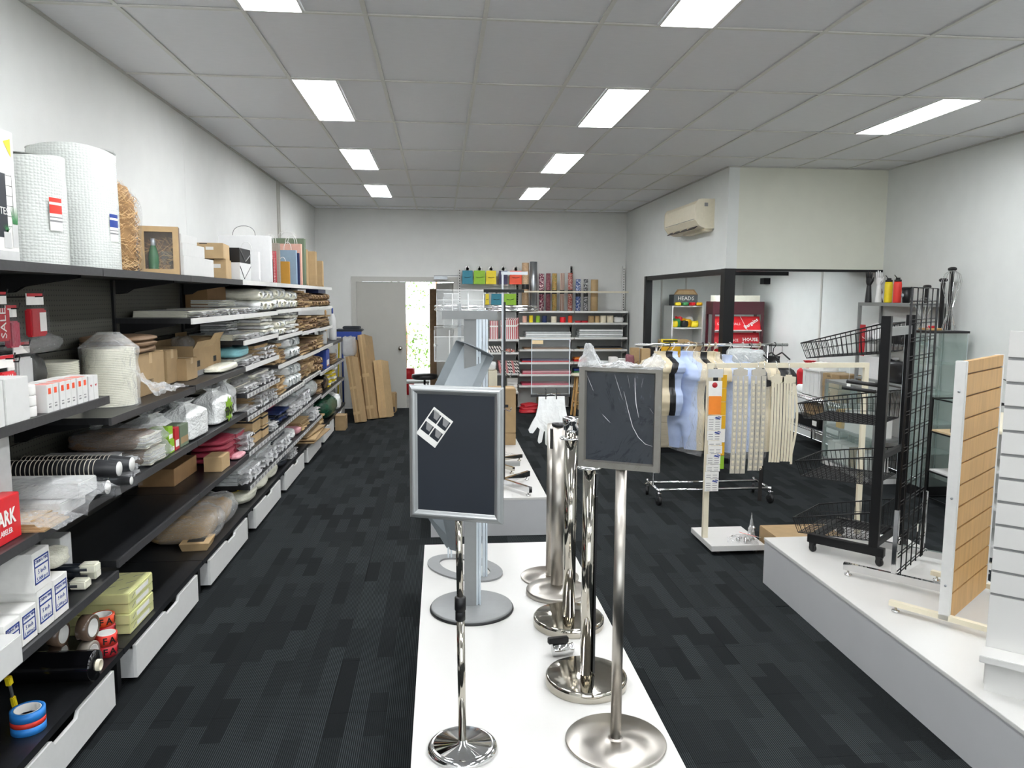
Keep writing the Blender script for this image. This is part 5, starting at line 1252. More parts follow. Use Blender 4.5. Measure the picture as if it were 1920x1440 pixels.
# base B3 : kraft bags and window box
t = thing('window_box', 'kraft takeaway box with clear window in lid, at base shelf front', 'box', (-1.56, 4.98, .236), R(4))
def fr2(a, b, z): return [(-a, -b, z), (a, -b, z), (a, b, z), (-a, b, z)]
mb = M(); mb.add(fr2(.075, .09, 0)+fr2(.09, .105, .05), [(0, 3, 2, 1), (4, 5, 6, 7), (0, 1, 5, 4), (1, 2, 6, 5), (2, 3, 7, 6), (3, 0, 4, 7)]); part('body', mb, 'kraft_light', t, bevel=.002)
part('window', M().box(-.05, .05, -.06, .06, .0505, .0515), 'panel_black', t)
for k, (y, h, x1, lab) in enumerate(((5.18, .17, -1.56, 'large kraft bag bundle in plastic behind the window box'), (5.52, .17, -1.50, 'kraft bag bundle in shiny plastic at the base shelf front'))):
    t = thing('kraft_bundle', lab, 'pack', (-1.70, y, .236)); place('bags', proto('pillow', 'kraft', k), t, (0, 0, 0), (0, 0, 0), (.38, .42, h)); place('plastic_bag', proto('pillow', 'film', k+3), t, (.02, 0, 0), (0, 0, 0), (.42, .44, h*1.08))
# B3 .65 end
box3('kraft_carton', 'small kraft box near the end of the empty shelf, third bay', 'box', -1.60, -1.48, 5.30, 5.50, .651, .10, 'kraft_light')
box3('kraft_carton', 'brown carton deep on the shelf behind the small kraft box', 'box', -1.88, -1.66, 4.90, 5.35, .651, .11, 'carton_dark')
for k in range(4): pk(3, .65, 'pillow', 'rose', .68, .98, .045, '%s dark pink packet stacked beside small kraft box' % ('lowest', 'second', 'third', 'top')[k], -1.78, -1.52, k, dz=.042*k, name='pink_packet', group='dark pink packets')
pk(3, .65, 'pillow', 'pink', .80, .99, .03, 'pale pink flat packet lying at the shelf front', -1.53, -1.46, 2, name='pink_packet')

# ================================================ FAR BAYS OF THE LEFT SHELVING
def N(s): return s
pk(3, 1.705, 'film_pack', FC, .15, .62, .045, 'long flat cream bags in clear film, nearer stack')
pk(3, 1.705, 'film_pack', FC, .64, .98, .05, 'long flat cream bags in clear film, farther stack', v=1)
pk(4, 1.705, 'film_pack', FC, .0, .45, .05, 'cream bags with shiny ends')
pk(4, 1.705, 'layers', WH, .02, .40, .05, 'small white folded pack on cream bags', -1.84, -1.62, dz=.051)
pk(4, 1.705, 'wads', WH, .48, .98, .19, 'large bundle of white bags in film')
box3('brown_carton', 'dark brown carton deep under the top shelf, fourth bay', 'box', -1.88, -1.72, 5.95, 6.45, 1.706, .2, 'carton_dark')
pk(5, 1.715, 'wads', WH, .0, .42, .20, 'tall crumpled white bag bundle'); pk(5, 1.715, 'wads', WH, .44, .92, .17, 'second crumpled white bag bundle', v=2)
pk(6, 1.715, 'layers', KR, .02, .24, .18, 'narrow stack of brown paper bags'); pk(6, 1.715, 'layers', KR, .28, .62, .16, 'wide stack of brown paper bags', v=1); pk(6, 1.715, 'wads', KR, .64, .98, .15, 'brown paper bag bundle with crumpled ends')
pk(7, 1.71, 'wads', KR, .0, .45, .15, 'nearer brown paper bag bundle with crumpled ends', v=1); pk(7, 1.71, 'wads', KR, .48, .95, .16, 'last brown paper bag bundle', v=2)
box3('blue_box', 'small blue white box above the brown bags under the top shelf', 'box', -1.62, -1.47, 9.6, 10.2, 1.875, .045, 'navy')
pk(4, 1.505, 'film_pack', FC, .0, .55, .05, 'flat cream bags with shiny film ends'); pk(4, 1.505, 'layers', GR, .30, .58, .13, 'grey stack of clear bags at the back', -1.88, -1.66, dz=.0)
pk(4, 1.505, 'layers', WH, .62, .99, .19, 'white stack of flat bags')
pk(5, 1.475, 'wads', WH, .02, .40, .14, 'crumpled white roll bundle'); pk(5, 1.475, 'layers', WH, .44, .96, .20, 'tall stack of white film bags', v=2)
pk(6, 1.46, 'layers', KR, .0, .22, .13, 'small stack of brown bags', v=2); pk(6, 1.46, 'layers', KR, .26, .60, .16, 'brown bag stack with torn ends'); pk(6, 1.46, 'wads', KR, .62, .98, .13, 'crumpled brown bundle')
pk(7, 1.45, 'layers', KR, .0, .5, .15, 'light brown stack of bags', v=3); pk(7, 1.45, 'layers', KR, .52, .98, .14, 'last light brown stack of bags')
pk(4, 1.31, 'film_pack', FC, .0, .5, .06, 'cream bags with shiny ends, lower pack'); pk(4, 1.31, 'pillow', 'cyan_film', .02, .36, .08, 'pale turquoise plastic bag pack on cream bags', -1.80, -1.50, dz=.06)
pk(4, 1.31, 'film_pack', FP, .54, .98, .13, 'tan bags in film with shiny ragged ends')
pk(5, 1.215, 'layers', KL, .0, .18, .19, 'pale brown stacked bag bundle'); pk(5, 1.215, 'layers', KR, .20, .40, .12, 'low brown bag bundle', v=1)
pk(5, 1.215, 'wads', GR, .44, .98, .22, 'large shiny grey film bundle')
pk(6, 1.205, 'layers', KR, .0, .55, .10, 'dark brown flat bag stack', v=1); pk(6, 1.205, 'wads', KR, .58, .98, .13, 'dark brown crumpled bundle', v=2)
pk(7, 1.21, 'layers', KL, .05, .5, .14, 'pale brown bag stack', v=1); 
def bottle(name, lab, x, y, z, prof, m_, cap=None, capm='white', cat='bottle', n=20, group=None):
    t = thing(name, lab, cat, (x, y, z), 0, group); part('body', M().lathe(prof, n), m_, t)
    if cap: part('cap', M().lathe(cap, n), capm, t)
    return t
bottle('white_tub', 'white tub with blue print on the far shelf end', -1.55, 10.4, 1.212, [(.001, 0), (.05, 0), (.055, .01), (.055, .15), (.05, .16), (.001, .16)], 'white', [(.056, .16), (.056, .175), (.001, .176)])
bottle('cleaning_bottle', 'tall pale blue white cleaning bottle at the far end of the shelving', -1.54, 11.3, 1.212, [(.001, 0), (.05, 0), (.055, .02), (.055, .3), (.03, .36), (.02, .38), (.001, .38)], 'paper_grey', [(.012, .38), (.012, .46), (.001, .46)], 'ink_blue')
bottle('wooden_pole', 'brown wooden handle sticking up beside the cleaning bottle', -1.60, 11.05, 1.212, [(.001, 0), (.02, 0), (.012, .2), (.014, .42), (.001, .44)], 'wood', cat='tool')
pk(4, 1.105, 'film_pack', FC, .0, .42, .06, 'cream bags with shiny ends, nearer'); pk(4, 1.105, 'film_pack', FC, .45, .98, .10, 'cream bags with shiny ends, farther', v=1); pk(4, 1.105, 'film_pack', FC, .1, .5, .05, 'top layer of cream bags', dz=.062, x0=-1.86, x1=-1.56)
pk(4, .93, 'film_pack', FC, .0, .35, .05, 'low cream bag pack'); pk(4, .93, 'film_pack', FP, .38, .7, .13, 'tan bag stack with white ragged ends'); pk(4, .93, 'film_pack', FC, .72, .99, .11, 'cream bag stack with ragged ends', v=1)
pk(5, .93, 'layers', KL, .05, .36, .16, 'upright pale brown bag bundle', v=2); pk(5, .93, 'wads', GR, .40, .70, .24, 'tall shiny film bundle, nearer', v=1); pk(5, .93, 'wads', GR, .72, .98, .22, 'tall shiny film bundle, farther', v=2)
pk(6, .945, 'layers', KR, .0, .33, .23, 'tall brown stack of flat bags, nearest', v=3); pk(6, .945, 'layers', KL, .35, .66, .22, 'tall brown stack of flat bags, middle', v=3); pk(6, .945, 'wads', KR, .68, .98, .18, 'crumpled brown bag bundle, farthest')
pk(7, .91, 'wads', KR, .0, .3, .18, 'brown crumpled bundle')
t = thing('detergent_box', 'dark blue box with white and orange print on the far shelf', 'box', (-1.62, 10.05, .911)); part('body', M().box(0, .16, 0, .30, 0, .24), 'ink_blue', t, bevel=.003); part('print', M().box(.16, .161, .06, .26, .04, .11), 'paper', t); part('flash', M().box(.161, .162, .08, .2, .03, .045), 'orange', t)
bottle('blue_bottle', 'light blue bottle beside the dark blue box', -1.54, 10.55, .911, [(.001, 0), (.045, 0), (.045, .2), (.02, .25), (.001, .25)], 'blue')
for k, (y0, z) in enumerate(((.02, .661), (.02, .761))):
    o = box3('kraft_carton', '%s kraft carton with black band, fourth bay stack' % ('lower', 'upper')[k], 'box', -1.80, -1.49, 6.22, 6.50, z, .098, 'kraft_light', 'kraft cartons with black bands'); part('band', M().box(-1.801, -1.489, 6.219, 6.501, .07, .085), 'ink_black', o)
for k, (y0, z) in enumerate(((.02, .661), (.02, .761))):
    o = box3('kraft_carton', '%s kraft carton of the farther pair, fourth bay' % ('lower', 'upper')[k], 'box', -1.76, -1.48, 6.53, 6.74, z, .085, 'kraft_light', 'kraft cartons with black bands'); part('band', M().box(-1.761, -1.479, 6.529, 6.741, .06, .075), 'ink_black', o)
pk(4, .66, 'film_pack', ['rose', 'fringe'], .0, .22, .16, 'dark pink bag stack in shiny film'); pk(4, .66, 'film_pack', FC, .72, .98, .08, 'white bag pack in film')
pk(5, .66, 'layers', ['navy', 'poster_black'], .0, .42, .11, 'navy folded bag stack'); pk(5, .66, 'film_pack', FG, .45, .7, .12, 'grey green bag pack in shiny film'); pk(5, .66, 'pillow', 'rose', .2, .5, .04, 'dark red flat packet on the navy stack', dz=.11, x0=-1.84, x1=-1.6); pk(5, .66, 'film_pack', FG, .72, .98, .11, 'grey bag pack in shiny film', v=1)
pk(6, .66, 'film_pack', FG, .0, .5, .18, 'large clear film bag bundle'); pk(6, .66, 'pillow', 'cloudy_grey', .52, .98, .20, 'shiny grey film bag heap', v=2)
pk(7, .625, 'layers', KR, .0, .3, .17, 'brown bag stack'); pk(7, .625, 'pillow', 'black_gloss', .32, .8, .19, 'black bag heap', v=3); pk(7, .625, 'layers', ['yellow', 'paper'], .82, .98, .2, 'yellow and white packs')
pk(4, .40, 'film_pack', FG, .0, .45, .13, 'clear bag pack with shiny ends, nearest'); pk(4, .40, 'film_pack', FG, .48, .98, .14, 'clear bag pack with shiny ends, farther', v=1)
pk(5, .40, 'film_pack', ['poster_black', 'fringe'], .0, .5, .14, 'dark bag pack with shiny film ends'); pk(5, .40, 'pillow', 'cloudy', .52, .7, .1, 'small white wrapped pack'); pk(5, .40, 'pillow', 'pink', .74, .96, .08, 'pale pink wrapped pack', v=1)
pk(6, .40, 'layers', KL, .0, .45, .09, 'pale brown paper bag stack', v=1); pk(6, .40, 'film_pack', FG, .5, .98, .15, 'grey tissue pack in film')
pk(4, .235, 'pillow', 'milky', .02, .34, .10, 'milky plastic bag pack with yellow mark, nearest', v=1); pk(4, .235, 'pillow', 'milky', .36, .66, .10, 'milky plastic bag pack, middle', v=2); pk(4, .235, 'pillow', 'milky', .68, .98, .12, 'milky plastic bag pack, farthest', v=3)
pk(4, .235, 'pillow', 'yellow', .05, .3, .02, 'yellow printed sheet on the nearest milky pack', -1.70, -1.55, dz=.10)
pk(5, .235, 'pillow', 'poster_black', .1, .4, .09, 'dark navy foil packet'); pk(5, .235, 'film_pack', ['poster_black', 'fringe'], .42, .7, .10, 'dark packet in shiny film', v=2)
for k in range(3):
    o = solo('flattened_carton', M().box(-.23, .26-.03*k, -.46+.02*k, .48-.03*k, 0, .012), ('carton', 'kraft_light', 'carton')[k], '%s flattened brown carton lying over the low drawers, sixth bay' % ('lowest', 'middle', 'top')[k], 'carton', (-1.62, 8.95, .236+.028*k), R((-3, 2, -5)[k]), 'flattened cartons on the base shelf')
pk(7, .235, 'layers', KL, .0, .35, .12, 'pale brown paper bags')
pk(8, .235, 'pillow', 'green_film', -.55, .25, .26, 'large dark green plastic bag heap', -1.88, -1.42, 2, name='green_bag')
pk(8, .235, 'pillow', 'cloudy', .26, .48, .22, 'white plastic bag beside the green one', -1.80, -1.42, 3)
carton('cardboard_box', 'small brown carton on the floor under the far end of shelving', -1.38, 10.80, 0, .14, .25, .20)
pk(8, .625, 'layers', ['paper', 'yellow'], .2, .45, .22, 'upright white yellow booklets'); pk(8, .91, 'layers', KR, .1, .5, .12, 'brown bag stack', v=2)
# ================================================ DOOR CORNER
for (x, y, z_, w, lean, col, lab) in ((-1.19, 11.30, .98, .10, -11, 'carton', 'shortest flat carton leaning nearest the shelving end'), (-1.13, 11.62, 1.20, .075, -10, 'carton_dark', 'narrow tall carton leaning second from the shelving'), (-1.03, 11.60, 1.28, .11, -9.5, 'carton', 'tallest carton leaning third from the shelving'), (-.86, 11.72, .88, .125, -8.5, 'kraft_light', 'short wide carton leaning nearest the back door')):
    t = thing('long_carton', lab, 'box', (x+.0, y, .012), 0, 'long cartons leaning by the back door', rot=(R(-9), R(lean), R(-14)))
    part('body', M().box(-w/2, w/2, -.04, .30 if w > .1 else .2, 0, z_), col, t, bevel=.003)
    part('tape', M().box(-w/2-.001, w/2+.001, -.041, -.04, z_*.12, z_*.16).box(-w/2-.001, w/2+.001, -.041, -.04, z_*.5, z_*.54).box(-.012, .012, -.0415, -.04, 0, z_), 'tapeb', t)
o = place('crumpled_film', proto('pillow', 'film_soft', 2), None, (-1.36, 11.75, .95), (0, 0, 0), (.22, .2, .28)); tag(o, 'crumpled clear film stuffed behind the leaning cartons', 'plastic')
t = thing('oil_tin', 'brown square tin with red flame diamond on floor beside the door', 'tin', (-.84, 12.35, 0), R(-6))
part('body', M().box(-.13, .13, -.10, .10, 0, .32), 'kraft', t, bevel=.012); part('lower_band', M().box(-.128, .128, -.1012, -.1, .02, .10), 'poster_black', t)
part('diamond', M().prism([(0, .12), (.075, .195), (0, .27), (-.075, .195)], -.1016, -.1002, 'y'), 'label_red', t)
part('flame', M().prism([(-.018, .185), (0, .18), (.018, .19), (.012, .21), (0, .235), (-.012, .21)], -.1024, -.1014, 'y'), 'ink_black', t)
part('rim', M().box(-.131, .131, -.1015, -.1, .105, .112), 'kraft_dark', t)
t = thing('folded_trolley', 'folded trolley with dark grey bumpers and blue frame behind the cartons', 'trolley', (-1.50, 12.2, 0))
part('frame', M().tube([(-.02, 0, .1), (-.02, 0, 1.3)], .014, 8).tube([(.20, 0, .1), (.20, 0, 1.3)], .014, 8), 'ink_blue', t)['kind'] = 'stuff'
part('top_tray', M().box(-.10, .30, -.12, .16, 1.30, 1.335).box(.0, .26, -.10, .12, 1.335, 1.38), 'poster_black', t, bevel=.01); part('blue_strap', M().box(-.09, .29, -.13, -.12, 1.22, 1.30), 'ink_blue', t)
for x in (-.02, .2): part('wheel', M().lathe([(.001, -.015), (.05, -.015), (.05, .015), (.001, .015)], 18, (x, 0, .05), ax='x'), 'rubber', t)
t = thing('broom_bundle', 'white handled brooms and poles standing behind the shelving end', 'broom', (-1.70, 12.5, 0)); 
for k in range(3): part('handle', M().tube([(.05*k, 0, 0), (.05*k+.04, 0, 1.0+.1*k)], .012, 8), ('white', 'yellow', 'cream')[k], t)
t = thing('patio_chair', 'white plastic step and red tub glimpsed through the doorway outside', 'stool', (-.50, 13.9, -.02))
part('seat', M().box(-.2, .3, -.15, .25, .32, .36), 'white', t, bevel=.01)
for (a, b) in ((-.17, -.12), (.27, -.12), (-.17, .22), (.27, .22)): part('leg', M().box(a-.015, a+.015, b-.015, b+.015, 0, .32), 'white', t)
bottle('red_tub', 'red tub standing beyond the white outdoor step', -.62, 14.8, -.02, [(.001, 0), (.1, 0), (.13, .4), (.13, .5), (.001, .5)], 'red_bright', cat='tub')
t = thing('office_chair', 'black swivel chair base just outside the back door', 'chair', (-.28, 13.6, -.02))
part('seat', M().lathe([(.001, .42), (.2, .42), (.23, .45), (.22, .5), (.001, .52)], 20), 'black', t); part('column', M().cyl((0, 0, .1), (0, 0, .42), .02, 10), 'black', t)
for k in range(5): a = R(72*k+20); part('leg', M().tube([(0, 0, .12), (.26*math.cos(a), .26*math.sin(a), .06)], [.022, .012], 8), 'black', t)
# ================================================ BACK WALL SHELVING
def white_bay(lab, x0, x1, levels, ztop, zb=.35):
    t = thing('wall_shelves', lab, 'shelving', (x0, 12.82, 0), 0, 'white shelving bays on the back wall'); L_ = x1-x0
    part('back_panel', M().box(.01, L_-.01, .0, .018, zb, 1.60), 'grey_metal', t)
    for xx in (0, L_):
        if xx == 0 and x0 > 1.0: pass
        part('slotted_upright', M().box(xx-.02, xx+.02, -.016, .018, 0, ztop if xx else ztop-.0), 'shelf_white', t)
        sl = M(); z = 1.5
        while z < ztop-.03: sl.box(xx-.006, xx+.006, -.0175, -.016, z, z+.022); z += .042
        part('slots', sl, 'black', t)['kind'] = 'stuff'
    for z in levels:
        part('shelf', M().box(.004, L_-.004, -.37, 0, z-.03, z), 'shelf_white', t)
        part('shelf_bracket', M().prism([(0, -.03), (-.33, -.03), (-.33, -.045), (-.02, -.10), (0, -.10)], L_-.016, L_-.013, 'x') if False else M().add([(L_-.016, 0, z-.03), (L_-.016, -.33, z-.03), (L_-.016, -.33, z-.045), (L_-.016, -.02, z-.10), (L_-.016, 0, z-.10)], [(0, 1, 2, 3, 4)]), 'shelf_white', t)
    return t
LVW = [1.62, 1.43, 1.19, .995, .785, .589, .405]
white_bay('white wall shelving bay at left, below the coloured gift bags', .32, 1.268, [1.16, .947, .606, .30], 2.30)
m2 = white_bay('white wall shelving bay in the middle, behind the clear sheet holder', 1.275, 2.17, LVW, 2.35)
part('front_bar', M().box(-.02, .9, -.385, -.36, 1.915, 1.94), 'cream', m2)
m3 = white_bay('white wall shelving bay at the right wall corner', 2.175, 3.06, LVW, 2.36)
part('front_bar', M().box(.0, .88, -.385, -.36, 1.915, 1.94), 'cream', m3)
part('side_panel', M().box(.885, .895, -.33, 0, .35, 1.6), 'grey_metal', m3)
part('slat_bar', M().box(.02, .9, -.02, -.005, 2.18, 2.24), 'shelf_white', bpy.data.objects['wall_shelves']); part('slat_bar', M().box(.02, .9, -.02, -.005, 2.02, 2.05), 'shelf_white', bpy.data.objects['wall_shelves']) 
def hangbag(lab, x0, x1, z0, z1, m_, y=12.62):
    t = thing('hanging_gift_bag', lab, 'bag', ((x0+x1)/2, y, z0), 0, 'coloured gift bags hung on the back wall'); w = x1-x0; h = z1-z0-.05
    part('body', M().prism([(-w/2, 0), (w/2, 0), (w/2-.006, h), (-w/2+.006, h)], 0, .06, 'y'), m_, t, bevel=.003)
    part('flap', M().box(-w/2, w/2, -.004, 0, h*.5, h), m_, t)
    part('bow', M().tube([(-w*.3, -.006, h*.52), (0, -.008, h*.47), (w*.3, -.006, h*.54)], .003, 5), 'ink_black', t)
    part('header_ring', M().lathe([(.026, -.004), (.048, -.004), (.048, .004), (.026, .004), (.026, -.004)], 20, (0, .02, h+.03), ax='y'), 'shelf_white', t)
    part('hook', M().tube([(0, .19, h+.06), (0, -.02, h+.05), (0, -.03, h+.07)], .005, 6), 'black', t)
for lab, a, b, m_ in (('teal blue gift bag, leftmost of the upper row', .36, .525, 'teal'), ('lime green gift bag in the upper row', .545, .73, 'lime'), ('yellow gift bag in the upper row', .745, .905, 'yellow'), ('dark purple gift bag in the upper row', .955, 1.09, 'purple'), ('orange gift bag, rightmost of the upper row', 1.13, 1.325, 'orange_red')): hangbag(lab, a, b, 2.05, 2.31, m_)
for lab, a, b, m_ in (('narrow yellow gift bag in lower row', .735, .79, 'yellow'), ('teal gift bag in the lower row', .83, 1.0, 'teal'), ('green gift bag, rightmost of the lower row', 1.04, 1.235, 'lime')): hangbag(lab, a, b, 1.71, 1.94, m_)
def roll(lab, x0, x1, z1, m_, band='black'):
    r_ = (x1-x0)/2; t = thing('wrapping_roll', lab, 'roll', ((x0+x1)/2, 12.56, 1.6205), 0, 'wrapping paper rolls on the top back shelf'); h = z1-1.62
    part('paper', M().lathe([(.001, 0), (r_, 0), (r_, h), (r_*.6, h), (r_*.6, h-.02), (.001, h-.02)], 24), m_, t)
    if band: part('band', M().lathe([(r_*1.01, h*.45), (r_*1.02, h*.455), (r_*1.02, h*.55), (r_*1.01, h*.555)], 24), band, t)
for a in (('tan dotted wrapping roll, leftmost tall roll', 1.32, 1.435, 2.39, 'print_tan'), ('plain silver grey wrapping roll, tallest', 1.45, 1.57, 2.41, 'alu', None), ('pink black floral wrapping roll', 1.60, 1.685, 2.22, 'print_pink'), ('maroon wrapping roll beside the pink black one', 1.715, 1.79, 2.225, 'print_maroon'), ('gold patterned wrapping roll', 1.815, 1.895, 2.225, 'print_gold'), ('brown striped wrapping roll', 1.945, 2.02, 2.23, 'print_stripe'), ('rust patterned wrapping roll', 2.075, 2.155, 2.235, 'print_rust'), ('blue white patterned wrapping roll', 2.205, 2.29, 2.135, 'print_blue'), ('black white dotted wrapping roll', 2.335, 2.41, 2.135, 'print_mono'), ('plain kraft paper roll, rightmost', 2.455, 2.575, 2.13, 'kraft_light', 'carton')): roll(*a)
def spool(lab, x0, x1, h, m_):
    r_ = (x1-x0)/2; t = thing('ribbon_spool', lab+', second back shelf', 'spool', ((x0+x1)/2, 12.56, 1.4305), 0, 'spools on the second back shelf')
    part('thread', M().lathe([(.001, 0), (r_*.95, 0), (r_, .006), (r_, h-.006), (r_*.95, h), (r_*.3, h), (r_*.3, h-.01), (.001, h-.01)], 20), m_, t)
for a in (('beige spool, leftmost', 1.335, 1.405, .105, 'salmon'), ('yellow green spool', 1.44, 1.505, .115, 'yellow'), ('green spool', 1.555, 1.62, .11, 'lime'), ('dark navy spool', 1.655, 1.735, .11, 'navy'), ('cream spool in the middle', 1.805, 1.895, .10, 'cream'), ('red spool', 1.95, 2.045, .09, 'red_bright'), ('coral pink spool', 2.085, 2.155, .11, 'orange_red'), ('tan twine spool, nearer left', 2.42, 2.52, .11, 'kraft'), ('tan twine spool, second', 2.53, 2.61, .11, 'kraft_light'), ('cream twine spool, second from right', 2.62, 2.72, .115, 'cream'), ('cream twine spool, rightmost large', 2.73, 2.84, .115, 'cream')): spool(*a)
for k, x in enumerate((2.25, 2.36)): solo('ribbon_roll', M().lathe([(.02, 0), (.055, 0), (.055, .03), (.02, .03), (.02, 0)], 20), 'red', 'flat red ribbon roll, %s of two' % ('left', 'right')[k], 'ribbon', (x, 12.56, 1.4305), 0, 'flat red ribbon rolls')
o = place('cord_heap', proto('pillow', 'white', 4), None, (2.93, 12.58, 1.4305), (0, 0, 0), (.16, .14, .09)); tag(o, 'small heap of white cords at the right shelf end', 'cord')
def sheets(lab, x0, x1, z, n, th, ms, d=.30):
    for i in range(n):
        o = solo('sheet_pack', M().grid(lambda u, v: (u*(x1-x0), -d*v, th*.9+.004*noise.noise(Vector((u*9, v*4, i)))), 24, 4).box(0, x1-x0, -d, 0, 0, th*.85), ms[i % len(ms)], '%s%s' % (lab, '' if n == 1 else ', %s of %d' % (('lowest', 'second', 'third', 'fourth')[i], n)), 'sheets', (x0+.01*(i % 2), 12.80, z+.0005+th*i), 0, 'flat wrapped sheet packs on the back shelves')
sheets('clear wrapped grey tissue pack, middle bay', 1.38, 2.12, 1.19, 3, .032, ['cloudy_grey', 'cloudy'])
sheets('clear wrapped white tissue pack, right bay', 2.26, 2.98, 1.19, 4, .033, ['cloudy_grey', 'cloudy'])
sheets('dark sheet pack with gold edge, middle bay', 1.36, 2.12, .995, 1, .025, ['kraft_dark']); sheets('brown and black sheet pack, right bay', 2.28, 2.98, .995, 2, .018, ['kraft', 'poster_black'])
sheets('purple and red tissue pack, middle bay', 1.32, 2.1, .785, 2, .022, ['red', 'purple']); sheets('pink gold tissue pack, middle bay', 1.33, 2.13, .589, 2, .025, ['rose', 'pink']); sheets('dark pink tissue pack, middle bay, low shelf', 1.33, 2.1, .405, 1, .035, ['rose'])
sheets('orange and red packet, right bay', 2.2, 2.4, .785, 2, .035, ['red_bright', 'orange'], .2); sheets('green blue packet, right bay', 2.2, 2.4, .589, 2, .04, ['green', 'ink_blue'], .2)
# left bay goods
for k, (x, w, y, z1, lab) in enumerate(((.865, .13, 12.50, .315, 'narrow red white striped paper bag, left of the wide one'), (1.105, .26, 12.50, .325, 'wide red white striped paper bag facing the room'), (1.125, .26, 12.56, .345, 'striped paper bag just behind the wide front one'), (1.15, .25, 12.62, .36, 'rearmost striped paper bag with handles showing'))):
    t = thing('striped_bag', lab, 'bag', (x, y, 1.161), 0, 'upright red striped bags'); part('body', M().box(-w/2, w/2, 0, .05, 0, z1-.02), 'stripe_red', t); part('white_band', M().box(-w/2-.001, w/2+.001, -.001, 0, z1*.62, z1*.69), 'paper', t)
    if w > .2:
        for q in range(4): part('handle', M().tube([(-.09+.05*q, .02, z1-.02), (-.08+.05*q, .02, z1+.015), (-.05+.05*q, .02, z1+.01), (-.04+.05*q, .02, z1-.02)], .003, 5), 'ink_grey', t)
for k in range(7): solo('striped_bag', M().box(-.018, .018, -.11, .11, 0, .10), 'stripe_black', 'small black white striped bag, %s from left, left bay second shelf' % ('first', 'second', 'third', 'fourth', 'fifth', 'sixth', 'seventh')[k], 'bag', (.74+.042*k, 12.6, .948), R(8), 'small black striped bags', rot=(0, R(12), 0))
o = solo('bow_pile', M().grid(lambda u, v: (-.11+.22*u, -.06+.12*v, .05*math.sin(PI*u)**.5*math.sin(PI*v)**.5+.02*noise.noise(Vector((u*9, v*9, 1)))), 18, 10), 'print_rust', 'small heap of red and cream bows beside the striped bags', 'bows', (1.11, 12.58, .95))
for k in range(9): solo('striped_bag', M().box(-.016, .016, -.12, .12, 0, .20), 'dots_red' if k % 3 == 0 else 'stripe_black', 'tilted striped or dotted paper bag, %s from left, left bay third shelf' % ('first', 'second', 'third', 'fourth', 'fifth', 'sixth', 'seventh', 'eighth', 'ninth')[k], 'bag', (.98+.036*k, 12.58, .607), 0, 'tilted striped bags', rot=(0, R(-10), 0))
for k in range(4): solo('booklet_stack', M().box(0, .17, -.2, 0, 0, .05), 'paper', '%s white booklet bundle at the left bay bottom' % ('lowest', 'second', 'third', 'top')[k], 'paper', (1.09, 12.78, .301+.055*k), 0, 'white booklet bundles')
o = box3('cream_box', 'cream box with white plastic loops on top, behind the grey towers', 'box', .66, .89, 12.10, 12.40, 0, .68, 'cream')
o2 = place('plastic_loops', proto('pillow', 'cloudy', 3), None, (.77, 12.25, .682), (0, 0, 0), (.22, .2, .13)); tag(o2, 'white plastic loops heaped on the cream box', 'plastic')
for k in range(3): o = place('red_bag', proto('pillow', 'red', k), None, (1.38+.02*k, 12.15+.03*k, .0+.045*k), (0, 0, .2*k), (.28, .2, .06)); tag(o, '%s folded red white bag on the floor below the back shelves' % ('lowest', 'middle', 'top')[k], 'bag', 'red bags on the floor')
for k, (a, b, h) in enumerate(((1.6, 2.0, .24), (2.25, 2.7, .26), (2.72, 3.04, .22))): carton('long_box', '%s brown carton on floor under the back wall shelves' % ('left', 'middle', 'right')[k], (a+b)/2, 12.6, 0, b-a, .3, h)
# stool
t = thing('wooden_stool', 'tall wooden stool with pale round seat near the back shelves', 'stool', (2.19, 11.78, 0))
part('seat', M().lathe([(.001, .63), (.165, .63), (.175, .64), (.175, .655), (.165, .665), (.001, .667)], 28), 'cream', t)
for a in (45, 135, 225, 315):
    c_, s_ = math.cos(R(a)), math.sin(R(a)); mb = M(); mb.tube([(.20*c_, .20*s_, 0), (.12*c_, .12*s_, .63)], .018, 4); part('leg', mb, 'wood', t)
for z, q in ((.2, .175), (.38, .152)):
    for i in range(4):
        a, b = R(45+90*i), R(135+90*i); part('rung', M().tube([(q*math.cos(a), q*math.sin(a), z+.03*(i % 2)), (q*math.cos(b), q*math.sin(b), z+.03*(i % 2))], .012, 4), 'wood', t)
# counter
t = thing('drawer_counter', 'pale wood-grain drawer counter behind the hanging torsos', 'counter', (1.72, 8.85, 0))
part('body', M().box(0, 1.62, 0, .55, .07, .98), 'desk_wood', t); part('kick', M().box(.02, 1.6, .03, .5, 0, .07), 'black', t); part('top', M().box(-.01, 1.63, -.01, .56, .98, 1.0), 'desk_wood', t)
for i in range(2):
    for j, (a, b) in enumerate(((.09, .36), (.375, .66), (.675, .96))): part('drawer', M().box(.02+.8*i, .80+.8*i, -.012, 0, a, b), 'desk_wood', t, bevel=.002)
for k, (x, m_) in enumerate(((2.33, 'kraft'), (2.46, 'kraft_light'), (2.585, 'kraft_light'))):
    t = thing('kraft_bag', '%s kraft paper bag with dark bow on the counter' % ('left', 'middle', 'right')[k], 'bag', (x, 9.12, 1.001), R(5*k-5), 'kraft bags on the counter'); part('body', M().box(-.055, .055, -.04, .04, 0, .24-.01*k), m_, t, bevel=.004); part('bow', M().tube([(-.04, -.045, .08), (0, -.05, .05), (.035, -.045, .085), (0, -.05, .05), (.01, -.05, .0)], .008, 6), 'kraft_dark', t)
solo('price_tag', M().prism([(-.02, 0), (.02, 0), (.02, .05), (0, .07), (-.02, .05)], 0, .002, 'y'), 'paper', 'white hang tag shape in front of the kraft bags', 'tag', (2.46, 8.99, 1.001))
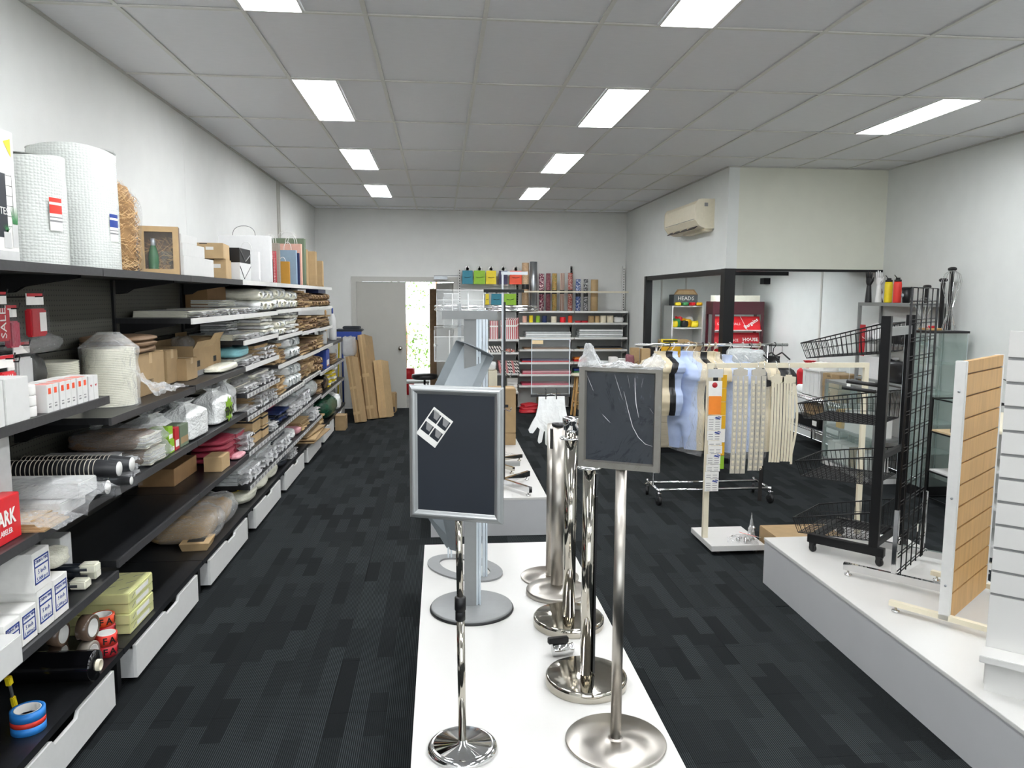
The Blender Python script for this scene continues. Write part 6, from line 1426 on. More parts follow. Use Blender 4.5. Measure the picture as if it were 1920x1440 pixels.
for k in range(2): box3('white_box', '%s small white box on the counter by the kraft bags' % ('left', 'right')[k], 'box', 2.02+.11*k, 2.11+.11*k, 9.05, 9.16, 1.001, .13-.02*k, 'white', 'small white boxes on the counter')
o = place('ribbon_heap', proto('pillow', 'print_maroon', 5), None, (2.235+.01, 9.0, 1.001), (0, 0, 0), (.10, .08, .16)); o['label'] = 'dark red ribbon bundle between the white boxes and kraft bags'; o['category'] = 'ribbon'
o = solo('grey_roll', M().cyl((-.13, 0, .045), (.12, .02, .045), .045, 18), 'cloudy_grey', 'grey plastic wrapped roll lying on the counter', 'roll', (1.87, 9.05, 1.001))
t = thing('tool_case', 'yellow tool case with black handle, behind the garment rail', 'tool case', (2.64, 9.05, 1.001)); part('case', M().box(0, .24, 0, .15, 0, .27), 'yellow_tool', t, bevel=.01); part('lid', M().box(.02, .2, .02, .13, .27, .30), 'black', t); part('side', M().box(-.11, -.005, .0, .13, 0, .25), 'black', t)
t = thing('tape_measure_set', 'yellow and black packaged tool lying on the yellow case', 'tool', (2.66, 9.06, 1.303)); part('body', M().box(0, .18, 0, .1, 0, .04), 'yellow', t, bevel=.006); part('grip', M().box(.0, .18, -.004, 0, .012, .03), 'black', t)
# ================================================ GARMENT RAIL + TORSOS
t = thing('garment_rail', 'chrome rolling garment rail on four black castors, hung with torsos', 'garment rack', (1.93, 6.77, 0))
part('rail', M().cyl((-.20, 0, 1.42), (1.22, 0, 1.42), .014, 14), 'chrome', t)
for x in (0, 1.03): part('upright', M().cyl((x-.0, 0, .13), (x-.0, 0, 1.42), .0125, 14), 'chrome', t); part('end_bar', M().cyl((x, -.19, .13), (x, .19, .13), .0125, 12), 'chrome', t)
for y in (-.16, .12): part('base_bar', M().cyl((0, y, .13), (1.03, y, .13), .0115, 12), 'chrome', t)
for (x, y) in ((0, -.19), (0, .19), (1.03, -.19), (1.03, .19)):
    cs = bpy.data.objects.new('caster', None); COL.objects.link(cs); cs.parent = t; cs.location = (x, y, 0); cs.rotation_euler = (0, 0, R(15 if y < 0 else -20))
    part('wheel', M().lathe([(.001, -.014), (.03, -.014), (.042, -.011), (.042, .011), (.03, .014), (.001, .014)], 24, (0, 0, .042), ax='x'), 'rubber', cs)
    part('fork', M().box(-.019, -.015, -.012, .012, .04, .10).box(.015, .019, -.012, .012, .04, .10).box(-.02, .02, -.02, .02, .10, .106).cyl((0, 0, .106), (0, 0, .15), .009, 10), 'chrome', cs)
def torso_mesh(kind, mat):
    if kind == 'long': tb = [(0, .150, .075), (.06, .155, .08), (.16, .16, .095), (.27, .17, .105), (.36, .168, .10), (.46, .145, .085), (.55, .143, .09), (.64, .16, .105), (.70, .19, .12), (.705, .235, .12), (.75, .238, .125), (.82, .23, .115), (.87, .20, .095), (.905, .11, .07), (.93, .062, .055), (.96, .056, .05), (1, .06, .052)]
    else: tb = [(0, .12, .06), (.10, .15, .085), (.22, .17, .11), (.32, .165, .105), (.45, .125, .08), (.56, .13, .09), (.66, .155, .13), (.70, .19, .14), (.76, .20, .13), (.83, .19, .10), (.88, .12, .07), (.92, .06, .055), (.96, .053, .05), (1, .057, .05)]
    H_ = .88 if kind == 'long' else .57
    def lk(v):
        for i in range(len(tb)-1):
            if v <= tb[i+1][0]:
                q = (v-tb[i][0])/max(1e-6, tb[i+1][0]-tb[i][0]); q = q*q*(3-2*q)
                return tb[i][1]+(tb[i+1][1]-tb[i][1])*q, tb[i][2]+(tb[i+1][2]-tb[i][2])*q
        return tb[-1][1:]
    def g_(x, c, s): return math.exp(-((x-c)/s)**2)
    def fn(u, v):
        w, d = lk(v); c_ = -math.cos(PI*u); s_ = math.sin(PI*u)
        x = w*c_; y = d*s_**.65
        leg = max(0, 1-v/.30) if kind == 'long' else max(0, 1-v/.16)
        y *= 1-.85*leg*g_(c_, 0, .16)
        if kind == 'long':
            y += .018*g_(abs(c_), .42, .28)*g_(v, .76, .055); y += .006*g_(c_, .0, .1)*-g_(v, .74, .1); y += .005*math.sin(v*60)*g_(abs(c_), .22, .2)*g_(v, .56, .09); y += .012*g_(abs(c_), .5, .3)*g_(v, .14, .12)
            y += .02*g_(c_, 0, .22)*g_(v, .275, .03)
        else: y += .045*g_(abs(c_), .42, .25)*g_(v, .715, .06); y += .01*g_(c_, 0, .3)*g_(v, .3, .1)
        return (x, -y, H_*v)
    mb = M(); mb.grid(fn, 36, 60)
    # flat back + caps
    vs = []; nn = 60
    for j in range(nn+1):
        v = j/nn; w, d = lk(v); vs += [(-w, 0, H_*v), (w, 0, H_*v)]
    o_ = [(x, .012, z) for x, y, z in vs]
    fs = [(2*j, 2*j+1, 2*j+3, 2*j+2) for j in range(nn)]
    mb.add(o_, fs); 
    for sd_ in (0, 1): mb.add([vs[2*j+sd_] for j in range(nn+1)]+[o_[2*j+sd_] for j in range(nn+1)], [(j, j+1, nn+2+j, nn+1+j) for j in range(nn)])
    for v in (0, 1): mb.add([fn(u/36, v) for u in range(37)], [tuple(range(37))])
    me = mb.mesh('torso_shell', mat); return me, H_
TM = {}
def torso(lab, x, th, kind, mat, ztop, filmed=False, y=6.77):
    if (kind, mat) not in TM: TM[(kind, mat)] = torso_mesh(kind, mat)
    me, H_ = TM[(kind, mat)]
    t = thing('torso_form', lab, 'mannequin', (x, y, ztop-H_), R(th), 'hanging torso forms on the chrome rail')
    place('torso_shell', me, t)
    zh = 1.42-(ztop-H_)
    part('hook', M().tube([(0, -.02, H_-.005), (0, -.01, H_+.02), (0, .0, zh-.03), (.014, 0, zh-.015), (.022, 0, zh+.004), (.014, 0, zh+.022), (0, 0, zh+.02)], .0035, 6), 'torso_beige' if mat == 'torso_beige' else ('black' if mat == 'torso_black' else 'white'), t)
    if filmed: part('plastic_cover', M().grid(lambda u, v: ((-.24+.48*u)*(1 if v < .85 else 1-(v-.85)*4), -.165-.02*noise.noise(Vector((u*5, v*7, th)))-.02*math.sin(PI*u)+.03*v, H_*(-.03+1.05*v)), 14, 24), 'film', t)
torso('beige female torso form, leftmost on the rail', 1.965, -58, 'short', 'torso_beige', 1.365)
torso('black female torso form right behind the leftmost beige one', 2.045, -76, 'short', 'torso_black', 1.365)
torso('pale blue short torso form behind the black one', 2.085, -76, 'short', 'torso_blue', 1.365)
torso('large pale blue male torso form with legs, facing the aisle', 2.215, -50, 'long', 'torso_blue', 1.365)
torso('beige male torso form behind the large pale blue one', 2.285, -66, 'long', 'torso_beige', 1.36)
torso('black male torso form in a plastic cover', 2.35, -70, 'long', 'torso_black', 1.36, True)
torso('beige male torso form right of the covered black one', 2.405, -66, 'long', 'torso_beige', 1.36)
torso('beige male torso form behind the card strips', 2.47, -72, 'long', 'torso_beige', 1.36)
torso('pale blue male torso form in clear cover behind the cream rail', 2.60, -56, 'long', 'torso_blue', 1.33, True)
torso('pale blue torso form half hidden by clip strips', 2.72, -60, 'long', 'torso_blue', 1.34)
torso('black torso form between the clip strips', 2.80, -74, 'long', 'torso_black', 1.33, True)
torso('beige torso form under the plastic heap at right', 2.88, -60, 'long', 'torso_beige', 1.34, True)
torso('black torso form, rightmost on the rail', 3.02, -55, 'long', 'torso_black', 1.32)
o = place('plastic_covers', proto('pillow', 'cloudy_grey', 5), None, (2.76, 6.77, 1.24), (0, 0, 0), (.34, .16, .14)); tag(o, 'crumpled clear covers bunched on the right half of the rail', 'plastic')
for k in range(5): solo('clothes_hanger', M().tube([(-.0, -.16, -.10), (0, 0, -.05), (0, .16, -.10)], .007, 8).tube([(0, 0, -.05), (0, 0, .0), (.0, .012, .02), (0, .0, .035), (0, -.012, .025)], .0022, 6), 'black' if k > 1 else 'white', '%s hanger on the right half of the chrome rail' % ('first white', 'second white', 'first black', 'middle black', 'last black')[k], 'hanger', (2.62+.10*k+(.08 if k > 1 else 0), 6.77, 1.40), 0, 'empty hangers on the rail')
# strips on the cream rail
def hang_strip(lab, x, ztop, n, z0, w, m_, header, dx=.03, holes=True, rz=0, blk=False):
    t = thing('clip_strip', lab, 'display strip', (x, 5.41, ztop), R(rz), 'strips hung on the cream rail')
    part('wire_hook', M().tube([(0, .02, 1.385-ztop), (0, -.005, 1.375-ztop), (0, -.012, 1.33-ztop), (0, -.012, .01)], .0022, 6), 'chrome', t)
    part('header', M().prism([(-.05, -.045), (-.05, -.005), (-.02, 0), (-.02, .01), (.02, .01), (.02, 0), (.05, -.005), (.05, -.045), (.02, -.05), (-.02, -.05)], -.022, -.008, 'y'), m_, t, bevel=.001)
    L_ = ztop-z0
    for i in range(n):
        xx = -w*n/2+w*i
        part('strip', M().grid(lambda u, v, i=i: (xx+w*.94*u, -.020-.004*i-.012*math.sin(PI*v), -.05-(L_-.05)*v), 2, 12), m_, t)
        if holes:
            hb = M(); z = -.08
            while z > -L_+.03:
                v = (-z-.05)/(L_-.05); yy = -.0225-.004*i-.012*math.sin(PI*v)
                hb.box(xx+w*.25, xx+w*.72, yy-.002, yy, z-.022, z-.004); hb.box(xx+w*.4, xx+w*.58, yy-.002, yy, z-.032, z-.026); z -= .042
            part('clips', hb, 'cream', t)['kind'] = 'stuff'
    return t
hang_strip('grey white clip strips, left group with square clips', 2.165, 1.33, 3, .56, .038, 'strip_grey', 1)
hang_strip('grey white clip strips, middle group with square clips', 2.30, 1.33, 3, .58, .038, 'strip_grey', 1)
t = hang_strip('single black strip with T header', 2.345, 1.25, 1, .35, .030, 'black', 1, holes=False)
hang_strip('cream printed strip bundle, second from right', 2.44, 1.28, 4, .64, .020, 'cream', 1, holes=False)
hang_strip('cream printed strip bundle curling at its right, rightmost', 2.53, 1.275, 4, .645, .020, 'cream', 1, holes=False)
part('loose_strip', M().grid(lambda u, v: (.03+.03*math.sin(PI*min(1, v*1.15))+.018*u, -.03, -.05-.60*v), 2, 16), 'cream', bpy.data.objects['clip_strip.004'])
t = thing('card_strip', 'hanging strip of printed cards with orange panel, leftmost on the cream rail', 'display strip', (1.978, 5.40, 1.33))
part('header', M().box(-.055, .055, -.012, -.006, -.06, 0), 'paper_grey', t); part('hook', M().tube([(0, .03, .055), (0, -.005, .05), (0, -.01, 0)], .0022, 6), 'chrome', t)
part('top_card', M().box(-.05, .05, -.014, -.010, -.20, -.085), 'paper', t); part('logo', M().lathe([(.001, -.001), (.02, -.001), (.02, 0)], 16, (-.005, -.0145, -.115), ax='y'), 'red', t)
part('orange_panel', M().box(-.046, .046, -.016, -.014, -.33, -.195), 'orange', t)
zz = -.34
for k, (h, dx) in enumerate(((.105, 0), (.07, 0), (.035, .008), (.055, .012), (.075, .002), (.05, 0), (.05, -.006), (.09, -.006))):
    cdp = part('card', M().box(-.05+dx, .052+dx, -.018-.002*(k % 2), -.012, zz-h, zz), 'paper', t)
    pr = M()
    for q in range(max(1, int(h/.02))):
        for a in (-.042, .006): pr.box(a+dx, a+dx+.034, -.0206, -.02, zz-h+.008+.017*q, zz-h+.012+.017*q)
    part('print', pr, 'ink_grey', cdp)
    if k in (0, 1, 4, 7): part('colour_flash', M().prism([(.0+dx, zz-.016), (.04+dx, zz-.026), (.044+dx, zz-.02), (.01+dx, zz-.006)], -.0212, -.0204, 'y').prism([(.02+dx, zz-.008), (.048+dx, zz-.014), (.048+dx, zz-.008), (.03+dx, zz-.002)], -.0212, -.0204, 'y'), 'ink_blue', cdp)
    zz -= h+.004
t = thing('card_strip', 'yellow and green backed card strip behind the printed card strip', 'display strip', (2.045, 5.42, 1.30))
for k in range(7): part('card', M().box(-.012, .028, -.004, 0, -.11-.1*k, -.014-.1*k), 'yellow_tool' if k not in (4, 6) else ('paper' if k == 4 else 'lime'), t)
part('hook', M().tube([(0, .01, .085), (0, -.0, .05), (0, 0, -.015)], .002, 6), 'chrome', t)
solo('price_tag', M().prism([(-.015, 0), (.015, 0), (.015, .04), (.007, .055), (-.007, .055), (-.015, .04)], 0, .001, 'y').tube([(0, .0, .055), (0, 0, .15)], .001, 4), 'paper', 'small white tag on thread hanging from the cream rail right end', 'tag', (3.0, 5.412, 1.185))
# ================================================ ALCOVE
t = thing('storage_cabinet', 'white open storage cabinet in the alcove with cluttered shelves', 'cabinet', (3.58, 11.75, 0))
part('side_panel', M().box(.48, .50, -.0, .45, 0, 1.72), 'white', t); part('side_panel', M().box(0, .02, 0, .45, 0, 1.72), 'white', t); part('back', M().box(.02, .48, .44, .45, 0, 1.72), 'white', t)
for z in (.02, .5, .95, 1.36, 1.70): part('shelf', M().box(.02, .48, 0, .44, z, z+.02), 'white', t)
t = thing('slate_box', 'open slate box with white HEADS lettering on top of the storage cabinet', 'box', (3.62, 11.8, 1.7205)); 
pm('slate', '#4d5355', .6, var=.08)
part('body', M().box(0, .38, 0, .26, 0, .17), 'slate', t, bevel=.004); text('HEADS', .085, t, (.19, -.001, .11), FY, 'paper')
part('handle_frame', M().prism([(0, .17), (.06, .25), (.32, .25), (.38, .17)], .0, .02, 'y'), 'carton_dark', t); part('opening', M().prism([(.03, .18), (.08, .235), (.30, .235), (.35, .18)], -.001, .0, 'y'), 'kraft', t)
hr = random.Random(5)
items = [('yellow', 'yellow'), ('green', 'green'), ('red_bright', 'red'), ('black', 'black'), ('yellow_tool', 'amber'), ('white', 'white')]
for k in range(4):
    m_, nme = items[(0, 1, 2, 4)[k]]; x = 3.68+.11*k
    o = place('tool_pack', proto('pillow', m_, k), None, (min(x, 4.0), 11.73 if k else 11.72, 1.7205), (0, 0, .3*k), (.10, .08, .05)); o.location.y = 11.76-.0; o.location.x = 3.67+.115*k; o.location.z = 1.7205; o['label'] = '%s small tool pack in front of the slate box' % nme; o['category'] = 'tool'; o['group'] = 'tool packs on the cabinet top'; o.location.y = 11.755
for k in range(7):
    m_, nme = items[k % 6]; o = place('tool_pack', proto('pillow', m_, k+2), None, (3.66+.055*k, 11.9+.05*(k % 3), 1.381), (0, 0, .5*k), (.12, .12, .10+.03*(k % 3))); o['label'] = '%s tool pack heaped on the alcove cabinet shelf, %s' % (nme, ('leftmost', 'second', 'third', 'middle', 'fifth', 'sixth', 'rightmost')[k]); o['category'] = 'tool'; o['group'] = 'tool packs in the cabinet'
carton('cardboard_box', 'long open brown carton jutting out below the cabinet shelf', 3.52, 11.45, 1.12, .42, .22, .09)
carton('cardboard_box', 'upright brown carton beside the cabinet side', 3.72, 11.45, .78, .14, .3, .40)
carton('cardboard_box', 'second upright brown carton against the cabinet', 3.86, 11.45, .78, .10, .3, .38)
box3('grey_cabinet', 'low grey cupboard carrying the brown cartons in the alcove', 'cabinet', 3.3, 3.95, 11.3, 11.7, 0, .779, 'grey_metal')
box3('grey_crate', 'grey crate below the long open carton', 'crate', 3.4, 3.63, 11.34, 11.66, .781, .335, 'slate')
t = thing('sale_rack', 'dark maroon metal rack with sloped red sale panels in the alcove', 'rack', (3.98, 11.05, 0))
part('header', M().box(0, .78, 0, .30, 1.60, 1.79), 'maroon', t, bevel=.003)
for (x, y) in ((.0, 0), (.745, 0), (.0, .27), (.745, .27)): part('post', M().box(x, x+.035, y, y+.03, 0, 1.6), 'maroon', t)
words = [('SALE SPECIALS', 'Bargains'), ('CLEARANCE', 'HOUSE'), ('20% OFF', 'SALE'), ('SALE', 'OFF')]
for k, z in enumerate((1.365, 1.125, .885, .64)):
    q = bpy.data.objects.new('sale_tier', None); COL.objects.link(q); q.parent = t; q.location = (.04, .0, z); q.rotation_euler = (R(-20), 0, 0)
    part('red_panel', M().box(0, .70, 0, .006, 0, .22), 'red_bright' if k % 2 == 0 else 'red', q); part('ledge', M().box(0, .70, -.03, 0, -.012, 0), 'white', q)
    text(words[k][0], .055, q, (.22, -.002, .10), FY, 'paper'); 
    r2 = text(words[k][1], .075, q, (.56, -.003, .11), (R(90), R(-32) if k == 0 else 0, 0), 'paper', bold=.002)
    if k == 0: part('white_line', M().add([(.40, -.002, .22), (.408, -.002, .22), (.50, -.002, 0), (.492, -.002, 0)], [(0, 1, 2, 3)]), 'paper', q)
o = solo('white_tray', M().box(0, .66, 0, .25, 0, .03).box(0, .66, 0, .01, .03, .09).box(0, .66, .24, .25, .03, .09).box(0, .01, .01, .24, .03, .09).box(.65, .66, .01, .24, .03, .09), 'milky', 'translucent white tray on top of the maroon rack', 'tray', (4.04, 11.08, 1.7905))
# wire shelf on the right wall
t = thing('wire_shelving', 'low chrome wire shelving along the right wall with white liner', 'shelving', (4.48, 8.22, 0))
for (x, y) in ((0, 0), (.38, 0), (0, 1.4), (.38, 1.4)): part('post', M().cyl((x, y, 0), (x, y, .72), .012, 10), 'chrome', t)
for z in (.64, .27):
    w_ = M(); w_.tube([(0, 0, z), (0, 1.4, z), (.38, 1.4, z), (.38, 0, z)], .004, 6, closed=True).tube([(0, 0, z-.03), (0, 1.4, z-.03), (.38, 1.4, z-.03), (.38, 0, z-.03)], .004, 6, closed=True)
    for i in range(28): w_.tube([(0, .05*i, z), (0, .05*i+.025, z-.03), (0, .05*i+.05, z)], .002, 4, False)
    for i in range(20): w_.tube([(.0, .07*i, z), (.38, .07*i, z)], .002, 4, False)
    part('wire_shelf', w_, 'chrome', t)['kind'] = 'stuff'
part('liner', M().box(.005, .375, .005, 1.395, .644, .65), 'white', t); part('liner', M().box(.005, .375, .005, 1.395, .274, .278), 'poster_black', t)
for k in range(2):
    c_ = carton('office_carton', '%s brown carton with black hand lettering on wire shelving' % ('lower', 'upper')[k], 4.645, 8.54, .651+.163*k, .27, .36, .155, R(3*k))
    text('V25', .06, c_, (-.137, .04, .07), (R(90), 0, R(-90)), 'ink_black', bold=.002); text('OFFICE', .028, c_, (-.137, .04, .125), (R(90), 0, R(-90)), 'ink_black'); text('OFFICE PAPER', .03, c_, (.0, -.1815, .11), FY, 'ink_black'); 
t = thing('white_bin', 'white ribbed plastic bin on the wire shelving', 'bin', (4.52, 8.80, .651))
part('walls', M().box(0, .30, 0, .01, 0, .32).box(0, .30, .44, .45, 0, .32).box(0, .01, .01, .44, 0, .32).box(.29, .30, .01, .44, 0, .32).box(0, .3, 0, .45, 0, .01), 'white', t)
for k in range(4): part('rib', M().box(-.006, 0, .04+.11*k, .055+.11*k, .01, .31), 'white', t)
part('rim', M().box(-.012, .312, -.012, .0, .31, .33).box(-.012, 0, 0, .46, .31, .33), 'white', t)
o = place('paper_heap', proto('pillow', 'paper', 2), None, (4.67, 9.02, .90), (0, 0, 0), (.26, .38, .16)); tag(o, 'white papers sticking out of the ribbed bin', 'paper')
o = place('red_bag', proto('sack', ['red', 'red'], 4), None, (4.70, 9.45, .651), (0, 0, 0), (.26, .30, .40)); tag(o, 'red and white filled bag at the left end of the wire shelving', 'bag')
o = place('white_bag', proto('pillow', 'cloudy', 5), None, (4.62, 9.36, .651), (0, 0, 0), (.2, .2, .10)); tag(o, 'small crumpled white bag in front of the red bag', 'bag')
t = thing('black_tray_box', 'black box with white label on the lower wire shelf', 'box', (4.50, 8.75, .279)); part('body', M().box(0, .3, 0, .62, 0, .12), 'black', t, bevel=.003); part('label', M().box(-.001, 0, .05, .16, .03, .09), 'paper', t)
carton('cardboard_box', 'open brown carton behind on the lower wire shelf', 4.72, 9.12, .401, .22, .5, .12)
o = solo('clear_tub', M().box(0, .26, 0, .34, 0, .28), 'cloudy', 'translucent storage tub on the lower wire shelf', 'tub', (4.51, 8.26, .279), bevel=.012)
# glass cabinet low + tall grey unit
t = thing('glass_cabinet', 'low grey framed glass cabinet full of white boxes by the right wall', 'cabinet', (4.27, 7.18, 0))
for (x, y) in ((0, 0), (0, 1.0), (.3, 0), (.3, 1.0)): part('post', M().box(x, x+.03, y, y+.03, 0, .95), 'grey_metal', t)
for z in (.05, .42, .92): part('shelf', M().box(.002, .33, .002, 1.03, z, z+.025), 'grey_metal', t)
part('glass_door', M().box(-.004, -.001, .03, 1.0, .08, .92), 'glass_green', t); part('plinth', M().box(.0, .33, .0, 1.03, 0, .05), 'white', t)
for k in range(6): box3('white_box', 'small white box row inside the glass cabinet, %s from left' % ('sixth', 'fifth', 'fourth', 'third', 'second', 'first')[k], 'box', 4.30, 4.48, 7.24+.15*k, 7.38+.15*k, .076, .20, 'paper' if k != 2 else 'carton', 'boxes in the glass cabinet')
box3('white_box', 'wide white box on the upper cabinet shelf', 'box', 4.30, 4.50, 7.25, 7.80, .446, .22, 'paper'); box3('yellow_box', 'yellow box on the upper cabinet shelf', 'box', 4.30, 4.46, 7.86, 7.98, .446, .2, 'yellow_tool')
t = thing('grey_shelf_unit', 'tall grey metal shelf unit topped with bottles and hand forms', 'shelving', (4.61, 7.12, 0))
for (x, y) in ((0, 0), (0, 1.06), (.25, 0), (.25, 1.06)): part('post', M().box(x, x+.03, y, y+.03, 0, 1.80), 'grey_metal', t)
for z in (.96, 1.36, 1.765): part('shelf', M().box(.002, .27, .002, 1.088, z, z+.035 if z > 1.7 else z+.02), 'grey_metal', t)
part('back', M().box(.272, .28, 0, 1.09, .2, 1.765), 'shelf_white', t)
def hand(lab, x, y, z, m_):
    t = thing('hand_form', lab, 'mannequin hand', (x, y, z), R(-60), 'upright hand forms')
    part('forearm', M().lathe([(.001, 0), (.036, 0), (.036, .01), (.03, .09), (.024, .17), (.022, .19)], 20), m_, t)
    mb = M(); mb.grid(lambda u, v: ((.022+.016*math.sin(PI*min(1, v*.75)))*math.cos(2*PI*u), .013*math.sin(2*PI*u), .18+.085*v), 20, 8); mb.add([(.03*math.cos(2*PI*u/20), .013*math.sin(2*PI*u/20), .265) for u in range(20)], [tuple(range(20))])
    for i, (dx, L_, sp) in enumerate(((-.027, .062, -.1), (-.01, .075, -.02), (.008, .07, .05), (.025, .052, .15))):
        mb.tube([(dx, 0, .25), (dx+sp*L_*.5, -.004, .262+L_*.5), (dx+sp*L_, -.010, .262+L_), (dx+sp*L_, -.012, .266+L_)], [.0085, .0078, .0062, .002], 8)
    mb.tube([(.02, 0, .20), (.046, -.006, .235), (.055, -.012, .268), (.056, -.013, .273)], [.011, .0095, .007, .002], 8)
    part('palm_and_fingers', mb, m_, t)
hand('black mannequin hand standing at the left end of the grey unit', 4.66, 8.10, 1.8005, 'torso_black'); hand('white mannequin hand beside the black one', 4.68, 7.94, 1.8005, 'gloss_white')
for lab, y, m_ in (('yellow drink bottle with black straw lid', 7.74, 'yellow'), ('coral pink drink bottle with black straw lid', 7.58, 'label_red')):
    t = bottle('drink_bottle', lab, 4.67, y, 1.8005, [(.001, 0), (.038, 0), (.040, .01), (.040, .19), (.034, .215), (.001, .216)], m_, [(.035, .215), (.035, .235), (.022, .238), (.022, .255), (.001, .256)], 'black'); part('straw', M().tube([(-.01, 0, .25), (-.035, .01, .285)], .004, 6), 'black', t)
t = bottle('travel_cup', 'black travel cup with round silver badge', 4.67, 7.42, 1.8005, [(.001, 0), (.034, 0), (.045, .14), (.001, .142)], 'black', [(.047, .14), (.047, .152), (.04, .158), (.001, .16)], 'black', cat='cup'); part('badge', M().lathe([(.001, -.001), (.02, -.001), (.02, .001)], 20, (-.041, 0, .075), ax='x'), 'alu_light', t)
o = bottle('maroon_figure', 'small maroon and white ornament behind the black hand', 4.80, 8.12, 1.8005, [(.001, 0), (.04, 0), (.03, .04), (.015, .07), (.03, .11), (.02, .15), (.001, .16)], 'maroon', cat='ornament')
for k, (x, y, h) in enumerate(((4.70, 7.02, .24), (4.80, 7.02, .30), (4.80, 7.24, .17))):
    pass
for k, (y, h) in enumerate(((7.20, .14), (7.02, .20), (6.90, .30))):
    t = thing('cap_stand', '%s black T-shaped display stand on the right wall units' % ('shortest', 'middle', 'tallest')[k], 'stand', (4.78 if k else 4.74, y, 1.8005 if k == 0 else 1.5505)); h2 = h if k == 0 else h+.25
    part('stem', M().box(-.012, .012, -.02, .02, 0, h2), 'black', t, bevel=.003); part('pad', M().grid(lambda u, v: (.022*math.cos(2*PI*u)*math.sin(PI*v), -.06*math.cos(PI*v), h2+.02+.02*math.sin(2*PI*u)*math.sin(PI*v)**.6), 14, 12), 'black', t)
for k in range(2):
    t = thing('cap', '%s white helmet-like bowl on the upper inner shelf' % ('left', 'right')[k], 'bowl', (4.72, 8.00-.2*k, 1.3805), R(20*k), None, rot=(R(0), R(-50), 0)); t.location.z = 1.44; part('bowl', M().lathe([(.001, 0), (.06, .01), (.10, .05), (.11, .09), (.105, .09), (.095, .055), (.058, .018), (.001, .01)], 24), 'gloss_white', t)
o = place('fabric_cap', proto('pillow', 'black', 2), None, (4.70, 7.52, 1.3805), (0, 0, .3), (.18, .26, .13)); tag(o, 'black fabric cap on the upper inner shelf', 'cap')
o = place('fabric_cap', proto('pillow', 'black', 3), None, (4.70, 7.28, 1.3805), (0, 0, .1), (.18, .24, .10)); tag(o, 'flatter black cap right of the first cap', 'cap')
o = place('black_case', proto('pillow', 'black', 4), None, (4.70, 7.5, .98), (0, 0, .1), (.2, .3, .22)); tag(o, 'rounded black case on the middle shelf of the grey unit', 'case')
box3('tray_pieces', 'white acrylic tray pieces on the middle shelf of the grey unit', 'tray', 4.64, 4.84, 7.75, 8.05, .981, .24, 'gloss_white')
o = solo('red_board', M().box(0, .01, 0, .10, 0, .34), 'red', 'narrow red panel hanging at the left post of the grey unit', 'panel', (4.595, 8.02, 1.22), bevel=.002)
# glass showcase
t = thing('glass_showcase', 'tall glass showcase with black base and top beside the grid panel', 'showcase', (4.43, 6.66, 0))
part('base', M().box(0, .38, 0, .36, 0, .10), 'black', t); part('top', M().box(-.01, .39, -.01, .37, 1.53, 1.55), 'black', t)
for a, b, c, d in ((0, .38, 0, .005), (0, .38, .355, .36), (0, .005, .005, .355), (.375, .38, .005, .355)): part('glass_side', M().box(a, b, c, d, .10, 1.53), 'glass_green', t)
for z in (.40, .68, .96, 1.24): part('glass_shelf', M().box(.01, .37, .01, .35, z, z+.006), 'glass_green', t)
ed = M()
for (x, y) in ((0, 0), (.38, 0), (0, .36), (.38, .36)): ed.box(x-.002, x+.002, y-.002, y+.002, .10, 1.53)
part('glass_edges', ed, 'alu_light', t)
part('rear_post', M().box(.15, .16, .352, .355, .1, 1.53), 'chrome', t)
def wire_head(lab, x, y, z, h, r_):
    t = thing('wire_form', lab, 'wire head form', (x, y, z), 0, 'wire head forms'); mb = M()
    for k in range(8):
        a = 2*PI*k/8; c_, s_ = math.cos(a), math.sin(a)
        mb.tube([(r_*.75*c_, r_*.75*s_, 0), (r_*.28*c_, r_*.28*s_, h*.28), (r_*.3*c_, r_*.3*s_, h*.40), (r_*.75*c_, r_*.75*s_, h*.66), (r_*c_, r_*s_, h*.82), (r_*.8*c_, r_*.8*s_, h*.94), (r_*.25*c_, r_*.25*s_, h), (0, 0, h)], .0024, 5)
    for rr_, zz_ in ((.75, 0), (.29, .34)): mb.tube([(r_*rr_*math.cos(2*PI*k/24), r_*rr_*math.sin(2*PI*k/24), h*zz_+.002) for k in range(24)], .003, 5, closed=True)
    part('wires', mb, 'chrome', t)['kind'] = 'stuff'
wire_head('tall wire head form on the glass showcase', 4.70, 6.78, 1.5505, .55, .085); wire_head('smaller wire head form left of the tall one', 4.47, 6.82, 1.5505, .30, .08)
t = thing('wooden_board', 'small round wooden board with red tin on the showcase top', 'board', (4.60, 6.90, 1.5505)); part('board', M().lathe([(.001, 0), (.10, 0), (.10, .018), (.001, .018)], 28), 'wood', t); part('red_tin', M().lathe([(.001, .018), (.045, .018), (.045, .04), (.001, .04)], 20), 'red', t)
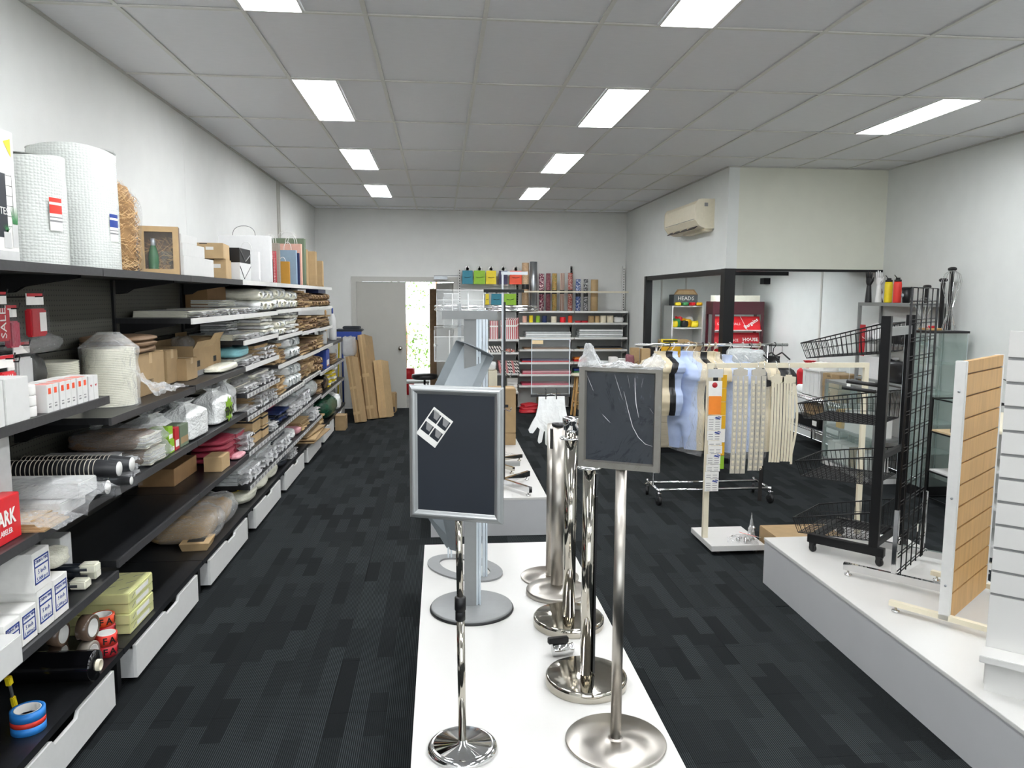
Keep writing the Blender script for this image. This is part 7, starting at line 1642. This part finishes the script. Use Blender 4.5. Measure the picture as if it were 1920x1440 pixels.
# black console + bust
t = thing('black_console', 'black tube frame console with wooden shelf holding a black bust', 'console', (4.38, 6.02, 0))
for (x, y) in ((0, 0), (.38, 0), (0, .45), (.38, .45)): part('leg', M().box(x-.008, x+.008, y-.008, y+.008, 0, .97), 'steel_black', t)
for z in (.06, .30, .66, .96):
    for a, b, c, d in ((0, .38, -.006, .006), (0, .38, .444, .456), (-.006, .006, 0, .45), (.374, .386, 0, .45)): part('rail', M().box(a, b, c, d, z-.006, z+.006), 'steel_black', t)
part('wood_shelf', M().box(.006, .374, .006, .444, .667, .68), 'wood_pale', t); part('white_shelf', M().box(.006, .374, .006, .444, .307, .32), 'white', t)
t = thing('neck_bust', 'matt black necklace bust on the wooden console shelf', 'bust', (4.52, 6.20, .681), R(-60))
part('bust', M().grid(lambda u, v: ((.125*(1-.55*v**2.2) if v < .8 else .05)*(-math.cos(PI*u)), -(.05+.07*math.sin(PI*(v*.7+.15)))*math.sin(PI*u)*(1 if v < .8 else .7)+.05*v, .26*v), 22, 20), 'black', t); part('bust_back', M().grid(lambda u, v: ((.125*(1-.55*v**2.2) if v < .8 else .05)*(-1+2*u), .05*v, .26*v), 8, 20), 'black', t); part('neck', M().lathe([(.04, .20), (.042, .27), (.001, .272)], 20, (0, .03, 0)), 'black', t)
o = solo('white_disc', M().lathe([(.001, 0), (.05, .0), (.05, .01), (.001, .01)], 24, (0, 0, .05), ax='x'), 'white', 'round white disc standing beside the black bust', 'disc', (4.60, 6.06, .681))
# white bookcase
t = thing('open_bookcase', 'white open bookcase set at an angle behind the slatwall panels', 'bookcase', (3.85, 5.05, 0), R(54))
part('side', M().box(0, 1.1, -.018, 0, 0, .90), 'white', t); part('side', M().box(0, 1.1, -.72, -.702, 0, .90), 'white', t); part('top', M().box(-.005, 1.1, -.722, .002, .90, .92), 'cream', t)
for z in (.08, .35, .62): part('shelf', M().box(0, .5, -.702, -.018, z, z+.018), 'white', t)
part('centre_back', M().box(.5, .515, -.702, -.018, .0, .90), 'white', t); part('kick', M().box(.02, .03, -.702, -.018, 0, .08), 'white', t)
solo('tagging_hook', M().tube([(0, 0, 0), (0, 0, .28), (.10, -.03, .30), (.16, -.03, .28)], .004, 6), 'black', 'thin black wire hook stand on the white bookcase', 'hook', (4.32, 5.75, .9205))
